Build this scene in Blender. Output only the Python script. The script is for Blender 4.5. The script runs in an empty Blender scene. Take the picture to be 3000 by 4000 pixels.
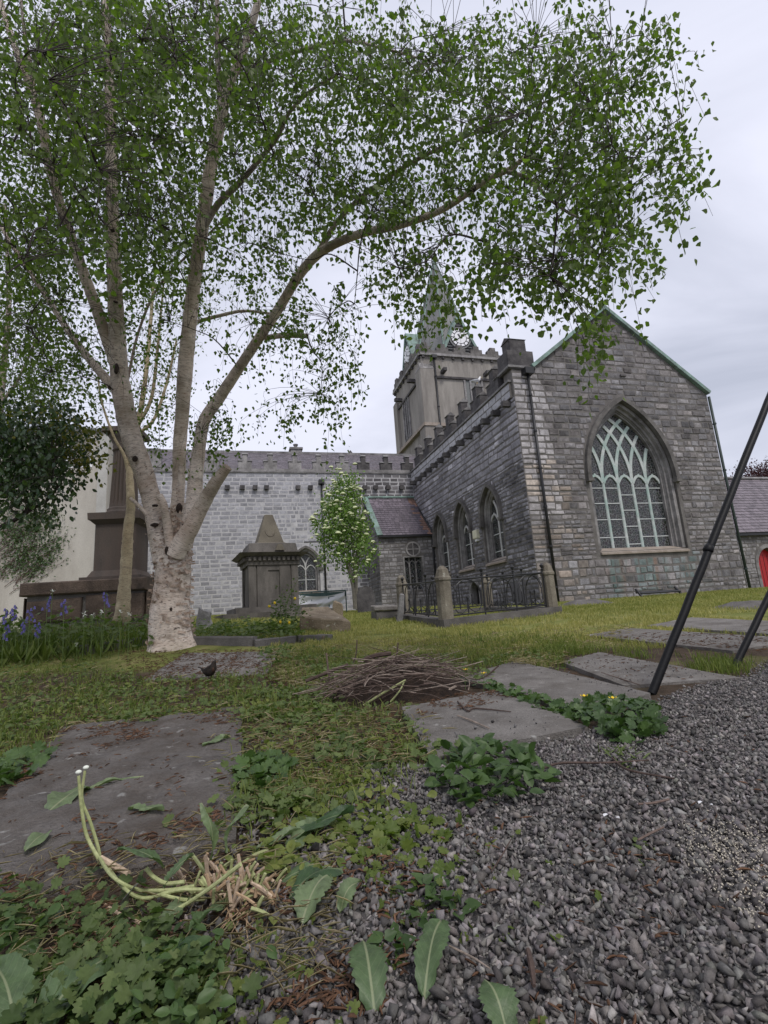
import bpy, bmesh, math, random
import numpy as np
from mathutils import Vector, Matrix, noise as mnoise
from mathutils.geometry import tessellate_polygon

scene = bpy.context.scene
R_ = math.radians
# ------------------------------------------------------------------ camera
FPX = 1960.0                       # focal length in pixels of the 3000 x 4000 photograph
PITCH, ROLL, YAW = R_(11.5), R_(-3.92), R_(15.6)
CAM = np.array([0.0, 0.0, 0.6])
fwd = np.array([0, math.cos(PITCH), math.sin(PITCH)])
_r = np.array([1.0, 0, 0]); _u = np.array([0, -math.sin(PITCH), math.cos(PITCH)])
rgt = math.cos(ROLL) * _r + math.sin(ROLL) * _u
upv = -math.sin(ROLL) * _r + math.cos(ROLL) * _u
cam_d = bpy.data.cameras.new('camera'); cam = bpy.data.objects.new('camera', cam_d)
scene.collection.objects.link(cam); scene.camera = cam
cam.matrix_world = Matrix(((rgt[0], upv[0], -fwd[0], CAM[0]), (rgt[1], upv[1], -fwd[1], CAM[1]),
                           (rgt[2], upv[2], -fwd[2], CAM[2]), (0, 0, 0, 1)))
cam_d.sensor_fit = 'VERTICAL'; cam_d.sensor_height = 36.0; cam_d.sensor_width = 27.0
cam_d.lens = FPX / 4000 * 36.0
cam_d.clip_start = 0.02; cam_d.clip_end = 2000
scene.render.resolution_x = 768; scene.render.resolution_y = 1024

# ------------------------------------------------------------------ sky and sun (overcast)
SUN_EL, SUN_AZ = R_(52), R_(150)   # azimuth: clockwise from +Y (ahead), so behind and to the right
w = bpy.data.worlds.new('World'); scene.world = w; w.use_nodes = True
nt = w.node_tree; nt.nodes.clear()
def wn(t, **k):
    n = nt.nodes.new(t)
    for a, b in k.items(): setattr(n, a, b)
    return n
out = wn('ShaderNodeOutputWorld'); bg = wn('ShaderNodeBackground'); bg.inputs[1].default_value = 0.1
sky = wn('ShaderNodeTexSky', sky_type='NISHITA', sun_disc=False)
sky.sun_elevation = SUN_EL; sky.sun_rotation = SUN_AZ; sky.air_density = 1.2; sky.dust_density = 3.0
tc = wn('ShaderNodeTexCoord'); sep = wn('ShaderNodeSeparateXYZ')
nt.links.new(tc.outputs['Generated'], sep.inputs[0])
# project the view direction on a flat cloud deck
mx = wn('ShaderNodeMath', operation='MAXIMUM'); mx.inputs[1].default_value = 0.0
ad = wn('ShaderNodeMath', operation='ADD'); ad.inputs[1].default_value = 0.28
dv = wn('ShaderNodeVectorMath', operation='DIVIDE'); cb = wn('ShaderNodeCombineXYZ')
nt.links.new(sep.outputs[2], mx.inputs[0]); nt.links.new(mx.outputs[0], ad.inputs[0])
for i in range(3): nt.links.new(ad.outputs[0], cb.inputs[i])
nt.links.new(tc.outputs['Generated'], dv.inputs[0]); nt.links.new(cb.outputs[0], dv.inputs[1])
mp = wn('ShaderNodeMapping'); mp.inputs['Scale'].default_value = (0.9, 1.9, 0.0); mp.inputs['Rotation'].default_value = (0, 0, 0.5)
mp.inputs['Location'].default_value = (3.1, 1.4, 0)
nt.links.new(dv.outputs[0], mp.inputs[0])
nz = wn('ShaderNodeTexNoise'); nz.inputs['Scale'].default_value = 0.9; nz.inputs['Detail'].default_value = 7
nz.inputs['Roughness'].default_value = 0.52; nz.inputs['Distortion'].default_value = 0.6
nt.links.new(mp.outputs[0], nz.inputs['Vector'])
rp = wn('ShaderNodeValToRGB'); e = rp.color_ramp.elements
e[0].position = 0.30; e[0].color = (4.3, 4.55, 5.5, 1); e[1].position = 0.62; e[1].color = (7.1, 7.25, 8.4, 1)
nt.links.new(nz.outputs['Fac'], rp.inputs[0])
mix = wn('ShaderNodeMix', data_type='RGBA'); mix.inputs[0].default_value = 0.93
nt.links.new(sky.outputs[0], mix.inputs[6]); nt.links.new(rp.outputs[0], mix.inputs[7])
nt.links.new(mix.outputs[2], bg.inputs[0]); nt.links.new(bg.outputs[0], out.inputs[0])

sun_d = bpy.data.lights.new('sun', 'SUN'); sun_d.energy = 1.5; sun_d.angle = R_(14); sun_d.color = (1.0, 0.96, 0.9)
sun = bpy.data.objects.new('sun', sun_d); scene.collection.objects.link(sun)
sdir = Vector((math.sin(SUN_AZ) * math.cos(SUN_EL), math.cos(SUN_AZ) * math.cos(SUN_EL), math.sin(SUN_EL)))
sun.rotation_euler = sdir.to_track_quat('Z', 'Y').to_euler(); sun.location = sdir * 60

vs = scene.view_settings
vs.view_transform = 'Standard'; vs.look = 'None'; vs.gamma = 1; vs.use_curve_mapping = False; vs.exposure = 0.36
scene.cycles.use_denoising = True
scene.cycles.max_bounces = 6; scene.cycles.diffuse_bounces = 3; scene.cycles.transparent_max_bounces = 6
scene.cycles.transmission_bounces = 3; scene.cycles.glossy_bounces = 2

# ------------------------------------------------------------------ pixel <-> place
def ray(x, y): return fwd + rgt * (x - 1500) / FPX - upv * (y - 2000) / FPX
def P(x, y, Y):
    d = ray(x, y); return CAM + d * (Y / d[1])
def PZ(x, y, z):
    d = ray(x, y); return CAM + d * ((z - CAM[2]) / d[2])
def PW(x, y, o, n):
    d = ray(x, y); return CAM + d * (((o - CAM) @ n) / (d @ n))
def proj(p):
    q = np.asarray(p, float) - CAM; z = q @ fwd
    return np.stack([1500 + FPX * (q @ rgt) / z, 2000 - FPX * (q @ upv) / z, z], -1)
CE = np.array([math.cos(YAW), math.sin(YAW), 0.0])      # along the nave (to the right)
CN = np.array([-math.sin(YAW), math.cos(YAW), 0.0])     # away from the camera
ZV = np.array([0, 0, 1.0])

# terrain: a gentle rise from the gravel to the church
_T = np.array([-0.7, -0.35, 0.0, 0.3, 0.7])
_Y = np.array([0, 3, 4, 5, 6, 7.2, 10, 14, 20, 28, 40, 100.0])
_Z = np.array([[0, 0, .03, .12, .25, .40, .55, .68, .85, 1.0, 1.1, 1.2],
               [0, 0, .02, .08, .21, .36, .50, .72, .95, 1.15, 1.25, 1.3],
               [0, 0, .02, .08, .14, .22, .38, .52, .72, .90, 1.0, 1.1],
               [0, 0, .01, .06, .12, .20, .40, .50, .58, .72, .80, .90],
               [0, 0, .03, .10, .14, .18, .30, .45, .58, .65, .70, .80]])
_YD = np.linspace(0, 100, 1001)
_ZD = np.array([np.interp(_YD, _Y, z) for z in _Z])
_k = np.exp(-np.linspace(-2, 2, 13) ** 2); _k /= _k.sum()
_ZD = np.array([np.convolve(np.pad(z, 6, 'edge'), _k, 'valid') for z in _ZD])
def ground_z(x, y):
    x = np.asarray(x, float); y = np.asarray(y, float)
    yy = np.clip(y, 0, 100); t = np.clip(x / np.maximum(y, 2.5), _T[0], _T[-1])
    fi = np.clip(yy * 10, 0, 999.999); i = fi.astype(int); a = fi - i
    j = np.clip(np.searchsorted(_T, t) - 1, 0, 3); b = (t - _T[j]) / (_T[j + 1] - _T[j]); b = b * b * (3 - 2 * b)
    z0 = _ZD[j, i] * (1 - a) + _ZD[j, i + 1] * a; z1 = _ZD[j + 1, i] * (1 - a) + _ZD[j + 1, i + 1] * a
    return z0 * (1 - b) + z1 * b
def gz(x, y): return float(ground_z(x, y))
def ground_hits(px, py):
    """ray/terrain intersection for arrays of photo pixels"""
    px = np.asarray(px, float); py = np.asarray(py, float)
    d = fwd[None] + rgt[None] * ((px - 1500) / FPX)[:, None] - upv[None] * ((py - 2000) / FPX)[:, None]
    t = np.full(len(px), 0.3); done = np.zeros(len(px), bool)
    for k in range(500):
        p = CAM + d * t[:, None]
        gap = p[:, 2] - ground_z(p[:, 0], p[:, 1])
        done |= gap < 0.001
        t = np.where(done, t, t + np.clip(gap * 0.8, 0.004, 0.3))
        if done.all(): break
    p = CAM + d * t[:, None]; p[:, 2] = ground_z(p[:, 0], p[:, 1])
    return p, done
def G(x, y):
    p, _ = ground_hits([x], [y]); return p[0]

# ------------------------------------------------------------------ objects
COL = scene.collection
def link(o): COL.objects.link(o); return o
def tag(o, label=None, cat=None, group=None, kind=None):
    if label: o['label'] = label
    if cat: o['category'] = cat
    if group: o['group'] = group
    if kind: o['kind'] = kind
    return o
ROOT = {}
def thing(name, loc, label, cat, group=None):
    o = bpy.data.objects.new(name, None); link(o); o.empty_display_size = 0.1
    o.location = tuple(float(v) for v in loc); ROOT[o] = np.array(o.location)
    return tag(o, label, cat, group)
def base_of(parent): return ROOT[parent] if parent is not None else np.zeros(3)
def mesh_obj(name, verts, faces, mat, parent=None, smooth=False, cols=None, uvs=None, origin=None):
    """verts in world space; parented objects are stored relative to their thing's base"""
    v = np.asarray(verts, float).reshape(-1, 3)
    own = np.zeros(3)
    if parent is None and origin is not None: own = np.asarray(origin, float)
    v = v - base_of(parent) - own
    me = bpy.data.meshes.new(name)
    if isinstance(faces, np.ndarray):
        nf, k = faces.shape
        me.vertices.add(len(v)); me.vertices.foreach_set('co', v.astype(np.float32).ravel())
        me.loops.add(nf * k); me.loops.foreach_set('vertex_index', faces.astype(np.int32).ravel())
        me.polygons.add(nf); me.polygons.foreach_set('loop_start', np.arange(0, nf * k, k, dtype=np.int32))
        me.update(calc_edges=True)
    else:
        me.from_pydata([tuple(p) for p in v], [], faces); me.update()
    if smooth: me.polygons.foreach_set('use_smooth', np.ones(len(me.polygons), bool))
    if cols is not None:
        a = me.attributes.new('col', 'FLOAT_COLOR', 'FACE')
        c = np.asarray(cols, np.float32)
        if c.ndim == 1: c = np.tile(c, (len(me.polygons), 1))
        if c.shape[1] == 3: c = np.concatenate([c, np.ones((len(c), 1), np.float32)], 1)
        a.data.foreach_set('color', c.astype(np.float32).ravel())
    if uvs is not None:
        l = me.uv_layers.new(name='UVMap'); l.data.foreach_set('uv', np.asarray(uvs, np.float32).ravel())
    if mat is not None: me.materials.append(mat)
    o = bpy.data.objects.new(name, me); link(o); o.location = tuple(own)
    if parent is not None:
        o.parent = parent; ROOT[o] = base_of(parent)
    else: ROOT[o] = own
    return o

class MB:
    def __init__(s): s.v = []; s.f = []; s.c = []
    def add(s, verts, faces, col=None):
        n = len(s.v); s.v += [tuple(map(float, p)) for p in verts]
        s.f += [tuple(i + n for i in f) for f in faces]; s.c += [col or (1, 1, 1)] * len(faces); return s
    def frame_box(s, o, U, V, N, u0, u1, v0, v1, n0, n1, col=None, bev=0.0):
        """box in a frame: o + u U + v V + n N; bev chamfers the n1 side"""
        q = lambda u, v, n: o + U * u + V * v + N * n
        if bev <= 0:
            vs_ = [q(u0, v0, n0), q(u1, v0, n0), q(u1, v1, n0), q(u0, v1, n0), q(u0, v0, n1), q(u1, v0, n1), q(u1, v1, n1), q(u0, v1, n1)]
            fs = [(3, 2, 1, 0), (4, 5, 6, 7), (0, 1, 5, 4), (1, 2, 6, 5), (2, 3, 7, 6), (3, 0, 4, 7)]
        else:
            b = bev; m = n1 - b
            vs_ = [q(u0, v0, n0), q(u1, v0, n0), q(u1, v1, n0), q(u0, v1, n0), q(u0, v0, m), q(u1, v0, m), q(u1, v1, m), q(u0, v1, m),
                   q(u0 + b, v0 + b, n1), q(u1 - b, v0 + b, n1), q(u1 - b, v1 - b, n1), q(u0 + b, v1 - b, n1)]
            fs = [(3, 2, 1, 0), (8, 9, 10, 11), (0, 1, 5, 4), (1, 2, 6, 5), (2, 3, 7, 6), (3, 0, 4, 7), (4, 5, 9, 8), (5, 6, 10, 9), (6, 7, 11, 10), (7, 4, 8, 11)]
        return s.add(vs_, fs, col)
    def prism(s, pts, d, col=None):
        """closed polygon (3D points) extruded along vector d"""
        pts = [np.asarray(p, float) for p in pts]; n = len(pts); d = np.asarray(d, float)
        tri = tessellate_polygon([[Vector(p) for p in pts]])
        vs_ = pts + [p + d for p in pts]
        fs = [tuple(t) for t in tri] + [tuple(i + n for i in reversed(t)) for t in tri] + [((i + 1) % n, i, i + n, (i + 1) % n + n) for i in range(n)]
        return s.add(vs_, fs, col)
    def tube(s, pts, rad, seg=8, col=None, cap=True):
        v, f, _ = tube_np(pts, rad, seg)
        n = len(v); f = [tuple(r) for r in f]
        if cap:
            m = len(np.atleast_2d(pts)); f += [tuple(reversed(range(seg))), tuple(range((m - 1) * seg, m * seg))]
        return s.add(v, f, col)
    def lathe(s, o, prof, seg=24, col=None, ax=None, cap=True):
        o = np.asarray(o, float); vs_ = []; fs = []
        for r, z in prof:
            for k in range(seg):
                a = 2 * math.pi * k / seg; vs_.append(o + np.array([r * math.cos(a), r * math.sin(a), z]))
        for i in range(len(prof) - 1):
            for k in range(seg): fs.append((i * seg + k, i * seg + (k + 1) % seg, (i + 1) * seg + (k + 1) % seg, (i + 1) * seg + k))
        if cap: fs += [tuple(reversed(range(seg))), tuple(range((len(prof) - 1) * seg, len(prof) * seg))]
        return s.add(vs_, fs, col)
    def ribbon(s, o, U, V, N, pts, wd, n0, n1, closed=False, col=None):
        """bar of rectangular section that follows a polyline in the U,V plane"""
        p = np.array(pts, float); m = len(p)
        nrm = []
        for i in range(m):
            a = p[(i - 1) % m] if (closed or i) else p[i]; b = p[(i + 1) % m] if (closed or i < m - 1) else p[i]
            t = b - a; t = t / (np.hypot(*t) + 1e-9); nrm.append((-t[1], t[0]))
        nrm = np.array(nrm)
        wl = np.broadcast_to(np.asarray(wd, float), (m,))[:, None] / 2
        L, Rr = p + nrm * wl, p - nrm * wl
        vs_ = []
        for i in range(m):
            for q, n in ((L[i], n0), (Rr[i], n0), (Rr[i], n1), (L[i], n1)): vs_.append(o + U * q[0] + V * q[1] + N * n)
        fs = []
        for i in range(m if closed else m - 1):
            a, b = i * 4, ((i + 1) % m) * 4
            for k in range(4): fs.append((a + k, a + (k + 1) % 4, b + (k + 1) % 4, b + k))
        if not closed: fs += [(3, 2, 1, 0), tuple((m - 1) * 4 + k for k in range(4))]
        return s.add(vs_, fs, col)
    def build(s, name, mat, parent=None, smooth=False, col=False, origin=None):
        return mesh_obj(name, np.array(s.v), s.f, mat, parent, smooth, cols=np.array(s.c) if col else None, origin=origin)

def tube_np(pts, rad, seg=8, wob=0.0, rng=None):
    p = np.asarray(pts, float); m = len(p); rad = np.broadcast_to(np.asarray(rad, float), (m,))
    t = np.gradient(p, axis=0); t /= (np.linalg.norm(t, axis=1)[:, None] + 1e-12)
    n = np.zeros((m, 3)); ref = np.array([1.0, 0, 0]) if abs(t[0][0]) < 0.8 else np.array([0, 1.0, 0])
    n[0] = ref - t[0] * (ref @ t[0]); n[0] /= np.linalg.norm(n[0])
    for i in range(1, m):
        q = n[i - 1] - t[i] * (n[i - 1] @ t[i]); n[i] = q / (np.linalg.norm(q) + 1e-12)
    b = np.cross(t, n); a = np.arange(seg) * 2 * np.pi / seg
    rr = rad[:, None] * np.ones((1, seg))
    if wob and rng is not None: rr = rr * (1 + rng.normal(0, wob, (m, seg)))
    v = p[:, None] + (n[:, None] * np.cos(a)[None, :, None] + b[:, None] * np.sin(a)[None, :, None]) * rr[..., None]
    i = np.arange(m - 1)[:, None] * seg; k = np.arange(seg)[None]
    f = np.stack([i + k, i + (k + 1) % seg, i + seg + (k + 1) % seg, i + seg + k], -1).reshape(-1, 4)
    L = np.concatenate([[0], np.cumsum(np.linalg.norm(np.diff(p, axis=0), axis=1))])
    circ = 2 * np.pi * rad.max()
    uv = np.zeros((m - 1, seg, 4, 2)); kk = np.arange(seg) / seg * circ; dk = circ / seg
    uv[:, :, 0, 0] = kk; uv[:, :, 3, 0] = kk; uv[:, :, 1, 0] = kk + dk; uv[:, :, 2, 0] = kk + dk
    uv[:, :, 0, 1] = L[:-1, None]; uv[:, :, 1, 1] = L[:-1, None]; uv[:, :, 2, 1] = L[1:, None]; uv[:, :, 3, 1] = L[1:, None]
    return v.reshape(-1, 3), f, uv.reshape(-1, 2)
def spline(pts, n=8):
    """Catmull-Rom through rows of pts (any width)"""
    p = np.asarray(pts, float); q = np.vstack([2 * p[0] - p[1], p, 2 * p[-1] - p[-2]]); o = []
    for i in range(1, len(q) - 2):
        for t in np.arange(n) / n:
            o.append(0.5 * (2 * q[i] + (q[i + 1] - q[i - 1]) * t + (2 * q[i - 1] - 5 * q[i] + 4 * q[i + 1] - q[i + 2]) * t * t + (3 * q[i] - q[i - 1] - 3 * q[i + 1] + q[i + 2]) * t ** 3))
    o.append(q[-2]); return np.array(o)

# ------------------------------------------------------------------ materials
def new_mat(name):
    m = bpy.data.materials.new(name); m.use_nodes = True; t = m.node_tree; t.nodes.clear()
    o = t.nodes.new('ShaderNodeOutputMaterial'); b = t.nodes.new('ShaderNodeBsdfPrincipled')
    t.links.new(b.outputs[0], o.inputs[0]); return m, t, b, o
def N_(t, ty, **k):
    n = t.nodes.new(ty)
    for a, v in k.items():
        if a.startswith('i_'): n.inputs[a[2:].replace('_', ' ')].default_value = v
        else: setattr(n, a, v)
    return n
def noise_(t, vec, scale, detail=6, rough=0.6):
    n = N_(t, 'ShaderNodeTexNoise'); n.inputs['Scale'].default_value = scale; n.inputs['Detail'].default_value = detail
    n.inputs['Roughness'].default_value = rough; t.links.new(vec, n.inputs['Vector']); return n.outputs['Fac']
def ramp_(t, fac, stops):
    r = N_(t, 'ShaderNodeValToRGB'); el = r.color_ramp.elements
    while len(el) < len(stops): el.new(0.5)
    for x, (p, c) in zip(el, stops): x.position = p; x.color = tuple(c) + (1,) if len(c) == 3 else c
    t.links.new(fac, r.inputs[0]); return r.outputs[0]
def mix_(t, fac, a, b, mode='MIX'):
    m = N_(t, 'ShaderNodeMix', data_type='RGBA', blend_type=mode)
    for s, v in ((0, fac), (6, a), (7, b)):
        if isinstance(v, (int, float)): m.inputs[s].default_value = v
        elif isinstance(v, tuple): m.inputs[s].default_value = v if len(v) == 4 else v + (1,)
        else: t.links.new(v, m.inputs[s])
    return m.outputs[2]
def bump_(t, b, h, strength, dist):
    n = N_(t, 'ShaderNodeBump'); n.inputs['Strength'].default_value = strength; n.inputs['Distance'].default_value = dist
    t.links.new(h, n.inputs['Height']); t.links.new(n.outputs[0], b.inputs['Normal'])
def g3(v): return (v, v, v)
def mat_rough(name, c0, c1, scale=4.0, fine=40.0, rough=0.85, bump=0.5, dist=0.01, attr=False, dark=None, dscale=1.2, spots=None, stretch=None, spec=0.3):
    """weathered mineral surface: two tones, fine grain, optional dark grime and pale lichen spots"""
    m, t, b, o = new_mat(name)
    geo = N_(t, 'ShaderNodeNewGeometry'); vec = geo.outputs['Position']
    if stretch:
        mpn = N_(t, 'ShaderNodeMapping'); mpn.inputs['Scale'].default_value = stretch; t.links.new(vec, mpn.inputs[0]); vec2 = mpn.outputs[0]
    else: vec2 = vec
    n1 = noise_(t, vec2, scale, 6, 0.65); n2 = noise_(t, vec, fine, 4, 0.7)
    c = ramp_(t, n1, [(0.3, c0), (0.7, c1)])
    c = mix_(t, 0.55, c, ramp_(t, n2, [(0.25, g3(0.45)), (0.75, g3(1.5))]), 'MULTIPLY')
    if dark:
        n3 = noise_(t, vec2, dscale, 5, 0.7); c = mix_(t, ramp_(t, n3, [(0.42, g3(0)), (0.68, g3(0.85))]), c, dark)
    if spots:
        n4 = noise_(t, vec, 14, 3, 0.5); c = mix_(t, ramp_(t, n4, [(0.66, g3(0)), (0.72, g3(0.8))]), c, spots)
    if attr:
        a = N_(t, 'ShaderNodeAttribute', attribute_name='col'); c = mix_(t, 1.0, c, a.outputs['Color'], 'MULTIPLY')
    t.links.new(c, b.inputs['Base Color']); b.inputs['Roughness'].default_value = rough; b.inputs['Specular IOR Level'].default_value = spec
    bump_(t, b, n2, bump, dist); return m
def mat_plain(name, c, rough=0.5, metal=0.0, var=0.25, scale=12.0, spec=0.4, bump=0.15):
    m, t, b, o = new_mat(name); geo = N_(t, 'ShaderNodeNewGeometry')
    n = noise_(t, geo.outputs['Position'], scale, 5, 0.65)
    cc = ramp_(t, n, [(0.25, tuple(x * (1 - var) for x in c)), (0.75, tuple(x * (1 + var) for x in c))])
    t.links.new(cc, b.inputs['Base Color']); b.inputs['Roughness'].default_value = rough; b.inputs['Metallic'].default_value = metal
    b.inputs['Specular IOR Level'].default_value = spec
    if bump: bump_(t, b, n, bump, 0.004)
    return m
def mat_leaf(name, c0, c1, trans=0.35, rough=0.5, tc=None, spec=0.35):
    """c0..c1 picked by the per-leaf 'col' attribute (red channel); translucent"""
    m, t, b, o = new_mat(name); geo = N_(t, 'ShaderNodeNewGeometry')
    a = N_(t, 'ShaderNodeAttribute', attribute_name='col'); sp = N_(t, 'ShaderNodeSeparateColor'); t.links.new(a.outputs['Color'], sp.inputs[0])
    c = mix_(t, sp.outputs[0], c0, c1)
    n = noise_(t, geo.outputs['Position'], 60, 3, 0.6)
    c = mix_(t, 0.5, c, ramp_(t, n, [(0.3, g3(0.65)), (0.7, g3(1.3))]), 'MULTIPLY')
    t.links.new(c, b.inputs['Base Color']); b.inputs['Roughness'].default_value = rough; b.inputs['Specular IOR Level'].default_value = spec
    tr = N_(t, 'ShaderNodeBsdfTranslucent'); tcol = mix_(t, 1.0, c, tc or (1.5, 1.9, 0.7), 'MULTIPLY'); t.links.new(tcol, tr.inputs[0])
    ms = N_(t, 'ShaderNodeMixShader'); ms.inputs[0].default_value = trans
    t.links.new(b.outputs[0], ms.inputs[1]); t.links.new(tr.outputs[0], ms.inputs[2]); t.links.new(ms.outputs[0], o.inputs[0])
    return m

# ------------------------------------------------------------------ ground sheet
rng = np.random.default_rng(7); random.seed(7)
def sinh_axis(a, n, k): t = np.linspace(-1, 1, n); return a * np.sinh(k * t) / math.sinh(k)
gx = sinh_axis(160, 260, 6.2); t_ = np.linspace(0, 1, 300); gy = -12 + 3.5 * t_ * 4.0 + (200 - 2.0) * np.sinh(5.0 * np.maximum(t_ - .0, 0)) / math.sinh(5.0)
X, Y = np.meshgrid(gx, gy)
Zg = ground_z(X, Y)
def fnoise(x, y, s, seed=0.0): return np.array([mnoise.noise(Vector((a * s, b * s, seed))) for a, b in zip(x.ravel(), y.ravel())]).reshape(x.shape)
near = np.exp(-((X / 14) ** 2 + ((Y - 4) / 14) ** 2))
Zg = Zg + near * (0.018 * fnoise(X, Y, 1.7, 3) + 0.008 * fnoise(X, Y, 6.0, 5)) - 0.012
ny, nx = X.shape; ii = (np.arange(ny - 1)[:, None] * nx + np.arange(nx - 1)[None]).ravel()
gf = np.stack([ii, ii + 1, ii + nx + 1, ii + nx], -1)
def mat_ground():
    m, t, b, o = new_mat('soil_and_turf'); geo = N_(t, 'ShaderNodeNewGeometry'); v = geo.outputs['Position']
    soil = ramp_(t, noise_(t, v, 9, 8, .7), [(.3, (.035, .026, .019)), (.55, (.075, .055, .04)), (.75, (.13, .10, .075))])
    turf = ramp_(t, noise_(t, v, 3, 8, .7), [(.3, (.09, .105, .028)), (.5, (.16, .175, .05)), (.7, (.28, .24, .11))])
    sp = N_(t, 'ShaderNodeSeparateXYZ'); t.links.new(v, sp.inputs[0])
    ma = N_(t, 'ShaderNodeMapRange'); ma.inputs[1].default_value = 5.5; ma.inputs[2].default_value = 7.5; t.links.new(sp.outputs[1], ma.inputs[0])
    n = noise_(t, v, 1.1, 5, .6)
    a = N_(t, 'ShaderNodeMath', operation='ADD'); t.links.new(ma.outputs[0], a.inputs[0]); t.links.new(n, a.inputs[1])
    c = mix_(t, ramp_(t, a.outputs[0], [(.55, g3(0)), (.8, g3(1))]), soil, turf)
    t.links.new(c, b.inputs['Base Color']); b.inputs['Roughness'].default_value = .95; b.inputs['Specular IOR Level'].default_value = .1
    bump_(t, b, noise_(t, v, 35, 6, .7), .8, .02); return m
M_ground = mat_ground()
tag(mesh_obj('ground', np.stack([X, Y, Zg], -1).reshape(-1, 3), gf, M_ground, smooth=True), kind='structure')

# ------------------------------------------------------------------ masonry
def crossings(polys, v):
    xs = []
    for p in polys:
        n = len(p)
        for i in range(n):
            (x0, y0), (x1, y1) = p[i], p[(i + 1) % n]
            if (y0 <= v < y1) or (y1 <= v < y0): xs.append(x0 + (v - y0) * (x1 - x0) / (y1 - y0))
    xs.sort(); return [(xs[i], xs[i + 1]) for i in range(0, len(xs) - 1, 2)]
def inter(a, b):
    return [(max(p[0], q[0]), min(p[1], q[1])) for p in a for q in b if min(p[1], q[1]) - max(p[0], q[0]) > 0.04]
class Plane:
    def __init__(s, o, U, N, V=ZV): s.o = np.asarray(o, float); s.U = U; s.V = V; s.N = N
    def at(s, u, v, n=0.0): return s.o + s.U * u + s.V * v + s.N * n
    def uv(s, x, y):
        p = PW(x, y, s.o, s.N) - s.o; return p @ s.U, p @ s.V
def wall_slab(name, pl, outline, holes, thick, mat, parent):
    polys = [outline] + holes; flat = [q for p in polys for q in p]
    tri = tessellate_polygon([[Vector((a, b, 0)) for a, b in p] for p in polys])
    n = len(flat); vs_ = [pl.at(a, b, 0) for a, b in flat] + [pl.at(a, b, -thick) for a, b in flat]
    fs = [tuple(t) for t in tri] + [tuple(i + n for i in reversed(t)) for t in tri]; k = 0
    for p in polys:
        m = len(p); fs += [(k + i, k + (i + 1) % m, k + n + (i + 1) % m, k + n + i) for i in range(m)]; k += m
    return mesh_obj(name, vs_, fs, mat, parent)
SF = [(0, 1, 5, 4), (1, 2, 6, 5), (2, 3, 7, 6), (3, 0, 4, 7), (4, 5, 9, 8), (5, 6, 10, 9), (6, 7, 11, 10), (7, 4, 8, 11), (8, 9, 12), (9, 10, 12), (10, 11, 12), (11, 8, 12)]
def stone_verts(pl, u0, u1, v0, v1, pr, rg, tilt=0.0, flat=1.0):
    w_, h_ = u1 - u0, v1 - v0; j = min(.032, .17 * h_) * flat; b = min(.016, .2 * h_, .2 * w_)
    q = lambda u, v, n: pl.at(u, v, n)
    c = [(u0, v0), (u1, v0), (u1, v1), (u0, v1)]; s_ = [(1, 1), (-1, 1), (-1, -1), (1, -1)]
    pr4 = [pr + tilt, pr + tilt, pr, pr]
    vs_ = [q(a, d, -.03) for a, d in c]
    rim = [(a + rg.uniform(0, j) * s[0], d + rg.uniform(0, j) * s[1]) for (a, d), s in zip(c, s_)]
    vs_ += [q(a, d, p - b * .7) for (a, d), p in zip(rim, pr4)]
    vs_ += [q(a + b * s[0], d + b * s[1], p + rg.uniform(-.3, .3) * b * flat) for (a, d), s, p in zip(rim, s_, pr4)]
    vs_.append(q((u0 + u1) / 2 + rg.uniform(-.2, .2) * w_, (v0 + v1) / 2, pr + tilt / 2 + rg.uniform(-.3, 1.0) * b * flat)); return vs_
def masonry(pl, outline, holes, wallpart, mat, hr, wr, colf, n_obj=0, proud=(.006, .024), gap=.012, name='stone', seed=1, tilt=0.0, flat=1.0, stuff='stonework', vstart=None, keep=None, jig=0.0):
    rg = random.Random(seed); polys = [outline] + holes
    v = min(p[1] for p in outline) if vstart is None else vstart; vmax = max(p[1] for p in outline); st = []
    while v < vmax - .05:
        h = hr(v, rg) if callable(hr) else rg.uniform(*hr)
        h = min(h, vmax - v)
        iv = crossings(polys, v + .01)
        for q in (v + h / 2, v + h - .01): iv = inter(iv, crossings(polys, q))
        for a, b in iv:
            u = a + gap / 2
            while u < b - .03:
                lo, hi = wr(u, v, rg) if callable(wr) else wr
                wd = rg.uniform(lo, hi)
                if b - (u + wd) < lo * .6: wd = b - u - gap / 2
                dv = rg.uniform(-jig, jig) * h
                st.append((u, u + wd, v + gap / 2 + max(dv, 0), v + h - gap / 2 + min(dv, 0))); u += wd + gap
        v += h
    if keep: st = [s for s in st if keep(*s)]
    def key(s):
        c = pl.at((s[0] + s[1]) / 2, (s[2] + s[3]) / 2); x, y, z = proj(c)
        vis = 1.0 if (-50 < x < 3050 and -50 < y < 4050 and z > 0) else 0.05
        return -vis * (s[1] - s[0]) * (s[3] - s[2]) / (z * z)
    st.sort(key=key); rest = ([], [], [])
    for i, s in enumerate(st):
        pr = rg.uniform(*proud); vs_ = stone_verts(pl, *s, pr, rg, tilt, flat); c = colf((s[0] + s[1]) / 2, (s[2] + s[3]) / 2, rg)
        if i < n_obj: mesh_obj(name, vs_, SF, mat, wallpart, cols=np.array(c))
        else:
            k = len(rest[0]); rest[0].extend(vs_); rest[1].extend(tuple(a + k for a in f) for f in SF); rest[2].extend([c] * len(SF))
    if rest[0]: tag(mesh_obj(stuff, rest[0], rest[1], mat, wallpart, cols=np.array(rest[2])), kind='stuff')
    return st
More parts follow.
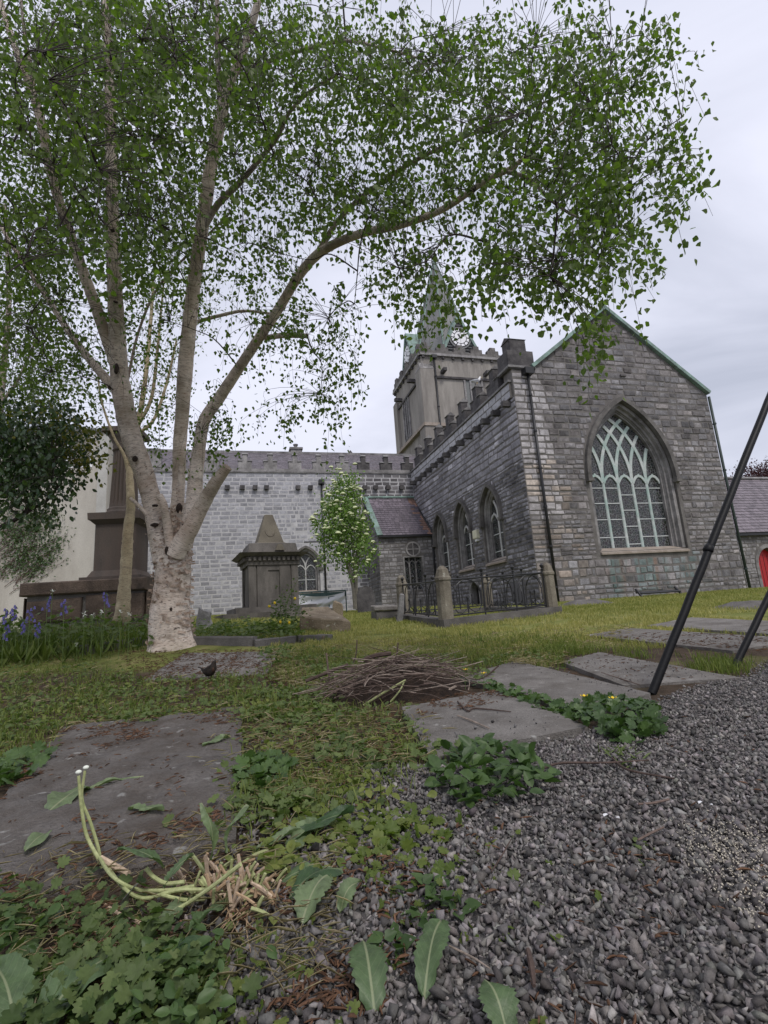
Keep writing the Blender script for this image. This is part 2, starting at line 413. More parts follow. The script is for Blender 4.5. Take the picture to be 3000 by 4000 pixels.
def arch_pts(uc, spring, a, rise, n=14):
    r = (a * a + rise * rise) / (2 * a); th = math.acos((a - r) / r)      # angle where the arc reaches the centre line
    L = [(uc - a + r + r * math.cos(math.pi + (th - math.pi) * i / n), spring + r * math.sin(math.pi + (th - math.pi) * i / n)) for i in range(n + 1)]
    return L + [(2 * uc - x, y) for x, y in reversed(L[:-1])]
def arch_poly(uc, sill, spring, a, rise, n=14): return [(uc - a, sill)] + arch_pts(uc, spring, a, rise, n) + [(uc + a, sill)]
def in_arch(x, y, uc, spring, a, rise):
    r = (a * a + rise * rise) / (2 * a); dx = abs(x - uc); return (dx + (r - a)) ** 2 + (y - spring) ** 2 <= r * r
def gothic(church, pl, uc, sill, spring, ao, ro, ai, ri, depth, nl, bars, M, hood=.12, hood_drop=0.0, label=None, mull=.11):
    """pointed traceried window: glass panes, mullions, saddle bars, stepped jamb, hood mould, sill"""
    win = MB().ribbon(pl.o, pl.U, pl.V, pl.N, [(uc - ai - .02, sill)] + arch_pts(uc, spring, ai + .02, ri + .03) + [(uc + ai + .02, sill)], .14, -depth - .08, -depth + .1).build('window', M['jamb'], church)
    if label: win['label'] = label
    o, U, V, Nn = pl.o, pl.U, pl.V, pl.N
    m = MB(); mid = (ao + ai) / 2; mr = (ro + ri) / 2                      # stepped orders of the reveal
    for k, (a, r, d) in enumerate(((ao - .03, ro - .04, -.10), (mid, mr, -.26), (ai + .1, ri + .13, -depth + .14))):
        m.ribbon(o, U, V, Nn, [(uc - a, sill - .02)] + arch_pts(uc, spring, a, r) + [(uc + a, sill - .02)], .16, -depth - .12, d)
    m.build('jamb', M['jamb'], win)
    if hood:
        h = MB(); a = ao + .10; h.ribbon(o, U, V, Nn, [(uc - a, spring - hood_drop)] + arch_pts(uc, spring, a, ro + .14) + [(uc + a, spring - hood_drop)], hood, -.02, hood * .9)
        for sg in (-1, 1): h.frame_box(o, U, V, Nn, uc + sg * a - .14, uc + sg * a + .14, spring - hood_drop - .12, spring - hood_drop + .02, -.02, hood * 1.1)
        h.build('hood_mould', M['hood'], win)
    MB().prism([pl.at(uc - ao - .05, sill - .22, -.02), pl.at(uc - ao - .05, sill - .22, .10), pl.at(uc - ao - .05, sill - .14, .10), pl.at(uc - ao - .05, sill + .10, -depth + .05), pl.at(uc - ao - .05, sill - .22, -depth + .05)], U * (2 * ao + .1)).build('sill', M['sill'], win)
    lw = 2 * ai / nl; xs = [uc - ai + lw * i for i in range(nl + 1)]; fr = -depth + .02
    for x in xs[1:-1]: MB().frame_box(o, U, V, Nn, x - mull / 2, x + mull / 2, sill + .05, spring + .02, -depth - .1, fr, bev=.03).build('mullion', M['tracery'], win)
    r = (ai * ai + ri * ri) / (2 * ai); tr = MB()
    for x in xs[1:-1]:                                                   # intersecting tracery
        for sg in (-1, 1):
            pts = []
            for k in range(40):
                th = k * .04; q = (x + sg * (r - r * math.cos(th)), spring + r * math.sin(th))
                if not in_arch(q[0], q[1], uc, spring, ai + .02, ri): break
                pts.append(q)
            if len(pts) > 1: tr.ribbon(o, U, V, Nn, pts, mull, -depth - .1, fr - .004 * (sg + 1) - .002)
    for i in range(nl):                                                  # cusped heads of the lights
        c = (xs[i] + xs[i + 1]) / 2; a = lw / 2 - mull * .2
        pts = [(c - a, spring - .16)] + [(c - a * .98 * math.cos(t) * (1 - .18 * math.sin(2 * t) ** 2), spring - .16 + a * .95 * math.sin(t)) for t in np.linspace(.15, math.pi / 2 - .05, 7)]
        tip = [(c, spring - .16 + a * 1.12)]
        tr.ribbon(o, U, V, Nn, pts + tip + [(2 * c - x, y) for x, y in reversed(pts)], mull * .75, -depth - .08, fr + .006)
    tr.build('tracery', M['tracery'], win)
    zs = [sill + .08] + [sill + (spring - sill) * b for b in bars] + [spring - .18]
    for i in range(nl):
        off = .10 * (spring - sill) * (1 if nl == 5 and i == 2 else 0)
        zz = [zs[0]] + [z - off for z in zs[1:-1]] + [zs[-1]]
        for z0, z1 in zip(zz[:-1], zz[1:]):
            MB().frame_box(o, U, V, Nn, xs[i] + .02, xs[i + 1] - .02, z0 + .012, z1 - .012, -depth - .05, -depth - .03).build('pane', M['glass'], win)
        for z in zz[1:-1]: MB().frame_box(o, U, V, Nn, xs[i] + mull / 2, xs[i + 1] - mull / 2, z - .016, z + .016, -depth - .06, -depth + .0).build('saddle_bar', M['bar'], win)
    MB().prism([pl.at(a, b, -depth - .03) for a, b in [(uc - ai, spring - .19)] + arch_pts(uc, spring, ai, ri) + [(uc + ai, spring - .19)]], -pl.N * .02).build('pane', M['glass'], win)
    return win
def mat_glass(name, lead=9.0):
    m, t, b, o = new_mat(name); geo = N_(t, 'ShaderNodeNewGeometry')
    vo = N_(t, 'ShaderNodeTexVoronoi', feature='DISTANCE_TO_EDGE'); vo.inputs['Scale'].default_value = lead; t.links.new(geo.outputs['Position'], vo.inputs['Vector'])
    ln = ramp_(t, vo.outputs['Distance'], [(.02, g3(1)), (.07, g3(0))])
    cell = N_(t, 'ShaderNodeTexVoronoi'); cell.inputs['Scale'].default_value = lead; t.links.new(geo.outputs['Position'], cell.inputs['Vector'])
    c = mix_(t, .8, cell.outputs['Color'], g3(.35)); c = mix_(t, 1.0, c, g3(.05), 'MULTIPLY')
    c = mix_(t, ln, c, (.15, .155, .155)); t.links.new(c, b.inputs['Base Color'])
    b.inputs['Roughness'].default_value = .18; b.inputs['Specular IOR Level'].default_value = .45
    bump_(t, b, noise_(t, geo.outputs['Position'], 7, 2, .5), .3, .02); return m

M_mortar = mat_rough('lime_mortar', (.10, .092, .086), (.18, .168, .158), 3, 50, .95)
M_mortar_pale = mat_rough('pale_mortar', (.36, .355, .365), (.52, .51, .52), 2.5, 60, .95)
M_stone = mat_rough('limestone', (.195, .186, .19), (.35, .337, .342), 7, 38, .9, 1.0, .016, attr=True, dark=(.075, .068, .068), dscale=1.1)
M_stone_w = mat_rough('limestone_west', (.22, .215, .228), (.38, .37, .388), 6, 45, .9, .9, .012, attr=True, dark=(.10, .096, .105), dscale=.8)
M_stone_n = mat_rough('limestone_nave', (.25, .25, .268), (.39, .385, .405), 6, 45, .9, .8, .01, attr=True)
M_dark = mat_rough('weathered_dark_stone', (.06, .056, .058), (.13, .122, .12), 4, 40, .95, .7, .01, dark=(.03, .028, .03), dscale=1.6)
M_cap = mat_rough('grey_cap_stone', (.17, .165, .165), (.30, .29, .285), 4, 40, .9, .7, .01, dark=(.07, .065, .065), dscale=1.4)
M_jamb = mat_rough('dressed_stone', (.20, .192, .19), (.35, .335, .33), 3, 40, .85, .5, .008, dark=(.08, .075, .072), dscale=1.3)
M_trac = mat_rough('tracery_stone', (.36, .40, .385), (.56, .58, .57), 4, 40, .8, .4, .006, dark=(.22, .36, .32), dscale=1.7)
M_trac2 = mat_rough('tracery_stone_pale', (.40, .40, .40), (.58, .57, .56), 4, 40, .8, .4, .006)
M_sill = mat_rough('sill_stone', (.22, .18, .145), (.36, .31, .27), 3, 40, .85, .5, .008)
M_glass = mat_glass('leaded_glass'); M_bar = mat_plain('painted_saddle_bar', (.55, .57, .57), .6)
M_black = mat_plain('black_iron', (.018, .018, .02), .45, 0, .3, 25)
M_copper = mat_rough('green_copper', (.15, .24, .21), (.25, .35, .305), 5, 30, .6, .2, .004, dark=(.09, .10, .09), dscale=2.2)
M_slate = mat_rough('slate', (.085, .075, .085), (.15, .135, .145), 5, 60, .6, .5, .006, attr=True, spec=.5)
M_render = mat_rough('tower_render', (.23, .213, .192), (.325, .303, .275), 1.5, 70, .95, .7, .012, dark=(.13, .117, .107), dscale=.9, stretch=(1, 1, .18))
M_lead = mat_rough('lead_sheet', (.115, .115, .115), (.215, .213, .212), 1.2, 25, .6, .3, .006, stretch=(1, 1, .3), dark=(.14, .155, .15), dscale=.7)
M_dkcap = mat_rough('weathered_parapet', (.10, .093, .088), (.20, .188, .178), 3, 40, .9, .7, .01, dark=(.05, .046, .044), dscale=1.3)
M_pipe_g = mat_plain('greenish_dark_pipe', (.035, .05, .045), .5)
M_white = mat_plain('white_paint', (.72, .72, .74), .5)
M_void = mat_plain('dark_opening', (.012, .012, .014), .9)

# ------------------------------------------------------------------ church
OG = P(2112, 2345, 20.0); OG = np.array([OG[0], OG[1], 0.0])
PG = Plane(OG, CE, -CN); PWW = Plane(OG, CN, -CE); SN = 14.0; PN = Plane(OG + CN * SN, CE, -CN)
church = thing('church', (OG[0], OG[1], .6), 'grey stone church with gabled transept, clock tower and spire behind the birch', 'church')
WM = dict(jamb=M_jamb, hood=M_dkcap, sill=M_sill, tracery=M_trac, glass=M_glass, bar=M_bar)

# gable (south) wall of the transept: its stone carries copper wash and rust run-off below the great window
def stain(m):
    t = m.node_tree; b = next(n for n in t.nodes if n.type == 'BSDF_PRINCIPLED'); src = b.inputs['Base Color'].links[0].from_socket
    geo = N_(t, 'ShaderNodeNewGeometry'); dt = N_(t, 'ShaderNodeVectorMath', operation='DOT_PRODUCT'); dt.inputs[1].default_value = tuple(CE); t.links.new(geo.outputs['Position'], dt.inputs[0])
    sb = N_(t, 'ShaderNodeMath', operation='SUBTRACT'); sb.inputs[1].default_value = float(OG @ CE); t.links.new(dt.outputs['Value'], sb.inputs[0]); sz = N_(t, 'ShaderNodeSeparateXYZ'); t.links.new(geo.outputs['Position'], sz.inputs[0])
    def win(x, a, b_, c, d):
        p = N_(t, 'ShaderNodeMapRange', interpolation_type='SMOOTHSTEP'); p.inputs[1].default_value = a; p.inputs[2].default_value = b_; t.links.new(x, p.inputs[0]); q = N_(t, 'ShaderNodeMapRange', interpolation_type='SMOOTHSTEP'); q.inputs[1].default_value = c; q.inputs[2].default_value = d; q.inputs[3].default_value = 1; q.inputs[4].default_value = 0; t.links.new(x, q.inputs[0])
        r = N_(t, 'ShaderNodeMath', operation='MULTIPLY'); t.links.new(p.outputs[0], r.inputs[0]); t.links.new(q.outputs[0], r.inputs[1]); return r.outputs[0]
    cb = N_(t, 'ShaderNodeCombineXYZ'); t.links.new(sb.outputs[0], cb.inputs[0]); t.links.new(sz.outputs[2], cb.inputs[2]); mp = N_(t, 'ShaderNodeMapping'); mp.inputs['Scale'].default_value = (2.4, 1, .22); t.links.new(cb.outputs[0], mp.inputs[0])
    area = N_(t, 'ShaderNodeMath', operation='MULTIPLY'); t.links.new(win(sb.outputs[0], 2.7, 3.4, 7.3, 8.3), area.inputs[0]); t.links.new(win(sz.outputs[2], .2, 1.0, 2.3, 2.6), area.inputs[1])
    col = src
    for off, c, lo, k in ((0.0, (.13, .26, .245), .46, .36), (9.0, (.26, .15, .085), .55, .34)):
        m2 = N_(t, 'ShaderNodeMapping'); m2.inputs['Location'].default_value = (off, 0, 0); t.links.new(mp.outputs[0], m2.inputs[0]); n = noise_(t, m2.outputs[0], 1.0, 5, .6)
        f = N_(t, 'ShaderNodeMath', operation='MULTIPLY'); t.links.new(ramp_(t, n, [(lo, g3(0)), (lo + .14, g3(k))]), f.inputs[0]); t.links.new(area.outputs[0], f.inputs[1]); col = mix_(t, f.outputs[0], col, c)
    t.links.new(col, b.inputs['Base Color'])
M_stone_g = mat_rough('limestone_gable', (.195, .186, .19), (.35, .337, .342), 7, 38, .9, 1.0, .016, attr=True, dark=(.075, .068, .068), dscale=1.1); stain(M_stone_g)
APX = (5.25, 13.92); EL = (1.1, 10.72); ER = (10.45, 9.92)
UC, SP = 5.32, 5.77
g_out = [(0, .2), (10.4, .2), (10.4, 9.9), APX, EL, (1.1, 10.55), (0, 10.55)]
g_hole = arch_poly(UC, 2.55, SP, 2.28, 3.55)
gable = wall_slab('gable_wall', PG, g_out, [g_hole], .7, M_mortar, church)
def col_gable(u, v, rg):
    b = rg.choice([.62, .78, .86, .93, 1.0, 1.08, 1.25]) * rg.uniform(.9, 1.1); w = rg.uniform(-.03, .03); c = np.array([b * (1 + w), b * .985, b * (.985 - w)])
    if u < 1.55 - .25 * ((v * 3) % 1) and v > 4: c = c * .4 + np.array([1.4, 1.39, 1.39])          # pale repaired quoins
    if v > 7.5: c = c * .85
    if 2.8 < u < 8.4 and v < 2.5:                                                       # copper wash below the sill
        s = math.sin(u * 5.3) * .5 + .5
        if rg.random() < .4: c = c * np.array([.94, 1.02, 1.02]) if rg.random() < .7 else c * np.array([1.08, .98, .92])
    elif u < 2.2 and v < 6.5 and rg.random() < .35: c = c * np.array([1.1, 1.0, .87])
    return tuple(np.clip(c, .2, 2.2))
masonry(PG, g_out, [arch_poly(UC, 2.3, SP, 2.44, 3.75)], gable, M_stone_g,
        lambda v, r: r.uniform(.2, .36) if v > 8.2 else r.choice([.15, .19, .23, .28, .34]), lambda u, v, r: (.3, .75) if (v > 8.2 or u < 1.1) else (.16, .56), col_gable, 300, (.004, .034), seed=11, jig=.16, gap=.02)
gothic(church, PG, UC, 2.62, SP, 2.2, 3.5, 1.93, 3.15, .5, 5, (.18, .43, .66, .88), WM, hood=.2, hood_drop=.12, mull=.15,
       label='large five-light pointed window with intersecting tracery')
for a, b, nm in ((EL, APX, 'verge'), (APX, ER, 'verge')):
    a, b = np.array(a), np.array(b); d = (b - a) / np.hypot(*(b - a)); up = np.array([-d[1], d[0]])
    MB().prism([PG.at(*(a - d * .12 - up * .02), -.8), PG.at(*(b + d * .0 - up * .02), -.8), PG.at(*(b + up * .14), -.8), PG.at(*(a - d * .12 + up * .14), -.8)], -CN * .98).build(nm, M_copper, church)
M_dull = mat_rough('dull_slate', (.09, .085, .09), (.15, .14, .15), 4, 30, .7)
for a, b in ((EL, APX), (APX, ER)):
    MB().prism([PG.at(*a, -.7), PG.at(*b, -.7), PG.at(b[0], b[1] + .1, -.7), PG.at(a[0], a[1] + .1, -.7)], CN * 13.0).build('transept_roof', M_dull, church)
wall_slab('side_wall', Plane(OG + CE * 10.4, CN, CE), [(.705, .2), (13.5, .2), (13.5, 9.85), (.705, 9.85)], [], .6, M_mortar, church)
# copper verge end, thin slit ornament, gutters and pipes
MB().frame_box(PG.o, PG.U, PG.V, PG.N, 5.55, 5.85, 10.55, 10.63, 0, .09).build('ledge_stone', M_dark, church)

# west wall of the transept
w_out = [(.0, .2), (SN, .2), (SN, 9.3), (0, 9.3)]
WU = (3.25, 6.5, 9.72); holes = [arch_poly(u, 2.68, 4.75, .95, 1.42) for u in WU] + [arch_poly(5.85, .25, 1.35, .5, .55, 8)]
west = wall_slab('west_wall', Plane(PWW.o + CE * .0, CN, -CE), [(.702, .2)] + w_out[1:3] + [(.702, 9.3)], holes, .65, M_mortar, church)
def col_west(u, v, rg):
    b = rg.choice([.5, .6, .75, .85, .95, 1.1]) * rg.uniform(.85, 1.15)
    if v > 6.4: b = b * .5 + .68
    if rg.random() < .06: b *= 1.6
    return (b * .98, b * .97, b)
masonry(PWW, [(0, .2), (SN, .2), (SN, 9.3), (0, 9.3)], [arch_poly(u, 2.5, 4.75, 1.1, 1.6) for u in WU] + [arch_poly(5.85, .25, 1.35, .62, .68, 8)], west, M_stone_w,
        lambda v, r: r.uniform(.22, .36) if v > 6.4 else r.uniform(.12, .26), lambda u, v, r: (.4, .9) if v > 6.4 else (.15, .55), col_west, 300, (.006, .034), seed=12, jig=.18, gap=.018)
WM2 = dict(WM, tracery=M_trac2)
for k, u in enumerate(WU): gothic(church, PWW, u, 2.72, 4.75, .9, 1.38, .7, 1.1, .34, 2, (.2, .6), WM2, hood=.16, hood_drop=.25, mull=.11)
dr = MB().prism([PWW.at(a, b, -.35) for a, b in arch_poly(5.85, .25, 1.35, .49, .54, 8)], CE * .05).build('low_door', M_void, church)
MB().ribbon(PWW.o, PWW.U, PWW.V, PWW.N, [(5.85 - .56, .3)] + arch_pts(5.85, 1.35, .56, .62, 8) + [(5.85 + .56, .3)], .14, -.3, .03).build('door_surround', M_jamb, dr)
# projecting parapet course and stepped battlements
par = MB().frame_box(PWW.o, PWW.U, PWW.V, PWW.N, .16, SN, 9.302, 10.0, -.6, .10).build('parapet', M_mortar, church)
masonry(Plane(PWW.o - CE * .10, CN, -CE), [(.16, 9.32), (SN, 9.32), (SN, 9.98), (.16, 9.98)], [], par, M_stone_n, (.32, .34), (.45, .95), lambda u, v, r: (r.uniform(1.05, 1.4),) * 3, 60, (.004, .012), seed=13)
MB().frame_box(PWW.o, PWW.U, PWW.V, PWW.N, .1, SN, 10.002, 10.1, -.62, .17).build('coping', M_cap, church)
def merlon(pl, uc, v, wd, h, th, mat, cap, n0=0.0):
    m = MB(); o, U, V, Nn = pl.o, pl.U, pl.V, pl.N
    a = wd / 2; b = wd * .18
    m.frame_box(o, U, V, Nn, uc - a, uc + a, v, v + h * .45, n0 - th, n0)
    m.frame_box(o, U, V, Nn, uc - b, uc + b, v + h * .452, v + h * .86, n0 - th + .004, n0 - .004)
    q = m.build('merlon', mat, church)
    for u0, u1 in ((uc - a - .03, uc - b - .004), (uc + b + .004, uc + a + .03)):
        MB().prism([pl.at(u0, v + h * .452, n0 + .05), pl.at(u0, v + h * .452, n0 - th - .05), pl.at(u0, v + h * .47, n0 - th - .05), pl.at(u0, v + h * .58, n0 - th / 2), pl.at(u0, v + h * .47, n0 + .05)], U * (u1 - u0)).build('cap_stone', cap, q)
    u0, u1 = uc - b - .03, uc + b + .03
    MB().prism([pl.at(u0, v + h * .862, n0 + .05), pl.at(u0, v + h * .862, n0 - th - .05), pl.at(u0, v + h * .88, n0 - th - .05), pl.at(u0, v + h * 1.02, n0 - th / 2), pl.at(u0, v + h * .88, n0 + .05)], U * (u1 - u0)).build('cap_stone', cap, q)
    return q
for k in range(7): merlon(PWW, 1.75 + 1.83 * k, 10.1, 1.12, 1.45, .38, M_dark, M_cap, .02)
# corner turret
tur = MB(); o, U, V, Nn = PG.o, PG.U, PG.V, PG.N
tur.frame_box(o, U, V, Nn, -.14, 1.12, 10.552, 11.42, -.85, .06); tur.frame_box(o, U, V, Nn, .1, .86, 11.42, 12.0, -.7, -.02)
tur.prism([PG.at(.06, 12.0, .02), PG.at(.06, 12.0, -.74), PG.at(.06, 12.22, -.36)], CE * .84)
tq = tur.build('corner_turret', M_dark, church); MB().frame_box(o, U, V, Nn, -.18, 1.16, 10.60, 10.70, -.9, .10).build('string_course', M_cap, tq)
# stone spouts along the west wall
sp_ = MB(); oo = PWW
for k in range(14):
    s = .42 + k * .985
    mq = MB(); mq.prism([oo.at(s - .10, 8.98, -.05), oo.at(s + .10, 8.98, -.05), oo.at(s + .12, 9.22, -.05), oo.at(s - .12, 9.22, -.05)], -CE * random.uniform(.42, .52))
    mq.build('water_spout', M_dark, church)
for k in range(7): MB().frame_box(oo.o, oo.U, oo.V, oo.N, .62 + k * 1.97, .95 + k * 1.97, 9.2, 9.3, .0, .09).build('corbel', M_cap, church)
def pipe(pts, r, mat, brackets=5, head=None, name='drainpipe'):
    m = MB(); pts = [np.asarray(p, float) for p in pts]; m.tube(np.array(pts), r, 10)
    q = m.build(name, mat, church, smooth=True)
    a, z = pts[0], pts[-1]
    for k in range(brackets):
        c = a + (z - a) * (k + .6) / brackets; d = (z - a) / np.linalg.norm(z - a); MB().tube(np.array([c - d * .035, c + d * .035]), r * 1.35, 10).build('bracket', mat, q)
    if head is not None:
        hd = MB(); o_ = a; s = head
        hd.prism([o_ + CE * -s - CN * s + ZV * -.05, o_ + CE * s - CN * s + ZV * -.05, o_ + CE * s + CN * s - ZV * .05, o_ - CE * s + CN * s - ZV * .05], ZV * .28); hd.build('hopper_head', mat, q)
    return q
pipe([PG.at(.68, 10.3, .14), PG.at(.68, .55, .14)], .062, M_black, 6, .2)
pipe([PG.at(10.5, 9.8, .02), PG.at(10.5, 5.9, .02), PG.at(10.55, .6, .02)], .06, M_pipe_g, 4)
pipe([PG.at(10.95, 3.6, -.5), PG.at(10.95, .6, -.5)], .055, M_black, 4)

# nave aisle wall
uL = PN.uv(520, 1850)[0]; vT = PN.uv(1136, 1848)[1]; nav_b = PN.uv(1376, 1900)[0]
n_out = [(uL, .3), (-.002, .3), (-.002, vT), (uL, vT)]
wc, wsp = PN.uv(1196, 2215); wb = 2.3; w_ap = PN.uv(1188, 2133)[1]
n_holes = [arch_poly(wc, wb, wsp, .86, w_ap - wsp - .15)]
nave = wall_slab('nave_wall', PN, n_out, n_holes, .7, M_mortar_pale, church)
def rub(u, v): return (u > -9.2 + .8 * math.sin(v * 1.7) and v < vT - 1.1 - .2 * math.sin(u * 3)) and u < nav_b
def col_nave(u, v, rg):
    if u > nav_b + .25 * math.sin(v * 5): b = rg.uniform(.28, .62); return (b, b * .96, b * .94)
    b = rg.choice([.8, .9, 1.0, 1.1]) * rg.uniform(.9, 1.1); return (b, b, b * 1.02)
masonry(PN, n_out, [arch_poly(wc, wb - .2, wsp, 1.0, w_ap - wsp)], nave, M_stone_n, (.25, .29), lambda u, v, r: (.14, .5) if rub(u, v) else (.42, .62), col_nave, 300, (.0, .012), gap=.03, seed=14, flat=.7,
        keep=lambda a, b, c, d: not (rub((a + b) / 2, c) and ((a * 7.3 + c * 3.1) % 1) < .12), jig=.0)
gothic(church, PN, wc, wb, wsp, .82, w_ap - wsp - .2, .66, w_ap - wsp - .45, .4, 2, (.5,), WM2, hood=.14, hood_drop=.1, mull=.08)
MB().frame_box(PN.o, PN.U, PN.V, PN.N, uL - .05, -.14, vT + .002, vT + .09, -.6, .08).build('string_course', M_cap, church)
MB().frame_box(PN.o, PN.U, PN.V, PN.N, uL, -.14, vT + .092, vT + .28, -.45, .0).build('parapet', M_jamb, church)
mt = PN.uv(1255, 1772)[1]
for px in (700, 827, 957, 1057, 1153, 1247, 1339, 1422, 1511, 1594):
    u = PN.uv(px, 1840)[0]; merlon(PN, u, vT + .28, .82, (mt - vT - .28) * 1.0, .35, M_dark if px > 1390 else M_jamb, M_cap, 0.0)
for px in (888, 947, 997, 1041, 1164, 1212, 1424, 1466, 1514, 1566):
    u, v = PN.uv(px, 1906); MB().prism([PN.at(u - .13, v - .14, -.05), PN.at(u + .13, v - .14, -.05), PN.at(u + .15, v + .12, -.05), PN.at(u - .15, v + .12, -.05)], -CN * .3).build('water_spout', M_dark, church)
MB().frame_box(PN.o, PN.U, PN.V, PN.N, PN.uv(1180, 1900)[0], PN.uv(1250, 1900)[0] + 1.2, PN.uv(1215, 2118)[1], PN.uv(1215, 2118)[1] + .05, -.02, .03).build('cable', M_black, church)
# stepped gable block at the far end
sg_ = MB()
for i, (a, b) in enumerate(((0, .35), (.2, .75), (.45, 1.2))): sg_.frame_box(PN.o, PN.U, PN.V, PN.N, uL - .1 + a * 1.6, uL + 1.55 - .05 * i, vT + .30 + .001 * i + (0 if i == 0 else (.35, .75)[i - 1]), vT + .30 + b, -.5, .02 - .004 * i)
sg_.build('gable_step', M_jamb, church)
# nave roof behind the parapet
sR = SN + 5.5; PR_ = Plane(OG + CN * sR, CE, -CN); vr = PR_.uv(1255, 1774)[1]
slope = (PN.at(0, vT + .15, -.6), PR_.at(0, vr, 0)); Sd = slope[1] - slope[0]; Ls = np.linalg.norm(Sd); Sd = Sd / Ls; Nr = np.cross(CE, Sd)
if Nr[2] < 0: Nr = -Nr
PRf = Plane(slope[0], CE, Nr, Sd)
nr_ = MB().frame_box(PRf.o, CE, Sd, Nr, uL + .3, 2.5, 0, Ls, -.12, 0).build('nave_roof', mat_rough('roof_boards', (.05, .048, .05), (.08, .075, .08), 4, 30, .8), church)
def col_slate(u, v, rg): b = rg.uniform(.72, 1.25); return (b * rg.uniform(.97, 1.05), b * .97, b * rg.uniform(.97, 1.05))
masonry(PRf, [(uL + .3, 0), (2.5, 0), (2.5, Ls), (uL + .3, Ls)], [], nr_, M_slate, (.25, .25), (.28, .36), col_slate, 0, (.006, .012), gap=.006, name='slate', seed=15, tilt=.014, flat=.2, stuff='slates')
MB().frame_box(PR_.o, CE, ZV, -CN, uL + .3, 2.5, vr - .08, vr + .12, -.15, .12).build('ridge', M_cap, nr_)
chim = PR_.uv(1163, 1766); c2 = MB(); uC = chim[0]
c2.frame_box(PR_.o, CE, ZV, -CN, uC - .42, uC + .42, vr - .3, vr + .75, -1.9, -1.1); c2.frame_box(PR_.o, CE, ZV, -CN, uC - .52, uC + .52, vr + .75, vr + .9, -2.0, -1.0)
cq = c2.build('chimney', M_jamb, church); MB().lathe(PR_.at(uC, vr + .9, -1.5), [(.16, 0), (.14, .28), (.2, .3), (.2, .38), (.12, .4)], 12).build('chimney_pot', M_cap, cq)
up_ = PR_.uv(1392, 1772)[0]; MB().prism([PR_.at(up_ - 1.0, vr - .2, -2.2), PR_.at(up_ + 1.0, vr - .2, -2.2), PR_.at(up_, vr + 1.15, -2.2)], CN * 2).build('roof_gable', M_dark, church)

# porch between nave and transept
SPo = 11.0; PP = Plane(OG + CN * SPo, CE, -CN)
pL = PP.uv(1482, 2200)[0]; pe = PP.uv(1600, 2092)[1]; wl, wt = PP.uv(1576, 2176); wr2, wbt = PP.uv(1661, 2302); cu, cv = PP.uv(1613, 2145)
p_out = [(pL, .4), (-.003, .4), (-.003, pe), (pL, pe)]; p_hole = [(wl, wbt), (wr2, wbt), (wr2, wt), (wl, wt)]
pf = wall_slab('porch_wall', PP, p_out, [p_hole], .5, M_mortar, church)
masonry(PP, p_out, [[(wl - .06, wbt - .06), (wr2 + .06, wbt - .06), (wr2 + .06, wt + .06), (wl - .06, wt + .06)], [(cu + .48 * math.cos(a), cv + .48 * math.sin(a)) for a in np.linspace(0, 2 * math.pi, 16, endpoint=False)]],
        pf, M_stone, (.15, .26), (.22, .6), lambda u, v, r: (r.uniform(.65, 1.25),) * 3, 160, (.004, .02), seed=16)
PPs = Plane(PP.at(pL, 0, 0), CN, -CE)
ps = wall_slab('porch_side_wall', Plane(PPs.o, CN, -CE), [(.502, .4), (SN - SPo, .4), (SN - SPo, pe + 2.4), (.502, pe + .45)], [], .4, M_mortar, church)
masonry(PPs, [(0, .4), (SN - SPo, .4), (SN - SPo, pe + 2.4), (0, pe + .05)], [], ps, M_stone_w, (.15, .28), (.22, .6), lambda u, v, r: (r.uniform(.45, .95),) * 3, 60, (.004, .02), seed=17)
win = MB().ribbon(PP.o, CE, ZV, -CN, [(wl, wbt), (wl, wt), (wr2, wt), (wr2, wbt)], .12, -.35, .02, closed=True).build('window', M_jamb, church)
nl = 3; lw = (wr2 - wl) / nl
for i in range(nl):
    for a, b in ((.02, .36), (.37, .68), (.69, .98)): MB().frame_box(PP.o, CE, ZV, -CN, wl + lw * i + .01, wl + lw * (i + 1) - .01, wbt + (wt - wbt) * a, wbt + (wt - wbt) * b, -.34, -.31).build('pane', M_glass, win)
    c = wl + lw * (i + .5); MB().ribbon(PP.o, CE, ZV, -CN, [(c - lw / 2, wt - .45), (c - lw * .3, wt - .3), (c, wt - .2), (c + lw * .3, wt - .3), (c + lw / 2, wt - .45)], .06, -.35, -.24).build('tracery', M_jamb, win)
for i in range(1, nl): MB().frame_box(PP.o, CE, ZV, -CN, wl + lw * i - .04, wl + lw * i + .04, wbt, wt, -.36, -.22).build('mullion', M_jamb, win)
circ = MB().ribbon(PP.o, CE, ZV, -CN, [(cu + .42 * math.cos(a), cv + .42 * math.sin(a)) for a in np.linspace(0, 2 * math.pi, 24, endpoint=False)], .1, -.02, .05, closed=True).build('round_panel', M_jamb, church)
mm = MB(); mm.prism([PP.at(cu + .38 * math.cos(a), cv + .38 * math.sin(a), .01) for a in np.linspace(0, 2 * math.pi, 24, endpoint=False)], -CN * -.02)
mm.build('panel_face', M_dark, circ); MB().frame_box(PP.o, CE, ZV, -CN, cu - .37, cu + .37, cv - .03, cv + .03, .005, .04).frame_box(PP.o, CE, ZV, -CN, cu - .03, cu + .03, cv - .37, cv + .36, .005, .036).build('cross_bar', M_jamb, circ)
e0 = PP.at(0, pe + .02, .22); e1 = PN.at(0, PN.uv(1560, 1945)[1], 0.0)
Sd = e1 - e0; Sd = Sd - CE * (Sd @ CE); Lp = np.linalg.norm(Sd); Sd /= Lp; Nr = np.cross(CE, Sd); Nr = Nr if Nr[2] > 0 else -Nr
PPr = Plane(e0, CE, Nr, Sd)
pr = MB().frame_box(PPr.o, CE, Sd, Nr, pL - .05, -.05, 0, Lp, -.1, 0).build('porch_roof', M_black, church)
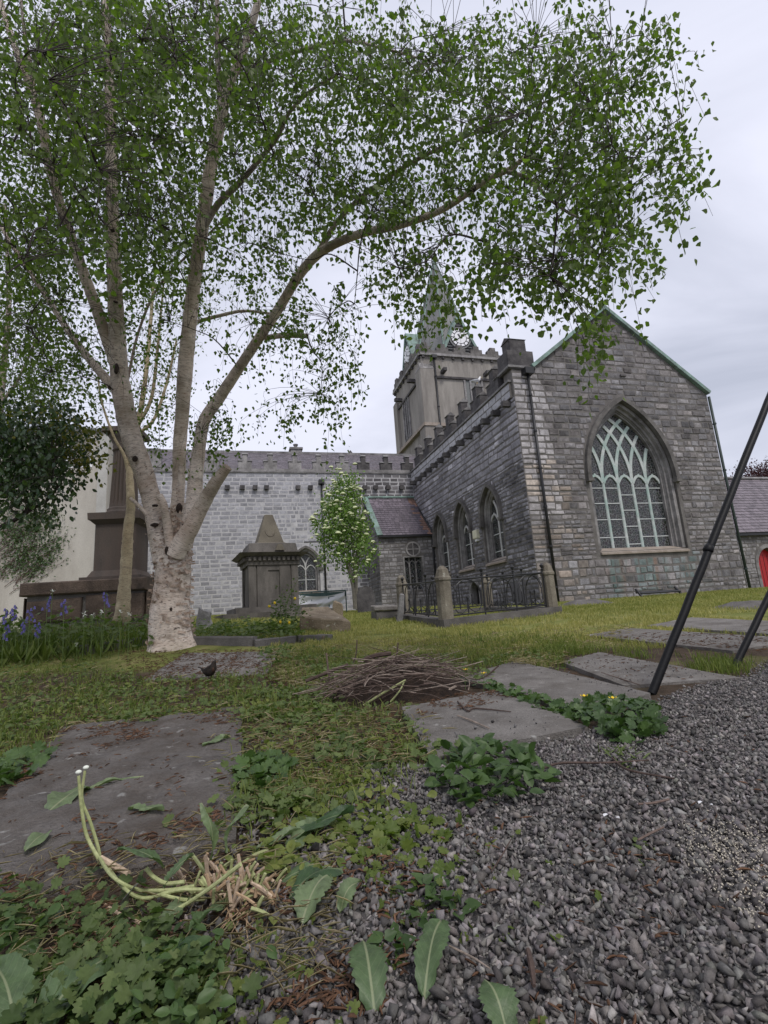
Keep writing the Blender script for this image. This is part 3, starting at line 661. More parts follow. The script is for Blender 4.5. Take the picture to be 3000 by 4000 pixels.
def col_pslate(u, v, rg):
    b = rg.uniform(.75, 1.2); c = np.array([b * 1.0, b * .93, b * 1.0])
    if u > -.55 and rg.random() < .7: c = c * np.array([1.9, 1.35, .85])
    if v > Lp - 1.2 and rg.random() < .5: c = c * 1.5
    return tuple(c)
masonry(PPr, [(pL + .28, 0), (-.05, 0), (-.05, Lp), (pL + .28, Lp)], [], pr, M_slate, (.235, .235), (.2, .3), col_pslate, 250, (.006, .012), gap=.006, name='slate', seed=18, tilt=.016, flat=.2, stuff='slates')
MB().frame_box(PPr.o, CE, Sd, Nr, pL - .08, pL + .26, -.02, Lp + .3, -.05, .07).build('copper_verge', M_copper, pr)
MB().frame_box(PPr.o, CE, Sd, Nr, pL + .27, -.05, Lp - .12, Lp + .05, .03, .12).build('copper_flashing', M_copper, pr)
MB().frame_box(PP.o, CE, ZV, -CN, pL, -.1, pe - .1, pe, .12, .26).build('gutter', M_black, church)
pipe([PP.at(-.12, pe + 2.6, .0) + CN * 2.6, PP.at(-.12, pe + .3, .1), PP.at(-.12, .8, .1)], .06, M_black, 4)
pipe([PN.at(PN.uv(548, 2050)[0], PN.uv(548, 1990)[1], .12), PN.at(PN.uv(548, 2050)[0], 1.0, .12)], .07, M_black, 4)
pipe([PN.at(PN.uv(1255, 1900)[0], PN.uv(1255, 1890)[1], .12), PN.at(PN.uv(1255, 1900)[0], .9, .12)], .055, M_black, 4, .18)

# tower
ST = 20.0; PT = Plane(OG + CN * ST, CE, -CN); tu = PT.uv(1652, 1500)[0]; PTw = Plane(PT.at(tu, 0), CN, -CE); TL = PTw.uv(1549, 1600)[0]; TWd = TL
zpar = PT.uv(1680, 1392)[1]; zs2 = PT.uv(1690, 1662)[1]; zsh = PT.uv(1760, 1478)[1]; ztop = PT.uv(1760, 1345)[1]
tower = MB().frame_box(PT.o, CE, ZV, -CN, tu, tu + TWd, 6.0, zpar, -TL, 0).build('tower', M_render, church)
cT = PT.at(tu + TWd / 2, 0, -TL / 2)
for pl, a0 in ((PT, tu), (PTw, 0.0)):
    for u0, u1 in ((a0 - .22 if pl is PT else -.22, a0 + 1.0), (a0 + TWd - .9, a0 + TWd + .22)):
        MB().frame_box(pl.o, pl.U, ZV, pl.N, u0, u1, 6.0, zpar - 1.3, -.1, .26).build('corner_buttress', M_render, tower)
        MB().prism([pl.at(u0 - .02, zpar - 1.3, .28), pl.at(u0 - .02, zpar - 1.3, -.05), pl.at(u0 - .02, zpar - .65, -.05)], pl.U * (u1 - u0 + .04)).build('weathering', M_jamb, tower)
    MB().frame_box(pl.o, pl.U, ZV, pl.N, a0 - .3, a0 + TWd + .3, zs2 - .14, zs2 + .14, -.1, .36).build('string_course', M_sill, tower)
    MB().frame_box(pl.o, pl.U, ZV, pl.N, a0 + 1.0, a0 + TWd - .9, zsh - .1, zsh + .1, -.1, .16).build('string_course', M_dark, tower)
    MB().frame_box(pl.o, pl.U, ZV, pl.N, a0 - .12, a0 + TWd + .12, zpar, zpar + .22, -.2, .26).build('parapet_course', M_jamb, tower)
    for k in range(9): MB().frame_box(pl.o, pl.U, ZV, pl.N, a0 + .1 + k * (TWd - .35) / 8, a0 + .28 + k * (TWd - .35) / 8, zpar - .22, zpar - .003, -.05, .2).build('corbel', M_dark, tower)
    for k, u in enumerate((a0 + 1.9, a0 + TWd - 1.9)):
        MB().prism([pl.at(u - .16, zsh + .35, 0), pl.at(u + .16, zsh + .35, 0), pl.at(u + .16, zsh + .65, 0), pl.at(u - .16, zsh + .65, 0)], pl.N * .75).build('water_spout', M_dark, tower)
    # belfry opening of three lights with louvres
    c = a0 + TWd * .60; hw = .92; z0, z1 = zs2 + .5, zsh - .12
    MB().frame_box(pl.o, pl.U, ZV, pl.N, c - hw, c + hw, z0, z1, -.05, .012).build('louvre_recess', M_lead, tower)
    for k in range(4): MB().frame_box(pl.o, pl.U, ZV, pl.N, c - hw + k * (2 * hw - .16) / 3, c - hw + .16 + k * (2 * hw - .16) / 3, z0, z1, 0, .12).build('mullion', M_jamb, tower)
    for k in range(14): MB().frame_box(pl.o, pl.U, ZV, pl.N, c - .14, c + .14, z0 + .15 + k * .14, z0 + .24 + k * .14, .0, .07).build('louvre', M_void, tower)
    nmer = 5; wdt = (TWd + .3) / nmer
    for k in range(nmer):
        xa = a0 - .15 + k * wdt; bt = MB()
        bt.frame_box(pl.o, pl.U, ZV, pl.N, xa + .001, xa + wdt - .001, zpar + .222, zpar + .5, -.2, .2)
        bt.frame_box(pl.o, pl.U, ZV, pl.N, xa, xa + wdt * .68, zpar + .502, zpar + .88, -.196, .196)
        bt.frame_box(pl.o, pl.U, ZV, pl.N, xa + wdt * .17, xa + wdt * .5, zpar + .882, zpar + 1.2, -.19, .19)
        bt.build('merlon', M_dkcap, tower)
pq = pipe([PT.at(tu + 1.12, zpar - .3, .3), PT.at(tu + 1.12, 8, .3)], .09, M_black, 5, .22); pq['label'] = 'tower drainpipe'
# spire: broached octagon in lead with copper ribs
ap = P(1683, 1012, cT[1]); zb = zpar + .4; spz = ap[2]; sb = TL / 2 - .45; vs_ = []; ct = np.array([cT[0], cT[1], 0])
for z, rr in ((zb, sb * 1.02), (zb + 2.4, sb * .86), (spz, .04)):
    for k in range(8):
        a = math.pi / 8 + k * math.pi / 4 + YAW; vs_.append(ct + np.array([rr * math.cos(a), rr * math.sin(a), z]))
sp = mesh_obj('spire', vs_, [(i * 8 + k, i * 8 + (k + 1) % 8, i * 8 + 8 + (k + 1) % 8, i * 8 + 8 + k) for i in range(2) for k in range(8)], M_lead, church)
for k in range(8): MB().tube(np.array([vs_[k], vs_[8 + k], vs_[16 + k]]), [.09, .08, .05], 6).build('rib', M_copper, sp)
seam = MB()
for k in range(8):
    for f in (.25, .5, .75):
        a, b = vs_[8 + k] * (1 - f) + vs_[8 + (k + 1) % 8] * f, vs_[16 + k]; seam.tube(np.array([a, b]), [.035, .02], 5)
tag(seam.build('seams', M_lead, sp), kind='stuff')
def clock(pl, uc, zc, r, n):
    H = r * 2.75; hw = r * 1.95; z0 = zc - r * 1.9
    d = MB().prism([pl.at(uc - hw, z0, n), pl.at(uc + hw, z0, n), pl.at(uc, z0 + H * 1.5, n)], -pl.N * 2.0).build('clock_gable', M_lead, church)
    for sg in (-1, 1): MB().ribbon(pl.o, pl.U, ZV, pl.N, [(uc + sg * hw * 1.06, z0), (uc, z0 + H * 1.58)], .22, n - 2.0, n + .2 + .003 * sg).build('verge', M_copper, d)
    for k in range(16):
        z = z0 + .2 + k * .27; x = hw * (1 - (z - z0) / (H * 1.5)) - .12
        if x > .1: MB().frame_box(pl.o, pl.U, ZV, pl.N, uc - x, uc + x, z, z + .12, n, n + .05).build('louvre', M_void, d)
    ring = lambda a, k=40: [(uc + a * math.cos(t), zc + a * math.sin(t)) for t in np.linspace(0, 2 * math.pi, k, endpoint=False)]
    MB().prism([pl.at(x, y, n + .06) for x, y in ring(r * 1.18)], pl.N * .06).build('clock_case', M_lead, d)
    f = MB().prism([pl.at(x, y, n + .12) for x, y in ring(r)], pl.N * .03).build('clock_dial', M_void, d)
    for k in range(12):
        a = k * math.pi / 6 + math.pi / 12
        p = [(uc + rr * math.cos(a + da), zc + rr * math.sin(a + da)) for rr, da in ((r * .70, -.2), (r * .95, -.2), (r * .95, .2), (r * .70, .2))]
        MB().prism([pl.at(x, y, n + .15) for x, y in p], pl.N * .02).build('numeral', M_white, f)
    MB().prism([pl.at(x, y, n + .15) for x, y in ring(r * .62)], pl.N * .02).build('dial_centre', M_white, f)
    for a, l, wd in ((2.15, .42, .14), (3.75, .58, .09)): MB().ribbon(pl.o, pl.U, ZV, pl.N, [(uc - .1 * math.cos(a) * r, zc - .1 * r * math.sin(a)), (uc + l * r * math.cos(a), zc + l * r * math.sin(a))], wd, n + .172, n + .19).build('clock_hand', M_black, f)
PT2 = Plane(PT.o + CN * .32, CE, -CN); cu_, cz_ = PT2.uv(1795, 1322); clock(PT2, cu_, cz_, .92, 0.0)
clock(Plane(PTw.o + CE * .32, CN, -CE), TL / 2, cz_, .92, 0.0)

# gull on the battlements and box on the west wall
def ell(m, c, ax, R, n=10, k=14, col=None):
    vs_ = []; fs = []; R = np.asarray(R)
    for i in range(n + 1):
        t = math.pi * i / n
        for j in range(k):
            a = 2 * math.pi * j / k; vs_.append(np.asarray(c) + R @ (np.array(ax) * [math.cos(t), math.sin(t) * math.cos(a), math.sin(t) * math.sin(a)]))
    for i in range(n):
        for j in range(k): fs.append((i * k + j, i * k + (j + 1) % k, (i + 1) * k + (j + 1) % k, (i + 1) * k + j))
    m.add(vs_, fs, col)
def axes(d):
    d = np.asarray(d, float); d = d / np.linalg.norm(d); s = np.cross(d, ZV); s /= np.linalg.norm(s); return np.stack([d, s, np.cross(s, d)], 1)
def loft(m, sections, k=12):
    """body of revolution-like loft: (centre, radius across, radius up, direction)"""
    vs_ = []; fs = []
    for c, ra, rb, d in sections:
        A = axes(d)
        for j in range(k):
            a = 2 * math.pi * j / k; vs_.append(np.asarray(c, float) + A[:, 1] * ra * math.cos(a) + A[:, 2] * rb * math.sin(a))
    n = len(sections)
    for i in range(n - 1):
        for j in range(k): fs.append((i * k + j, i * k + (j + 1) % k, (i + 1) * k + (j + 1) % k, (i + 1) * k + j))
    fs += [tuple(range(k)), tuple((n - 1) * k + j for j in range(k))]; m.add(vs_, fs)

# gull standing on a merlon
gp = P(1852, 1494, PWW.at(4.0, 0)[1]); gbase = PWW.at(3.58, 10.1 + 1.45 * 1.02 + .0, -.17)
M_gull = mat_plain('white_feathers', (.75, .75, .76), .7, var=.1); M_wing = mat_plain('grey_feathers', (.32, .33, .35), .7, var=.15); M_bill = mat_plain('yellow_bill', (.6, .4, .05), .5)
gull = thing('gull', gbase, 'white gull standing on top of the church battlements', 'bird')
d = -CE * .75 + CN * .1; d = -d / np.linalg.norm(d); b0 = gbase + ZV * .17
m = MB(); loft(m, [(b0 - d * .30 + ZV * .0, .01, .01, d), (b0 - d * .2 + ZV * .015, .05, .035, d), (b0 - d * .05, .09, .08, d), (b0 + d * .08 + ZV * .03, .095, .095, d + ZV * .3), (b0 + d * .17 + ZV * .10, .07, .065, d + ZV), (b0 + d * .20 + ZV * .17, .05, .05, d * .4 + ZV), (b0 + d * .225 + ZV * .22, .052, .05, d + ZV * .3), (b0 + d * .28 + ZV * .225, .02, .02, d)])
m.build('body', M_gull, gull, smooth=True)
for sg in (-1, 1):
    s = np.cross(d, ZV) * sg * .085
    m = MB(); loft(m, [(b0 + s + d * .1 + ZV * .04, .01, .05, d), (b0 + s * 1.1 - d * .05 + ZV * .03, .014, .06, d), (b0 + s * .6 - d * .36 + ZV * .0, .004, .01, d)], 8); m.build('wing', M_wing, gull, smooth=True)
    MB().tube(np.array([gbase + s * .5 + d * .03, b0 + s * .5 + d * .03 - ZV * .05]), .008, 6).build('leg', M_bill, gull)
MB().tube(np.array([b0 + d * .27 + ZV * .225, b0 + d * .34 + ZV * .215]), [.016, .004], 6).build('bill', M_bill, gull)
bx0, bz0 = PWW.uv(1867, 2088)
box = thing('alarm_box', PWW.at(bx0, bz0 - .2, 0), 'small cream box fixed between the windows of the dark west wall', 'box')
M_cream = mat_plain('cream_plastic', (.62, .60, .46), .5, var=.06)
MB().frame_box(PWW.o, CN, ZV, -CE, bx0 - .22, bx0 + .22, bz0 - .2, bz0 + .22, .005, .2, bev=.02).build('case', M_cream, box)
MB().frame_box(PWW.o, CN, ZV, -CE, bx0 - .12, bx0 + .12, bz0 - .34, bz0 - .202, .005, .14).build('lamp', M_white, box)

# ------------------------------------------------------------------ low building with the red door
PV = Plane(OG + CN * 3.2, CE, -CN)
dl, dz = PV.uv(2962, 2200); da, dzt = PV.uv(2994, 2140); ve = PV.uv(2930, 2081)[1]; vg = gz(*PV.at(da, 0)[:2]) - .05
vest = thing('vestry', PV.at(da, 0)[:2].tolist() + [vg], 'low stone side building with slate roof and red arched door', 'building')
hw = da - dl; ds = dzt - hw * 1.15
church_keep = church
v_out = [(10.42, vg - .2), (29.8, vg - .2), (29.8, ve), (10.42, ve)]; v_hole = arch_poly(da, vg - .1, ds, hw, dzt - ds, 10)
vw = wall_slab('wall', PV, v_out, [v_hole], .5, M_mortar, vest)
masonry(PV, v_out, [arch_poly(da, vg - .1, ds, hw + .22, dzt - ds + .25, 10)], vw, M_stone, (.14, .26), (.2, .6), lambda u, v, r: (r.uniform(.75, 1.3),) * 3, 120, (.005, .025), seed=21)
M_red = mat_plain('red_painted_boards', (.36, .012, .016), .45, var=.12, scale=5)
door = MB().prism([PV.at(a, b, -.30) for a, b in arch_poly(da, vg - .09, ds, hw - .01, dzt - ds - .01, 10)], -CN * -.05).build('door', M_red, vest)
for k in range(1, 6): MB().frame_box(PV.o, CE, ZV, -CN, da - hw + k * hw / 3 - .012, da - hw + k * hw / 3 + .012, vg, dzt - .35, -.302, -.292).build('board_joint', M_void, door)
MB().ribbon(PV.o, CE, ZV, -CN, [(da - hw - .1, vg)] + arch_pts(da, ds, hw + .1, dzt - ds + .12, 10) + [(da + hw + .1, vg)], .2, -.4, .03).build('door_surround', M_jamb, door)
rz = Plane(OG + CN * 6.6, CE, -CN).uv(2920, 1872)[1]
e0 = PV.at(0, ve - .02, .28); e1 = OG + CN * 6.6 + ZV * rz; Sd = e1 - e0; Sd -= CE * (Sd @ CE); Lv = np.linalg.norm(Sd); Sd /= Lv; Nr = np.cross(CE, Sd); Nr = Nr if Nr[2] > 0 else -Nr
PVr = Plane(e0, CE, Nr, Sd); vr_ = MB().frame_box(e0, CE, Sd, Nr, 10.44, 30.0, 0, Lv, -.1, 0).build('roof', M_black, vest)
masonry(PVr, [(10.46, 0), (30.0, 0), (30.0, Lv), (10.46, Lv)], [], vr_, M_slate, (.27, .27), (.24, .36), lambda u, v, r: tuple(np.array([1.25, 1.18, 1.22]) * r.uniform(.75, 1.3)), 200, (.006, .012), gap=.006, name='slate', seed=22, tilt=.016, flat=.2, stuff='slates')
MB().frame_box(PVr.o, CE, Sd, Nr, 10.44, 30.0, Lv - .1, Lv + .08, .02, .13).build('ridge_tile', M_cap, vr_)
MB().frame_box(PV.o, CE, ZV, -CN, 10.6, 30.0, ve - .18, ve - .06, .12, .3).build('gutter', M_black, vest)
MB().tube(np.array([PV.at(11.25, ve - .2, .2), PV.at(11.3, ve - .6, .1), PV.at(11.35, vg, .1)]), .06, 10).build('drainpipe', mat_plain('grey_pipe', (.28, .30, .31), .5), vest)
MB().prism([e1 + CE * 10.44, e1 + CE * 30.0, e1 + CE * 30.0 + ZV * (vg - rz), e1 + CE * 10.44 + ZV * (vg - rz)], CN * .3).build('back_wall', M_mortar, vest)

# ------------------------------------------------------------------ cream rendered house on the left
M_cream_r = mat_rough('cream_render', (.38, .355, .318), (.50, .47, .425), .8, 60, .95, .4, .01, dark=(.30, .27, .235), dscale=.6, stretch=(1, 1, .35))
hc = P(402, 2300, 21.0); hu = np.array([math.cos(R_(6)), math.sin(R_(6)), 0]); hn = np.array([-hu[1], hu[0], 0]); hg = .8
PH = Plane(np.array([hc[0], hc[1], 0]), hu, -hn); ht = PH.uv(390, 1690)[1]
house = thing('rendered_house', PH.at(0, hg), 'cream rendered house wall behind the fluted column', 'house')
wu, wv = PH.uv(318, 1748); hh = [(wu - .55, wv - .9), (wu + .45, wv - .9), (wu + .45, wv + .75), (wu - .55, wv + .75)]
hw_ = wall_slab('wall', PH, [(-16, hg - .3), (0, hg - .3), (0, ht), (-16, ht + .55)], [hh], .4, M_cream_r, house)
wq = MB().ribbon(PH.o, hu, ZV, -hn, hh, .09, -.2, .03, closed=True).build('window', M_white, house)
MB().prism([PH.at(a, b, -.16) for a, b in hh], hn * .03).build('pane', M_glass, wq); MB().frame_box(PH.o, hu, ZV, -hn, wu - .55, wu + .45, wv - .1, wv - .04, -.2, .0).build('glazing_bar', M_white, wq)
MB().frame_box(PH.o, hn, ZV, hu, .401, 1.7, hg - .3, ht - .05, -.4, 0).build('side_wall', mat_rough('ivy_stained_wall', (.10, .095, .085), (.2, .19, .17), 2, 30, .95, .8, .03), house)
MB().prism([PH.at(-16.2, ht + .56, .12), PH.at(.15, ht + .0, .12), PH.at(.15, ht + .14, .12), PH.at(-16.2, ht + .70, .12)], hn * 1.95).build('roof', mat_rough('grey_slate_edge', (.10, .10, .10), (.17, .165, .165), 4, 30, .7), house)
MB().frame_box(PH.o, hu, ZV, -hn, -.42, -.02, hg - .3, ht - .1, .002, .03).build('corner_pilaster', mat_rough('grey_render', (.35, .34, .32), (.46, .45, .43), 1, 50, .95, .4, .01), house)

# ------------------------------------------------------------------ fluted column monument
YM = 12.0
M_mon = mat_rough('dark_monument_stone', (.052, .042, .036), (.115, .094, .08), 3, 45, .85, .6, .008, dark=(.07, .048, .036), dscale=1.5, stretch=(1, 1, .3), spec=.4)
M_monb = mat_rough('brown_monument_blocks', (.07, .05, .038), (.155, .115, .09), 3, 35, .9, 1.0, .02, dark=(.035, .028, .024), dscale=2)
mc = P(442, 2225, YM); my = R_(8); mu = np.array([math.cos(my), math.sin(my), 0]); mn = np.array([-mu[1], mu[0], 0])
PM = Plane(np.array([mc[0], mc[1], 0]), mu, -mn); mz = lambda py: P(442, py, YM)[2]
s_ = YM / FPX * .89
mon = thing('column_monument', (mc[0], mc[1] + .5, .5), 'dark monument with fluted column on tall pedestal behind the birch', 'monument')
zB, z1, z2, z3, z4 = .45, mz(2266), mz(2252), mz(2226), mz(2045)
def sq(name, z0, z1, a, mat, b=None, parent=mon, c=.52):
    """square tier of half width a (b at top) centred on the column axis"""
    b = a if b is None else b; o_ = PM.at(0, 0, -c); q = lambda u, v, z: o_ + mu * u + mn * v + ZV * z
    vs_ = [q(-a, -a, z0), q(a, -a, z0), q(a, a, z0), q(-a, a, z0), q(-b, -b, z1), q(b, -b, z1), q(b, b, z1), q(-b, b, z1)]
    return mesh_obj(name, vs_, [(3, 2, 1, 0), (4, 5, 6, 7), (0, 1, 5, 4), (1, 2, 6, 5), (2, 3, 7, 6), (3, 0, 4, 7)], mat, parent)
# stepped base of separate blocks
bu0, bu1 = PM.uv(122, 2330)[0], PM.uv(585, 2330)[0]
core = MB().frame_box(PM.o, mu, ZV, -mn, bu0 + .06, bu1 - .06, zB, z1 - .30, -1.35, .28).build('plinth', M_mortar, mon)
rows = [(zB, zB + .42, 3), (zB + .43, z1 - .33, 2)]
for (a, b, n) in rows:
    ed = [bu0 + (bu1 - bu0) * k / n for k in range(n + 1)]
    for k in range(n):
        vs_ = stone_verts(PM, ed[k] + .01, ed[k + 1] - .01, a + .01, b - .01, .34 + random.uniform(-.01, .02), random, 0, 3.0); mesh_obj('block', vs_, SF, M_monb, core)
for k, u in enumerate((bu0, bu1)): MB().frame_box(PM.o, mu, ZV, -mn, u - .0 if k else u - .02, u + .02 if k else u, zB, z1 - .33, -1.3, .25).build('end_block', M_monb, core)
MB().frame_box(PM.o, mu, ZV, -mn, bu0 - .05, bu1 + .05, z1 - .30, z1, -1.45, .42, bev=.03).build('base_slab', M_monb, mon)
sq('pedestal_step', z1 + .003, z2, 79 * s_ * 2 / 1.25, M_mon); sq('pedestal_moulding', z2 + .002, z3, 105 * s_, M_mon, 90 * s_)
die = sq('pedestal', z3 + .002, z4, 86 * s_, M_mon)
zc0 = mz(2058); zc1 = mz(2012); zc2 = mz(2003)
sq('cornice', z4 + .002, z4 + .10, 88 * s_, M_mon, 106 * s_); sq('cornice_slab', z4 + .102, zc2, 110 * s_, M_mon, 112 * s_)
co = PM.at(0, 0, -.52); zs0 = zc2 + .002
MB().lathe(co, [(.40, zs0), (.43, zs0 + .05), (.40, zs0 + .10), (.365, zs0 + .12), (.385, zs0 + .16), (.34, zs0 + .20)], 32).build('column_base', M_mon, mon, smooth=True)
zt = mz(1745); vs_ = []; fs = []; nf = 96
for i in range(9):
    f = i / 8; r = .335 - .06 * f
    for k in range(nf):
        a = 2 * math.pi * k / nf; fl = abs(math.sin(a * 10)); rr = r * (1 - .16 * (1 - fl) * (1 if 0 < i < 8 else .3)); vs_.append(co + np.array([rr * math.cos(a), rr * math.sin(a), zs0 + .20 + (zt - zs0 - .20) * f]))
for i in range(8):
    for k in range(nf): fs.append((i * nf + k, i * nf + (k + 1) % nf, (i + 1) * nf + (k + 1) % nf, (i + 1) * nf + k))
mesh_obj('fluted_shaft', vs_, fs, M_mon, mon)
MB().lathe(co, [(.28, zt), (.32, zt + .04), (.29, zt + .09), (.31, zt + .14), (.30, zt + .2), (.36, zt + .32), (.42, zt + .42), (.40, zt + .46)], 28).build('capital', M_mon, mon, smooth=True)
sq('abacus', zt + .46, zt + .58, .45, M_mon)
MB().lathe(co, [(.2, zt + .581), (.14, zt + .66), (.12, zt + .75), (.25, zt + .95), (.27, zt + 1.1), (.18, zt + 1.25), (.05, zt + 1.38)], 20).build('urn', M_mon, mon, smooth=True)

# ------------------------------------------------------------------ pyramid-topped tomb
YT = 16.0; ty = R_(24); tu_ = np.array([math.cos(ty), math.sin(ty), 0]); tn_ = np.array([-tu_[1], tu_[0], 0])
tcx = P(1073, 2369, YT); PTb = Plane(np.array([tcx[0], tcx[1], 0]), tu_, -tn_)
M_tomb = mat_rough('grey_tomb_stone', (.085, .078, .070), (.165, .15, .135), 3, 45, .85, .6, .008, dark=(.045, .04, .036), dscale=1.6, stretch=(1, 1, .35))
M_pyr = mat_rough('lichen_tomb_stone', (.12, .105, .08), (.22, .195, .15), 4, 45, .9, .7, .01, dark=(.07, .06, .048), dscale=2)
tz = lambda py: P(1073, py, YT)[2]; tk = YT / FPX
tomb = thing('pyramid_tomb', (tcx[0], tcx[1], tz(2400)), 'grey pedestal tomb with dentil cornice and truncated pyramid top', 'tomb')
hwb = 96 * tk; oT = PTb.at(0, 0, -hwb)
def tsq(name, z0, z1, a, b=None, mat=None, parent=tomb, bu=None):
    b = a if b is None else b; q = lambda u, v, z: oT + tu_ * u + tn_ * v + ZV * z
    vs_ = [q(-a, -a, z0), q(a, -a, z0), q(a, a, z0), q(-a, a, z0), q(-b, -b, z1), q(b, -b, z1), q(b, b, z1), q(-b, b, z1)]
    return mesh_obj(name, vs_, [(3, 2, 1, 0), (4, 5, 6, 7), (0, 1, 5, 4), (1, 2, 6, 5), (2, 3, 7, 6), (3, 0, 4, 7)], mat or M_tomb, parent)
tb = tz(2369)
tsq('step', .6, tz(2391), hwb + .85); tsq('step', tz(2391) + .002, tb, hwb + .45)
body = tsq('body', tb + .002, tz(2206), hwb - .05)
for u0, u1 in ((-hwb, -hwb + .22), (-hwb + .26, -hwb + .60), (hwb - .60, hwb - .26), (hwb - .22, hwb)): MB().frame_box(PTb.o, tu_, ZV, -tn_, u0, u1, tb + .003, tz(2206), -.08, .0).build('pilaster', M_tomb, body)
MB().frame_box(PTb.o, tu_, ZV, -tn_, -hwb + .602, hwb - .602, tb + .003, tz(2335), -.08, -.01).build('panel_rail', M_tomb, body); MB().frame_box(PTb.o, tu_, ZV, -tn_, -hwb + .602, hwb - .602, tz(2226), tz(2206), -.08, -.01).build('panel_rail', M_tomb, body)
PTs = Plane(PTb.at(-hwb, 0, 0), tn_, -tu_)
for s0, s1 in ((0.02, .25), (1.25, 1.5)): MB().frame_box(PTs.o, tn_, ZV, -tu_, s0, s1, tb + .003, tz(2206), -.06, .0).build('pilaster', M_tomb, body)
tsq('frieze', tz(2206) + .002, tz(2192), hwb + .04); zd = tz(2192)
tsq('dentil_band', zd + .002, tz(2172), hwb + .06)
for pl in (PTb, PTs):
    for k in range(11):
        u = (-hwb - .02 if pl is PTb else .0) + k * (2 * hwb - .05) / 10
        MB().frame_box(pl.o, pl.U, ZV, pl.N, u, u + .08, zd + .02, tz(2176), .05, .14).build('dentil', M_tomb, tomb)
tsq('cornice', tz(2172) + .002, tz(2160), hwb + .16, hwb + .30); tsq('attic', tz(2160) + .002, tz(2121), hwb + .02, hwb - .04); tsq('attic_slope', tz(2121) + .002, tz(2116), hwb - .04, hwb - .22)
MB().prism([PTb.at(.05, tz(2150), -.12), PTb.at(.35, tz(2150), -.12), PTb.at(.27, tz(2126), -.12), PTb.at(.13, tz(2126), -.12)], -tn_ * .22).build('carved_block', M_pyr, tomb)
z0, z1 = tz(2112), tz(1994); a, b = 52 * tk, 16 * tk
tsq('pyramid_plinth', tz(2116) + .002, z0, a + .06, a + .03, M_pyr); py = tsq('pyramid', z0 + .002, z1, a, b, M_pyr)
q = lambda u, z: oT + tu_ * u - tn_ * (a + (b - a) * (z - z0) / (z1 - z0) + .008) + ZV * z
MB().tube(np.array([q(.16 * math.cos(t), z0 + .42 + .16 * math.sin(t) * 1.3) for t in np.linspace(math.pi, 2 * math.pi, 10)]), .014, 6).build('carved_swag', M_pyr, py)

# ------------------------------------------------------------------ gravestones, slabs, kerbs
M_slab = mat_rough('ledger_slab', (.155, .143, .132), (.25, .232, .215), 3.5, 90, .9, 1.0, .014, dark=(.095, .082, .07), dscale=2.6, spots=(.38, .37, .35))
M_slab_d = mat_rough('dark_slab', (.10, .092, .088), (.17, .158, .148), 3, 60, .9, .8, .012, dark=(.06, .055, .05), dscale=2)
M_brown = mat_rough('brown_sandstone', (.17, .135, .095), (.28, .23, .165), 4, 40, .9, 1.0, .02, dark=(.10, .075, .05), dscale=2.5, spots=(.42, .40, .34))
def slab(name, quad, th, label, group, mat=None, lift=.03, nu=16, nv=16, seed=1.0, rough=.004):
    c = np.array([G(*q) for q in quad]); ctr = c.mean(0)
    # plane fit so that the slab stays flat
    A = np.c_[c[:, :2], np.ones(4)]; co_, *_r2 = np.linalg.lstsq(A, c[:, 2], rcond=None)
    vs_ = []; nn = lambda x, y, s: mnoise.noise(Vector((x * s, y * s, seed)))
    top = np.zeros((nv + 1, nu + 1, 3))
    for j in range(nv + 1):
        for i in range(nu + 1):
            a, b = i / nu, j / nv; p = c[0] * (1 - a) * (1 - b) + c[1] * a * (1 - b) + c[2] * a * b + c[3] * (1 - a) * b
            edge = min(a, 1 - a, b, 1 - b)
            x, y = p[0], p[1]
            if edge == 0: x += .014 * nn(x, y, 9) + .01 * nn(x, y, 3); y += .014 * nn(y, x, 9) + .01 * nn(y + 5, x, 3)
            z = co_ @ np.array([x, y, 1]) + lift + rough * nn(x, y, 4) + rough * .7 * nn(x, y, 14) - (.008 if edge == 0 else 0)
            top[j, i] = (x, y, z)
    V_ = top.reshape(-1, 3); n1 = nu + 1; fs = [(j * n1 + i, j * n1 + i + 1, (j + 1) * n1 + i + 1, (j + 1) * n1 + i) for j in range(nv) for i in range(nu)]
    ring = [i for i in range(n1)] + [j * n1 + nu for j in range(1, nv + 1)] + [nv * n1 + i for i in range(nu - 1, -1, -1)] + [j * n1 for j in range(nv - 1, 0, -1)]
    k = len(V_); V_ = np.vstack([V_, V_[ring] - np.array([0, 0, th])]); m = len(ring)
    fs += [(ring[(i + 1) % m], ring[i], k + i, k + (i + 1) % m) for i in range(m)]
    o_ = mesh_obj(name, V_, fs, mat or M_slab, origin=ctr); tag(o_, label, 'gravestone', group); return o_, c
SL = {}
_, SL['A'] = slab('ledger_stone', [(-420, 3640), (925, 3290), (950, 2768), (240, 2852)], .06, 'large worn grave slab at left littered with bark and leaves', 'flat grave slabs', mat_rough('worn_slab', (.12, .108, .10), (.21, .192, .178), 4, 60, .92, 1.0, .03, dark=(.085, .065, .05), dscale=2.2, spots=(.36, .35, .33)), lift=.022, seed=1, rough=.02, nu=30, nv=30)
_, SL['B'] = slab('ledger_stone', [(1679, 2988), (2294, 2861), (1960, 2705), (1570, 2780)], .07, 'grey grave slab in front of the twig pile, its broken corner towards the gravel', 'flat grave slabs', lift=.035, seed=2, rough=.003)
_, SL['C'] = slab('ledger_stone', [(1800, 2660), (2330, 2795), (2545, 2724), (2010, 2587)], .06, 'grey grave slab touching the foot of the near black pole', 'flat grave slabs', lift=.03, seed=3)
_, SL['D'] = slab('ledger_stone', [(2190, 2590), (2440, 2682), (2905, 2655), (2340, 2552)], .05, 'pale grave slab running between the feet of the two black poles', 'flat grave slabs', lift=.02, seed=4)
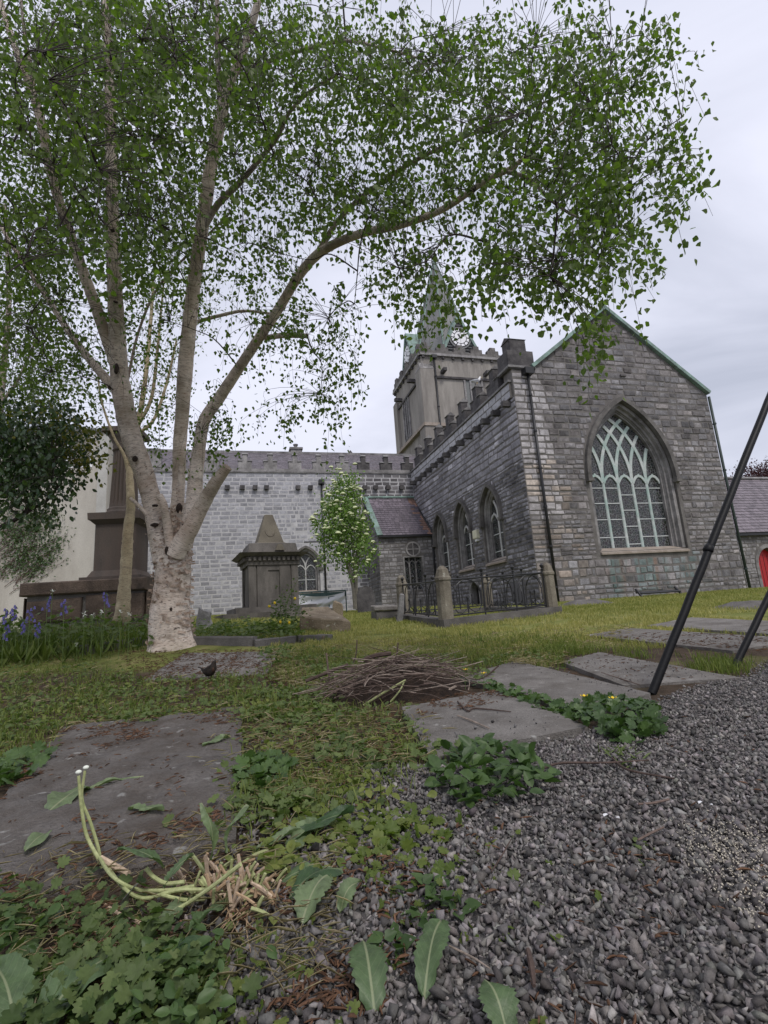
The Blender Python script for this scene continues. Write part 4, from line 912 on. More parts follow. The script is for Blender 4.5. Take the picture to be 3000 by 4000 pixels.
_, SL['E'] = slab('ledger_stone', [(2290, 2484), (2860, 2547), (3150, 2500), (2450, 2456)], .05, 'pale grave slab in the grass behind the black poles', 'flat grave slabs', lift=.02, seed=5)
_, SL['F'] = slab('ledger_stone', [(2530, 2446), (3100, 2488), (3250, 2440), (2700, 2414)], .05, 'farthest pale grave slab at the right edge near the lawn', 'flat grave slabs', lift=.02, seed=6)
_, SL['G'] = slab('ledger_stone', [(560, 2662), (1040, 2632), (1095, 2545), (720, 2552)], .05, 'bark-strewn grave slab behind the blackbird', 'flat grave slabs', lift=.012, seed=7, rough=.008)
def kerb(a, b, h, w_, label, tilt=0.0):
    p, q = G(*a), G(*b); d = q - p; L = np.linalg.norm(d); d /= L; n = np.array([-d[1], d[0], 0]); n /= np.linalg.norm(n); u = np.cross(d, n)
    m = MB(); N = 10; vs_ = []; fs = []
    for i in range(N + 1):
        for (s, t) in ((0, 0), (0, 1), (.12, 1.12), (1, 1.12), (1, 0)):
            x = p + d * L * i / N + n * (w_ * s) + u * ((h * t - .05) if t else -.12)
            x = x + np.array([1, 1, 1]) * .010 * mnoise.noise(Vector(x * 7)); vs_.append(x)
    for i in range(N):
        for k in range(5): fs.append((i * 5 + k, i * 5 + (k + 1) % 5, (i + 1) * 5 + (k + 1) % 5, (i + 1) * 5 + k))
    fs += [(4, 3, 2, 1, 0), tuple(N * 5 + k for k in range(5))]
    tag(mesh_obj('kerb_stone', vs_, fs, M_slab_d, origin=(p + q) / 2), label, 'kerb', 'kerb stones edging the plant bed')
kerb((330, 2556), (585, 2516), .15, .12, 'low dark kerb stone under weeds left of the birch trunk')
kerb((745, 2520), (985, 2522), .15, .12, 'long dark kerb stone right of the birch trunk')
kerb((1000, 2523), (1155, 2508), .12, .12, 'middle kerb stone right of the birch trunk')
kerb((1165, 2506), (1300, 2500), .12, .12, 'short kerb stone below the wedge-shaped tombstone')

def noisy_block(name, pts_bottom, pts_top, mat, label, cat, group=None, sub=6, amp=.01, parent=None):
    """hexahedron with subdivided, uneven faces"""
    B, T = np.array(pts_bottom), np.array(pts_top); bm = bmesh.new()
    vs_ = [bm.verts.new(p) for p in list(B) + list(T)]
    for f in ((3, 2, 1, 0), (4, 5, 6, 7), (0, 1, 5, 4), (1, 2, 6, 5), (2, 3, 7, 6), (3, 0, 4, 7)): bm.faces.new([vs_[i] for i in f])
    bmesh.ops.bevel(bm, geom=list(bm.edges), offset=.02, segments=1, affect='EDGES')
    bmesh.ops.subdivide_edges(bm, edges=list(bm.edges), cuts=sub, use_grid_fill=True)
    for v in bm.verts:
        q = v.co; v.co = q + Vector((mnoise.noise(q * 5), mnoise.noise(q * 5 + Vector((9, 0, 0))), mnoise.noise(q * 5 + Vector((0, 9, 0))))) * amp
    bm.verts.index_update(); V_ = np.array([v.co[:] for v in bm.verts]); F_ = [tuple(v.index for v in f.verts) for f in bm.faces]; bm.free()
    o_ = mesh_obj(name, V_, F_, mat, parent, origin=None if parent is not None else B.mean(0))
    if parent is None: tag(o_, label, cat, group)
    return o_
# wedge-shaped brown tombstone, right of the rose
Yw = 9.2; pw = lambda x, y, d=0.0: P(x, y, Yw + d)
t0, t1, t2, t3 = pw(1168, 2408, -.1), pw(1370, 2424, 0), pw(1283, 2372, 1.3), pw(1178, 2372, 1.3)
zb_ = gz(*pw(1270, 2440)[:2]) - .1
dn = lambda p: np.array([p[0], p[1], zb_])
noisy_block('wedge_tombstone', [dn(t0), dn(t1), dn(t2), dn(t3)], [t0, t1, t2, t3], M_brown, 'brown wedge-shaped tombstone leaning low beside the rose bush', 'tombstone', amp=.025)
# low box tomb left of the railings
q0, q1 = P(1462, 2378, 12.5), P(1556, 2374, 12.8); n_ = np.array([-.15, 1, 0]) * .8; zb_ = gz(q0[0], q0[1]) - .1
bt_ = thing('box_tomb', (q0[0], q0[1], zb_), 'low dark box tomb left of the iron railings', 'tomb')
low = lambda p: np.array([p[0], p[1], zb_])
noisy_block('chest', [low(q0 + (q1 - q0) * .06), low(q1), low(q1 + n_), low(q0 + n_)], [q0 + (q1 - q0) * .06 - ZV * .06, q1 - ZV * .06, q1 + n_ - ZV * .06, q0 + n_ - ZV * .06], M_slab_d, '', '', parent=bt_, sub=4)
noisy_block('lid', [q0 - ZV * .06 - n_ * .06, q1 - ZV * .06 - n_ * .06, q1 + n_, q0 + n_], [q0 - n_ * .06 + ZV * .05, q1 - n_ * .06 + ZV * .05, q1 + n_ + ZV * .1, q0 + n_ + ZV * .1], M_slab, '', '', parent=bt_, sub=3, amp=.006)
# rounded dark headstone by the porch
hp = P(1432, 2375, 19.0); hs = 19.0 / FPX; zt_ = P(1432, 2288, 19.0)[2]; zb_ = gz(hp[0], hp[1]) - .1
def headstone(c, half, z0, zs, rise, th, yaw, mat, label, tip=0):
    u = np.array([math.cos(yaw), math.sin(yaw), 0]); n = np.array([-u[1], u[0], 0]); pts = [(-half, z0), (half, z0), (half, zs)]
    pts += [(half * .9, zs), ] if tip == 0 else []
    pts += [(half * .9 * math.cos(t), zs + rise * math.sin(t)) for t in np.linspace(0.05, math.pi - .05, 14)] + ([(-half * .9, zs)] if tip == 0 else []) + [(-half, zs)]
    o_ = MB().prism([np.array([c[0], c[1], 0]) + u * a + ZV * b for a, b in pts], n * th); return tag(o_.build('headstone', mat, origin=(c[0], c[1], z0)), label, 'headstone')
headstone(hp, 34 * hs, zb_, zt_ - 30 * hs, 30 * hs, .14, .2, M_dark, 'dark round-topped headstone against the porch corner')
hp = P(1560, 2425, 11.0); zb_ = gz(hp[0], hp[1]) - .1
lean = noisy_block('leaning_headstone', [np.array([hp[0] - .08, hp[1], zb_]), np.array([hp[0] + .06, hp[1], zb_]), np.array([hp[0] + .06, hp[1] + .3, zb_]), np.array([hp[0] - .08, hp[1] + .3, zb_])],
                   [P(1562, 2318, 11.0), P(1580, 2322, 11.0), P(1580, 2322, 11.3), P(1562, 2318, 11.3)], M_cap, 'thin grey headstone leaning against the left railing post', 'headstone', sub=4)
# low hipped tombs on the lawn
def hip_tomb(a, b, top, Yd, depth, label):
    p, q = P(*a, Yd), P(*b, Yd); z = gz((p[0] + q[0]) / 2, Yd); p[2] = q[2] = z - .05; h = P((a[0] + b[0]) / 2, top, Yd)[2] - z; n = np.array([-.2, 1, 0]) * depth
    d = q - p; B = [p, q, q + n, p + n]; T = [p + d * .33 + n * .4 + ZV * h, p + d * .68 + n * .4 + ZV * h, p + d * .68 + n * .6 + ZV * h, p + d * .33 + n * .6 + ZV * h]
    noisy_block('hipped_tombstone', B, T, M_slab_d, label, 'tombstone', sub=4, amp=.012)
hip_tomb((2222, 2365), (2445, 2363), 2331, 13.5, 1.2, 'low dark hipped tombstone on the lawn below the big window')
hip_tomb((2905, 2395), (3200, 2390), 2330, 9.0, 1.2, 'low hipped tombstone at the right edge behind the black poles')
# black boot rail by the gable
a, b = P(2487, 2328, 19.5), P(2640, 2318, 20.2); br = thing('bench', (a[0], a[1], gz(a[0], a[1])), 'low black slatted bench against the gable wall', 'bench')
fw = np.array([.25, -.95, 0])
for k in range(3): MB().tube(np.array([a + fw * (.12 * k) + ZV * (.12 - .02 * k), b + fw * (.12 * k) + ZV * (.12 - .02 * k)]), .04, 6).build('slat', M_black, br)
for e_ in (a, b): MB().tube(np.array([e_ + ZV * .25, e_ + ZV * .1 + fw * .15, np.array([e_[0] + fw[0] * .3, e_[1] + fw[1] * .3, gz(e_[0], e_[1]) - .02])]), .05, 6).build('end_frame', M_black, br)
# dark gathering of boards and box behind the railings, against the west wall
for k, (px, pt, pb, wd) in enumerate(((2030, 2272, 2366, .32), (2052, 2290, 2366, .22))):
    p = P(px, pb, 19.2 + .4 * k); zt_ = P(px, pt, 19.2 + .4 * k)[2]; zb_ = gz(p[0], p[1]) - .03
    pts = [np.array([p[0] - wd / 2, p[1], zb_]), np.array([p[0] + wd / 2, p[1], zb_]), np.array([p[0] + wd / 2 - .12, p[1] + .12, zt_]), np.array([p[0] - wd / 2 - .12, p[1] + .12, zt_])]
    tag(MB().prism(pts, np.array([.02, .09, 0])).build('leaning_board', M_black, origin=(p[0], p[1], zb_)), ['taller black board leaning at the foot of the west wall', 'shorter black board leaning beside the taller one by the west wall'][k], 'board', 'boards by the west wall')
p = P(1948, 2368, 17.0); zb_ = gz(p[0], p[1])
tag(MB().frame_box(np.array([p[0], p[1], zb_]), CE, ZV, -CN, -.3, .3, 0, .24, -.4, 0, bev=.02).build('black_box', M_black, origin=(p[0], p[1], zb_)), 'low black box on the grass seen through the railings', 'box')

for (x, y, Yr, r, lab, mt) in ((795, 2402, 10.5, .16, 'pale rock in the plant bed right of the birch trunk', M_cap), (1240, 2496, 7.6, .10, 'small rounded rock beside the wedge-shaped tombstone', M_brown), (1316, 2368, 14.0, .17, 'brown weathered stump of stone before the white sheet', M_brown)):
    p = P(x, y, Yr); zb_ = gz(p[0], p[1]) - .08; h = max(p[2] - zb_, .08) + r * .6; B = [np.array([p[0] + sx * r, p[1] + sy * r * .8, zb_]) for sx, sy in ((-1, -1), (1, -1), (1, 1), (-1, 1))]; T = [np.array([p[0] + sx * r * .7 + .03, p[1] + sy * r * .5, zb_ + h * (1 - .1 * sx)]) for sx, sy in ((-1, -1), (1, -1), (1, 1), (-1, 1))]
    noisy_block('rock', B, T, mt, lab, 'rock', sub=4, amp=.05)
# white sheet hung on a green rail in front of the nave window
Yb = 21.0; ra, rb = P(1150, 2316, Yb), P(1350, 2306, Yb)
fence = thing('barrier', (ra[0], ra[1], gz(ra[0], ra[1])), 'green metal barrier with rail in front of the nave window', 'barrier')
M_gr = mat_plain('green_steel', (.05, .09, .085), .5)
for z, r in ((0, .03), (-.22, .02)): MB().tube(np.array([ra + ZV * z, rb + ZV * z]), r, 8).build('rail', M_gr, fence)
MB().frame_box(ra, (rb - ra) / np.linalg.norm(rb - ra), ZV, np.array([0, -1.0, 0]), 0, np.linalg.norm(rb - ra), -.2, -.04, -.03, .0).build('rail_panel', M_gr, fence)
for k in range(4): p = ra + (rb - ra) * k / 3; MB().tube(np.array([p, np.array([p[0], p[1], gz(p[0], p[1]) - .05])]), .025, 8).build('post', M_gr, fence)
M_sheet = mat_plain('white_sheet', (.62, .62, .65), .8, var=.08, scale=3); nu, nv = 48, 16; vs_ = []
for j in range(nv + 1):
    for i in range(nu + 1):
        a, b = i / nu, j / nv; sag = .14 * math.sin(math.pi * a) ** .8 if j == 0 else .14 * math.sin(math.pi * a) * (1 - b)
        p = ra + (rb - ra) * (.04 + .94 * a) + ZV * (-.06 - sag - b * (.62 - .25 * max(0, a - .75) * 4 * .6))
        p = p + np.array([0, -.05 - .05 * math.sin(b * 9 + a * 5) * (1 - abs(2 * a - 1) * .4) - .03 * math.sin(a * 30 + b * 12) * b, 0]); vs_.append(p)
tag(mesh_obj('hung_sheet', vs_, [(j * (nu + 1) + i, j * (nu + 1) + i + 1, (j + 1) * (nu + 1) + i + 1, (j + 1) * (nu + 1) + i) for j in range(nv) for i in range(nu)], M_sheet, smooth=True, origin=ra), 'white fabric sheet hanging slack from the green barrier', 'sheet')

# ------------------------------------------------------------------ grave enclosure with iron railings
M_post = mat_rough('post_stone', (.15, .13, .10), (.26, .235, .19), 4, 45, .9, .8, .012, dark=(.10, .085, .065), dscale=3, spots=(.36, .35, .30))
C4 = [P(1744, 2424, 9.0), P(2156, 2388, 10.1), P(1910, 2386, 13.3), P(1577, 2402, 12.1)]
C4 = [np.array([p[0], p[1], gz(p[0], p[1])]) for p in C4]
enc = thing('grave_enclosure', sum(C4) / 4, 'railed grave enclosure with four stone posts and black iron hoops', 'railing')
for i in range(4):
    a, b = C4[i], C4[(i + 1) % 4]; d = b - a; L = np.linalg.norm(d[:2]); u = d / np.linalg.norm(d); n = np.array([-u[1], u[0], 0]); n /= np.linalg.norm(n); up = np.cross(u, n); up = up if up[2] > 0 else -up
    MB().frame_box(a, u, up, n, -.14 + .28 * (i % 2), L + .14 - .28 * (i % 2), -.15, .12, -.14, .14, bev=.0).build('kerb', M_slab_d, enc)
    # posts
    top = {0: P(1733, 2210, 9.0), 1: P(2131, 2198, 10.1), 2: P(1905, 2244, 13.3), 3: P(1573, 2246, 12.1)}[i]; h = top[2] - a[2]; hw = .115
    yw = math.atan2((C4[1] - C4[0])[1], (C4[1] - C4[0])[0]); pu = np.array([math.cos(yw), math.sin(yw), 0]); pn = np.array([-pu[1], pu[0], 0])
    vs_ = []; fs = []
    prof = [(hw * 1.05, -.05), (hw * 1.05, .1), (hw * .98, h * .74), (hw * 1.12, h * .76), (hw * 1.12, h * .80), (hw * .95, h * .83), (hw * .75, h * .94), (hw * .3, h)]
    for r, z in prof:
        for k in range(8):
            sx, sy = ((-.55, -1), (.55, -1), (1, -.55), (1, .55), (.55, 1), (-.55, 1), (-1, .55), (-1, -.55))[k]; x = a + pu * r * sx + pn * r * sy + ZV * z
            vs_.append(x + np.array([1, 1, .5]) * .010 * mnoise.noise(Vector(x * 9)))
    for q in range(len(prof) - 1):
        for k in range(8): fs.append((q * 8 + k, q * 8 + (k + 1) % 8, q * 8 + 8 + (k + 1) % 8, q * 8 + 8 + k))
    fs.append(tuple(range((len(prof) - 1) * 8, len(prof) * 8))); mesh_obj('post', vs_, fs, M_post, enc)
    # iron panel
    hr, hl = .80, .17; A = lambda s, z: a + u * s + ZV * (z + .0)
    s0, s1 = .12, L - .12; nb = 3; bw = (s1 - s0) / nb
    MB().tube(np.array([A(s0, hr), A(s1, hr)]), .016, 8).build('top_rail', M_black, enc); MB().tube(np.array([A(s0, hl), A(s1, hl)]), .014, 8).build('bottom_rail', M_black, enc)
    for k in range(nb + 1):
        s = s0 + k * bw
        if 0 < k < nb or True:
            q = MB().tube(np.array([A(s, .1), A(s, hr + .07)]), .015, 8).build('bar', M_black, enc)
            f = MB(); f.lathe(A(s, hr + .05), [(.012, 0), (.03, .02), (.014, .04), (.028, .07), (.036, .10), (.0, .15)], 8, cap=False)
            f.tube(np.array([A(s - .055, hr + .15), A(s, hr + .09), A(s + .055, hr + .15)]), [.006, .012, .006], 6); f.build('finial', M_black, q)
        if k < nb:
            c = s + bw / 2; r = bw * .40
            MB().tube(np.array([A(c - r, hr - r - .22), A(c - r, hr - r - .02)] + [A(c - r * math.cos(t), hr - r - .02 + r * math.sin(t)) for t in np.linspace(.2, math.pi - .2, 10)] + [A(c + r, hr - r - .02), A(c + r, hr - r - .22), A(c + r * .8, hr - r - .27)]), .011, 6).build('hoop', M_black, enc)
            dq = MB().tube(np.array([A(c, hl), A(c, hl + .26)]), .012, 6).build('dog_bar', M_black, enc)
            MB().lathe(A(c, hl + .25), [(.012, 0), (.024, .02), (.02, .05), (.0, .09)], 8, cap=False).build('finial', M_black, dq)
            for sg in (-1, 1): MB().tube(np.array([A(c + sg * r * .95, hl + .10), A(c + sg * r * .8, hl + .045), A(c + sg * r * .45, hl + .02), A(c + sg * .03, hl + .09), A(c, hl + .18)]), .009, 6).build('scroll', M_black, enc)

# ------------------------------------------------------------------ black tripod of iron poles, right
f1, f2 = G(2545, 2703), G(2868, 2602); M_pole = mat_plain('black_painted_pole', (.006, .006, .007), .5, 0, .5, 60, .22, .35)
q1 = P(3000, 1560, f1[1] + .4); q2 = P(3000, 2330, f2[1] + .12); HT = 2.35
top1 = f1 + (q1 - f1) * (HT - f1[2]) / (q1[2] - f1[2]); top2 = f2 + (q2 - f2) * (HT - f2[2]) / (q2[2] - f2[2])
dn1 = (top2 - top1) / np.linalg.norm(top2 - top1); sd = np.array([dn1[1], -dn1[0], 0]); sd = sd if sd[0] > 0 else -sd
trip = thing('pole_frame', (f1[0], f1[1], 0), 'leaning frame of black iron poles standing on the gravel at right', 'frame')
ends = [(f1, top1), (f2, top2), (np.array([top1[0] + sd[0] * 1.1, top1[1] + sd[1] * 1.1, 0]), top1), (np.array([top2[0] + sd[0] * 1.1, top2[1] + sd[1] * 1.1, 0]), top2)]
for k, (a_, b_) in enumerate(ends):
    n = 24; pts = np.array([a_ - ZV * .01 + (b_ - a_) * i / n for i in range(n + 1)]); pts += rng.normal(0, .0012, pts.shape)
    v_, f_, _ = tube_np(pts, .026, 14); leg = mesh_obj('leg', v_, f_, M_pole, trip, smooth=True); d_ = (b_ - a_) / np.linalg.norm(b_ - a_)
    c = PW(2770, 2146, f1, np.cross(d_, np.cross(ray(2770, 2146), d_))) if k == 0 else a_ + (b_ - a_) * .5
    c = a_ + d_ * ((c - a_) @ d_)
    MB().tube(np.array([c - d_ * .026, c - d_ * .010, c + d_ * .012, c + d_ * .032]), [.0265, .034, .032, .0265], 14).build('joint_collar', M_pole, leg, smooth=True)
MB().tube(np.array([top1 - dn1 * .1, top2 + dn1 * .1]), .028, 12).build('top_bar', M_pole, trip)

# ------------------------------------------------------------------ blackbird
bp = G(815, 2657); M_bird = mat_rough('brown_black_feathers', (.010, .008, .007), (.028, .020, .015), 30, 90, .8, .5, .003); M_breast = mat_rough('rusty_breast', (.03, .015, .009), (.06, .03, .018), 40, 90, .8, .5, .003)
bird = thing('blackbird', bp, 'dark brown blackbird standing on the ground left of the twig pile', 'bird')
sc = 1.0; k_ = bp[1] / FPX; D = np.array([1, -.15, 0]); D = D / np.linalg.norm(D)
pt = lambda x, y: bp + D * ((x - 660) * .181 * k_) + ZV * ((605 - y) * .181 * k_)      # pixels of the enlarged crop
k2 = .181 * k_
m = MB(); loft(m, [(pt(520, 395), 25 * k2, 18 * k2, D * .8 - ZV * .6), (pt(575, 425), 75 * k2, 62 * k2, D), (pt(640, 435), 105 * k2, 100 * k2, D + ZV * .15), (pt(710, 410), 115 * k2, 112 * k2, D + ZV * .5), (pt(755, 350), 88 * k2, 85 * k2, D * .6 + ZV), (pt(772, 295), 58 * k2, 56 * k2, D * .3 + ZV), (pt(783, 262), 52 * k2, 50 * k2, D * .6 + ZV * .6), (pt(815, 245), 34 * k2, 34 * k2, D + ZV * .1), (pt(832, 248), 12 * k2, 12 * k2, D)], 14)
m.build('body', M_bird, bird, smooth=True)
m = MB(); loft(m, [(pt(560, 400), 40 * k2, 26 * k2, -D + ZV * .55), (pt(500, 355), 34 * k2, 14 * k2, -D + ZV * .5), (pt(425, 328), 40 * k2, 8 * k2, -D + ZV * .3)], 10); m.build('tail', M_bird, bird, smooth=True)
m = MB(); loft(m, [(pt(822, 248), 12 * k2, 12 * k2, D), (pt(868, 252), 2 * k2, 2 * k2, D)], 8); m.build('bill', mat_plain('dull_yellow_bill', (.20, .11, .03), .5), bird)
m = MB(); ell(m, pt(765, 385) - np.array([0, 30 * k2, 0]), (45 * k2, 55 * k2, 70 * k2), np.eye(3)); m.build('breast', M_breast, bird, smooth=True)
side = np.array([0, -1.0, 0])
for sg in (-1, 1):
    m = MB(); loft(m, [(pt(730, 360) + side * sg * 88 * k2, 8 * k2, 50 * k2, -D), (pt(650, 400) + side * sg * 104 * k2, 14 * k2, 62 * k2, -D - ZV * .1), (pt(560, 415) + side * sg * 55 * k2, 10 * k2, 34 * k2, -D), (pt(490, 385) + side * sg * 14 * k2, 3 * k2, 6 * k2, -D)], 8); m.build('wing', M_bird, bird, smooth=True)
    ell(m := MB(), pt(795, 240) + side * sg * 44 * k2, (7 * k2,) * 3, np.eye(3), 6, 8); m.build('eye', M_black, bird)
    o_ = side * sg * 28 * k2; xs = 610 if sg > 0 else 705
    lg = MB().tube(np.array([pt(xs, 500) + o_, pt(xs + 8, 555) + o_, pt(xs, 603) + o_]), [14 * k2, 7 * k2, 5 * k2], 6).build('leg', M_bird, bird)
    for a in (-.5, 0, .5, math.pi): MB().tube(np.array([pt(xs, 602) + o_, pt(xs, 604) + o_ + (D * math.cos(a) + side * math.sin(a)) * 34 * k2]), [4 * k2, 3 * k2], 5).build('toe', M_bird, lg)

# ------------------------------------------------------------------ leaves
def tmpl(out, fold=.12):
    """outline of the right half (x>0) from base to tip -> folded leaf, base at origin, tip at +y"""
    r = [(x, y, fold * x) for x, y in out]; l = [(-x, y, fold * x) for x, y in out]
    v = [(0, 0, 0)] + r + [(0, 1, -.06)] + l; n = len(out); f = []
    R = [0] + list(range(1, n + 1)) + [n + 1]; Lf = [0] + list(range(n + 2, 2 * n + 2)) + [n + 1]
    # fan along the midrib
    for S, fl in ((R, 0), (Lf, 1)):
        for i in range(1, len(S) - 1):
            t = (S[0], S[i], S[i + 1]); f.append(t[::-1] if fl else t)
    return np.array(v, float), np.array(f)
T_BIRCH = tmpl([(.34, .22), (.36, .42), (.17, .74)], .22)
T_OVAL = tmpl([(.22, .2), (.30, .5), (.18, .8)], .3)
T_STRAP = tmpl([(.05, .2), (.055, .6)], .5)
def t_palm():
    pts = [(0, 0), (.18, -.12), (.40, -.10), (.50, .06), (.36, .16), (.54, .30), (.52, .48), (.34, .44), (.36, .68), (.24, .82), (.12, .74), (0, .98)]
    out = pts + [(-x, y) for x, y in reversed(pts[1:-1])]; v = [(0, .30, -.05)] + [(x, y, .10 * abs(x) + .05 * math.sin(9 * y)) for x, y in out]; n = len(out)
    return np.array(v, float), np.array([(0, 1 + i, 1 + (i + 1) % n) for i in range(n)])
T_PALM = t_palm()
def unit(a): return a / (np.linalg.norm(a, axis=-1, keepdims=True) + 1e-12)
def leaf_batch(t, pos, axis, nrm, size, wid=1.0):
    """copies of a leaf template: axis = base to tip, nrm = upper side"""
    v, f = t; N = len(pos); a = unit(np.asarray(axis, float)); n = np.asarray(nrm, float); n = unit(n - a * (n * a).sum(1, keepdims=True)); s = np.cross(a, n)
    size = np.broadcast_to(np.asarray(size, float), (N,)); wid = np.broadcast_to(np.asarray(wid, float), (N,))
    V_ = pos[:, None] + (s[:, None] * (v[None, :, :1] * wid[:, None, None]) + a[:, None] * v[None, :, 1:2] + n[:, None] * v[None, :, 2:3]) * size[:, None, None]
    F_ = f[None] + (np.arange(N) * len(v))[:, None, None]
    return V_.reshape(-1, 3), F_.reshape(-1, 3), len(v), len(f)
def put_leaves(parent, t, pos, axis, nrm, size, mat, tone, n_obj=0, name='leaf', stuff='foliage', wid=1.0):
    """the n_obj leaves that show largest become parts, the rest one stuff part"""
    V_, F_, nv, nf = leaf_batch(t, pos, axis, nrm, size, wid); N = len(pos); tone = np.clip(np.broadcast_to(tone, (N,)), 0, 1)
    q = proj(pos); vis = (q[:, 2] > .1) & (q[:, 0] > 0) & (q[:, 0] < 3000) & (q[:, 1] > 0) & (q[:, 1] < 4000)
    key = np.where(vis, np.broadcast_to(size, (N,)) / np.maximum(q[:, 2], .1), 0); order = np.argsort(-key)
    big, rest = order[:n_obj], order[n_obj:]; V3 = V_.reshape(N, nv, 3)
    for i in big: mesh_obj(name, V3[i], t[1], mat, parent, cols=np.full((nf, 3), tone[i]))
    if len(rest):
        Fr = t[1][None] + (np.arange(len(rest)) * nv)[:, None, None]
        o_ = mesh_obj(stuff, V3[rest].reshape(-1, 3), Fr.reshape(-1, 3), mat, parent, cols=np.repeat(tone[rest], nf)[:, None] * np.ones(3))
        tag(o_, kind='stuff'); return o_

# ------------------------------------------------------------------ bark
def mat_birch(name, c_pale, c_warm, c_dark, lent=1.0):
    m, t, b, o = new_mat(name); uv = N_(t, 'ShaderNodeUVMap'); geo = N_(t, 'ShaderNodeNewGeometry')
    def mp(s):
        q = N_(t, 'ShaderNodeMapping'); q.inputs['Scale'].default_value = s; t.links.new(uv.outputs[0], q.inputs[0]); return q.outputs[0]
    c = ramp_(t, noise_(t, geo.outputs['Position'], 3.2, 6, .65), [(.32, c_warm), (.62, c_pale)])
    band = noise_(t, mp((2.0, 22, 1)), 1.0, 4, .7); c = mix_(t, ramp_(t, band, [(.45, g3(0)), (.8, g3(.5))]), c, tuple(x * .55 for x in c_warm))
    ln = noise_(t, mp((11, 130, 1)), 1.0, 3, .6); lf = ramp_(t, ln, [(.565, g3(0)), (.63, g3(lent))]); c = mix_(t, lf, c, c_dark)
    kn = noise_(t, mp((4, 9, 1)), 1.0, 4, .65); kf = ramp_(t, kn, [(.66, g3(0)), (.70, g3(.95))]); c = mix_(t, kf, c, tuple(x * .6 for x in c_dark))
    gr = noise_(t, geo.outputs['Position'], 1.1, 4, .6); c = mix_(t, ramp_(t, gr, [(.48, g3(0)), (.66, g3(.6))]), c, (.17, .145, .085))
    g2 = noise_(t, mp((1.2, 5.5, 1)), 1.0, 4, .7); c = mix_(t, ramp_(t, g2, [(.52, g3(0)), (.64, g3(.5))]), c, (.15, .115, .085))
    t.links.new(c, b.inputs['Base Color']); b.inputs['Roughness'].default_value = .75; b.inputs['Specular IOR Level'].default_value = .25
    h = mix_(t, .5, ln, kn); bump_(t, b, h, .9, .012); return m
M_birch = mat_birch('birch_bark', (.78, .69, .60), (.52, .41, .325), (.075, .05, .04))
M_birch_y = mat_birch('yellowish_birch_bark', (.50, .42, .28), (.33, .26, .16), (.09, .065, .045))
M_birch_u = mat_birch('birch_bark_upper', (.46, .40, .37), (.27, .21, .165), (.06, .045, .04))
M_twig = mat_plain('dark_twig_bark', (.045, .034, .03), .85, var=.35, scale=30)
M_flake = mat_rough('peeling_bark', (.20, .13, .09), (.58, .47, .38), 14, 60, .8, .4, .004)
M_cut = mat_plain('cut_wood', (.26, .20, .14), .8, var=.2)
M_bleaf = mat_leaf('birch_leaf', (.055, .088, .02), (.13, .175, .042), .48)
M_bleaf2 = mat_leaf('birch_leaf_yellowish', (.065, .10, .022), (.13, .16, .04), .42)

def limb_px(path, n=8):
    """rows (px, py, width px, Y) -> world points and radii"""
    a = spline(np.array(path, float), n); pts = np.array([P(x, y, Y) for x, y, w_, Y in a]); return pts, np.maximum(a[:, 2], 2) * a[:, 3] / FPX / 2 / np.sqrt(1 + ((a[:, 0] - 1500) / FPX) ** 2) * .95
D_ = 1.8083
def dsp(path): return [(x * D_, y * D_, w_ * D_, Y) for x, y, w_, Y in path]
def add_limb(parent, path, mat, seg=14, cut=False, name='limb', wob=.02, n=8):
    pts, r = limb_px(path, n); v_, f_, uv = tube_np(pts, r, seg, wob, rng)
    off = np.array([mnoise.noise(Vector(p * 3.0)) for p in v_])[:, None]
    o_ = mesh_obj(name, v_, f_, mat, parent, smooth=True, uvs=uv)
    if cut:
        m_ = len(pts); ring = v_[(m_ - 1) * seg:]; mesh_obj('cut_end', np.vstack([ring, ring.mean(0) + (pts[-1] - pts[-2]) * .05]), [(i, (i + 1) % seg, seg) for i in range(seg)], M_cut, o_)
    return pts, r, o_

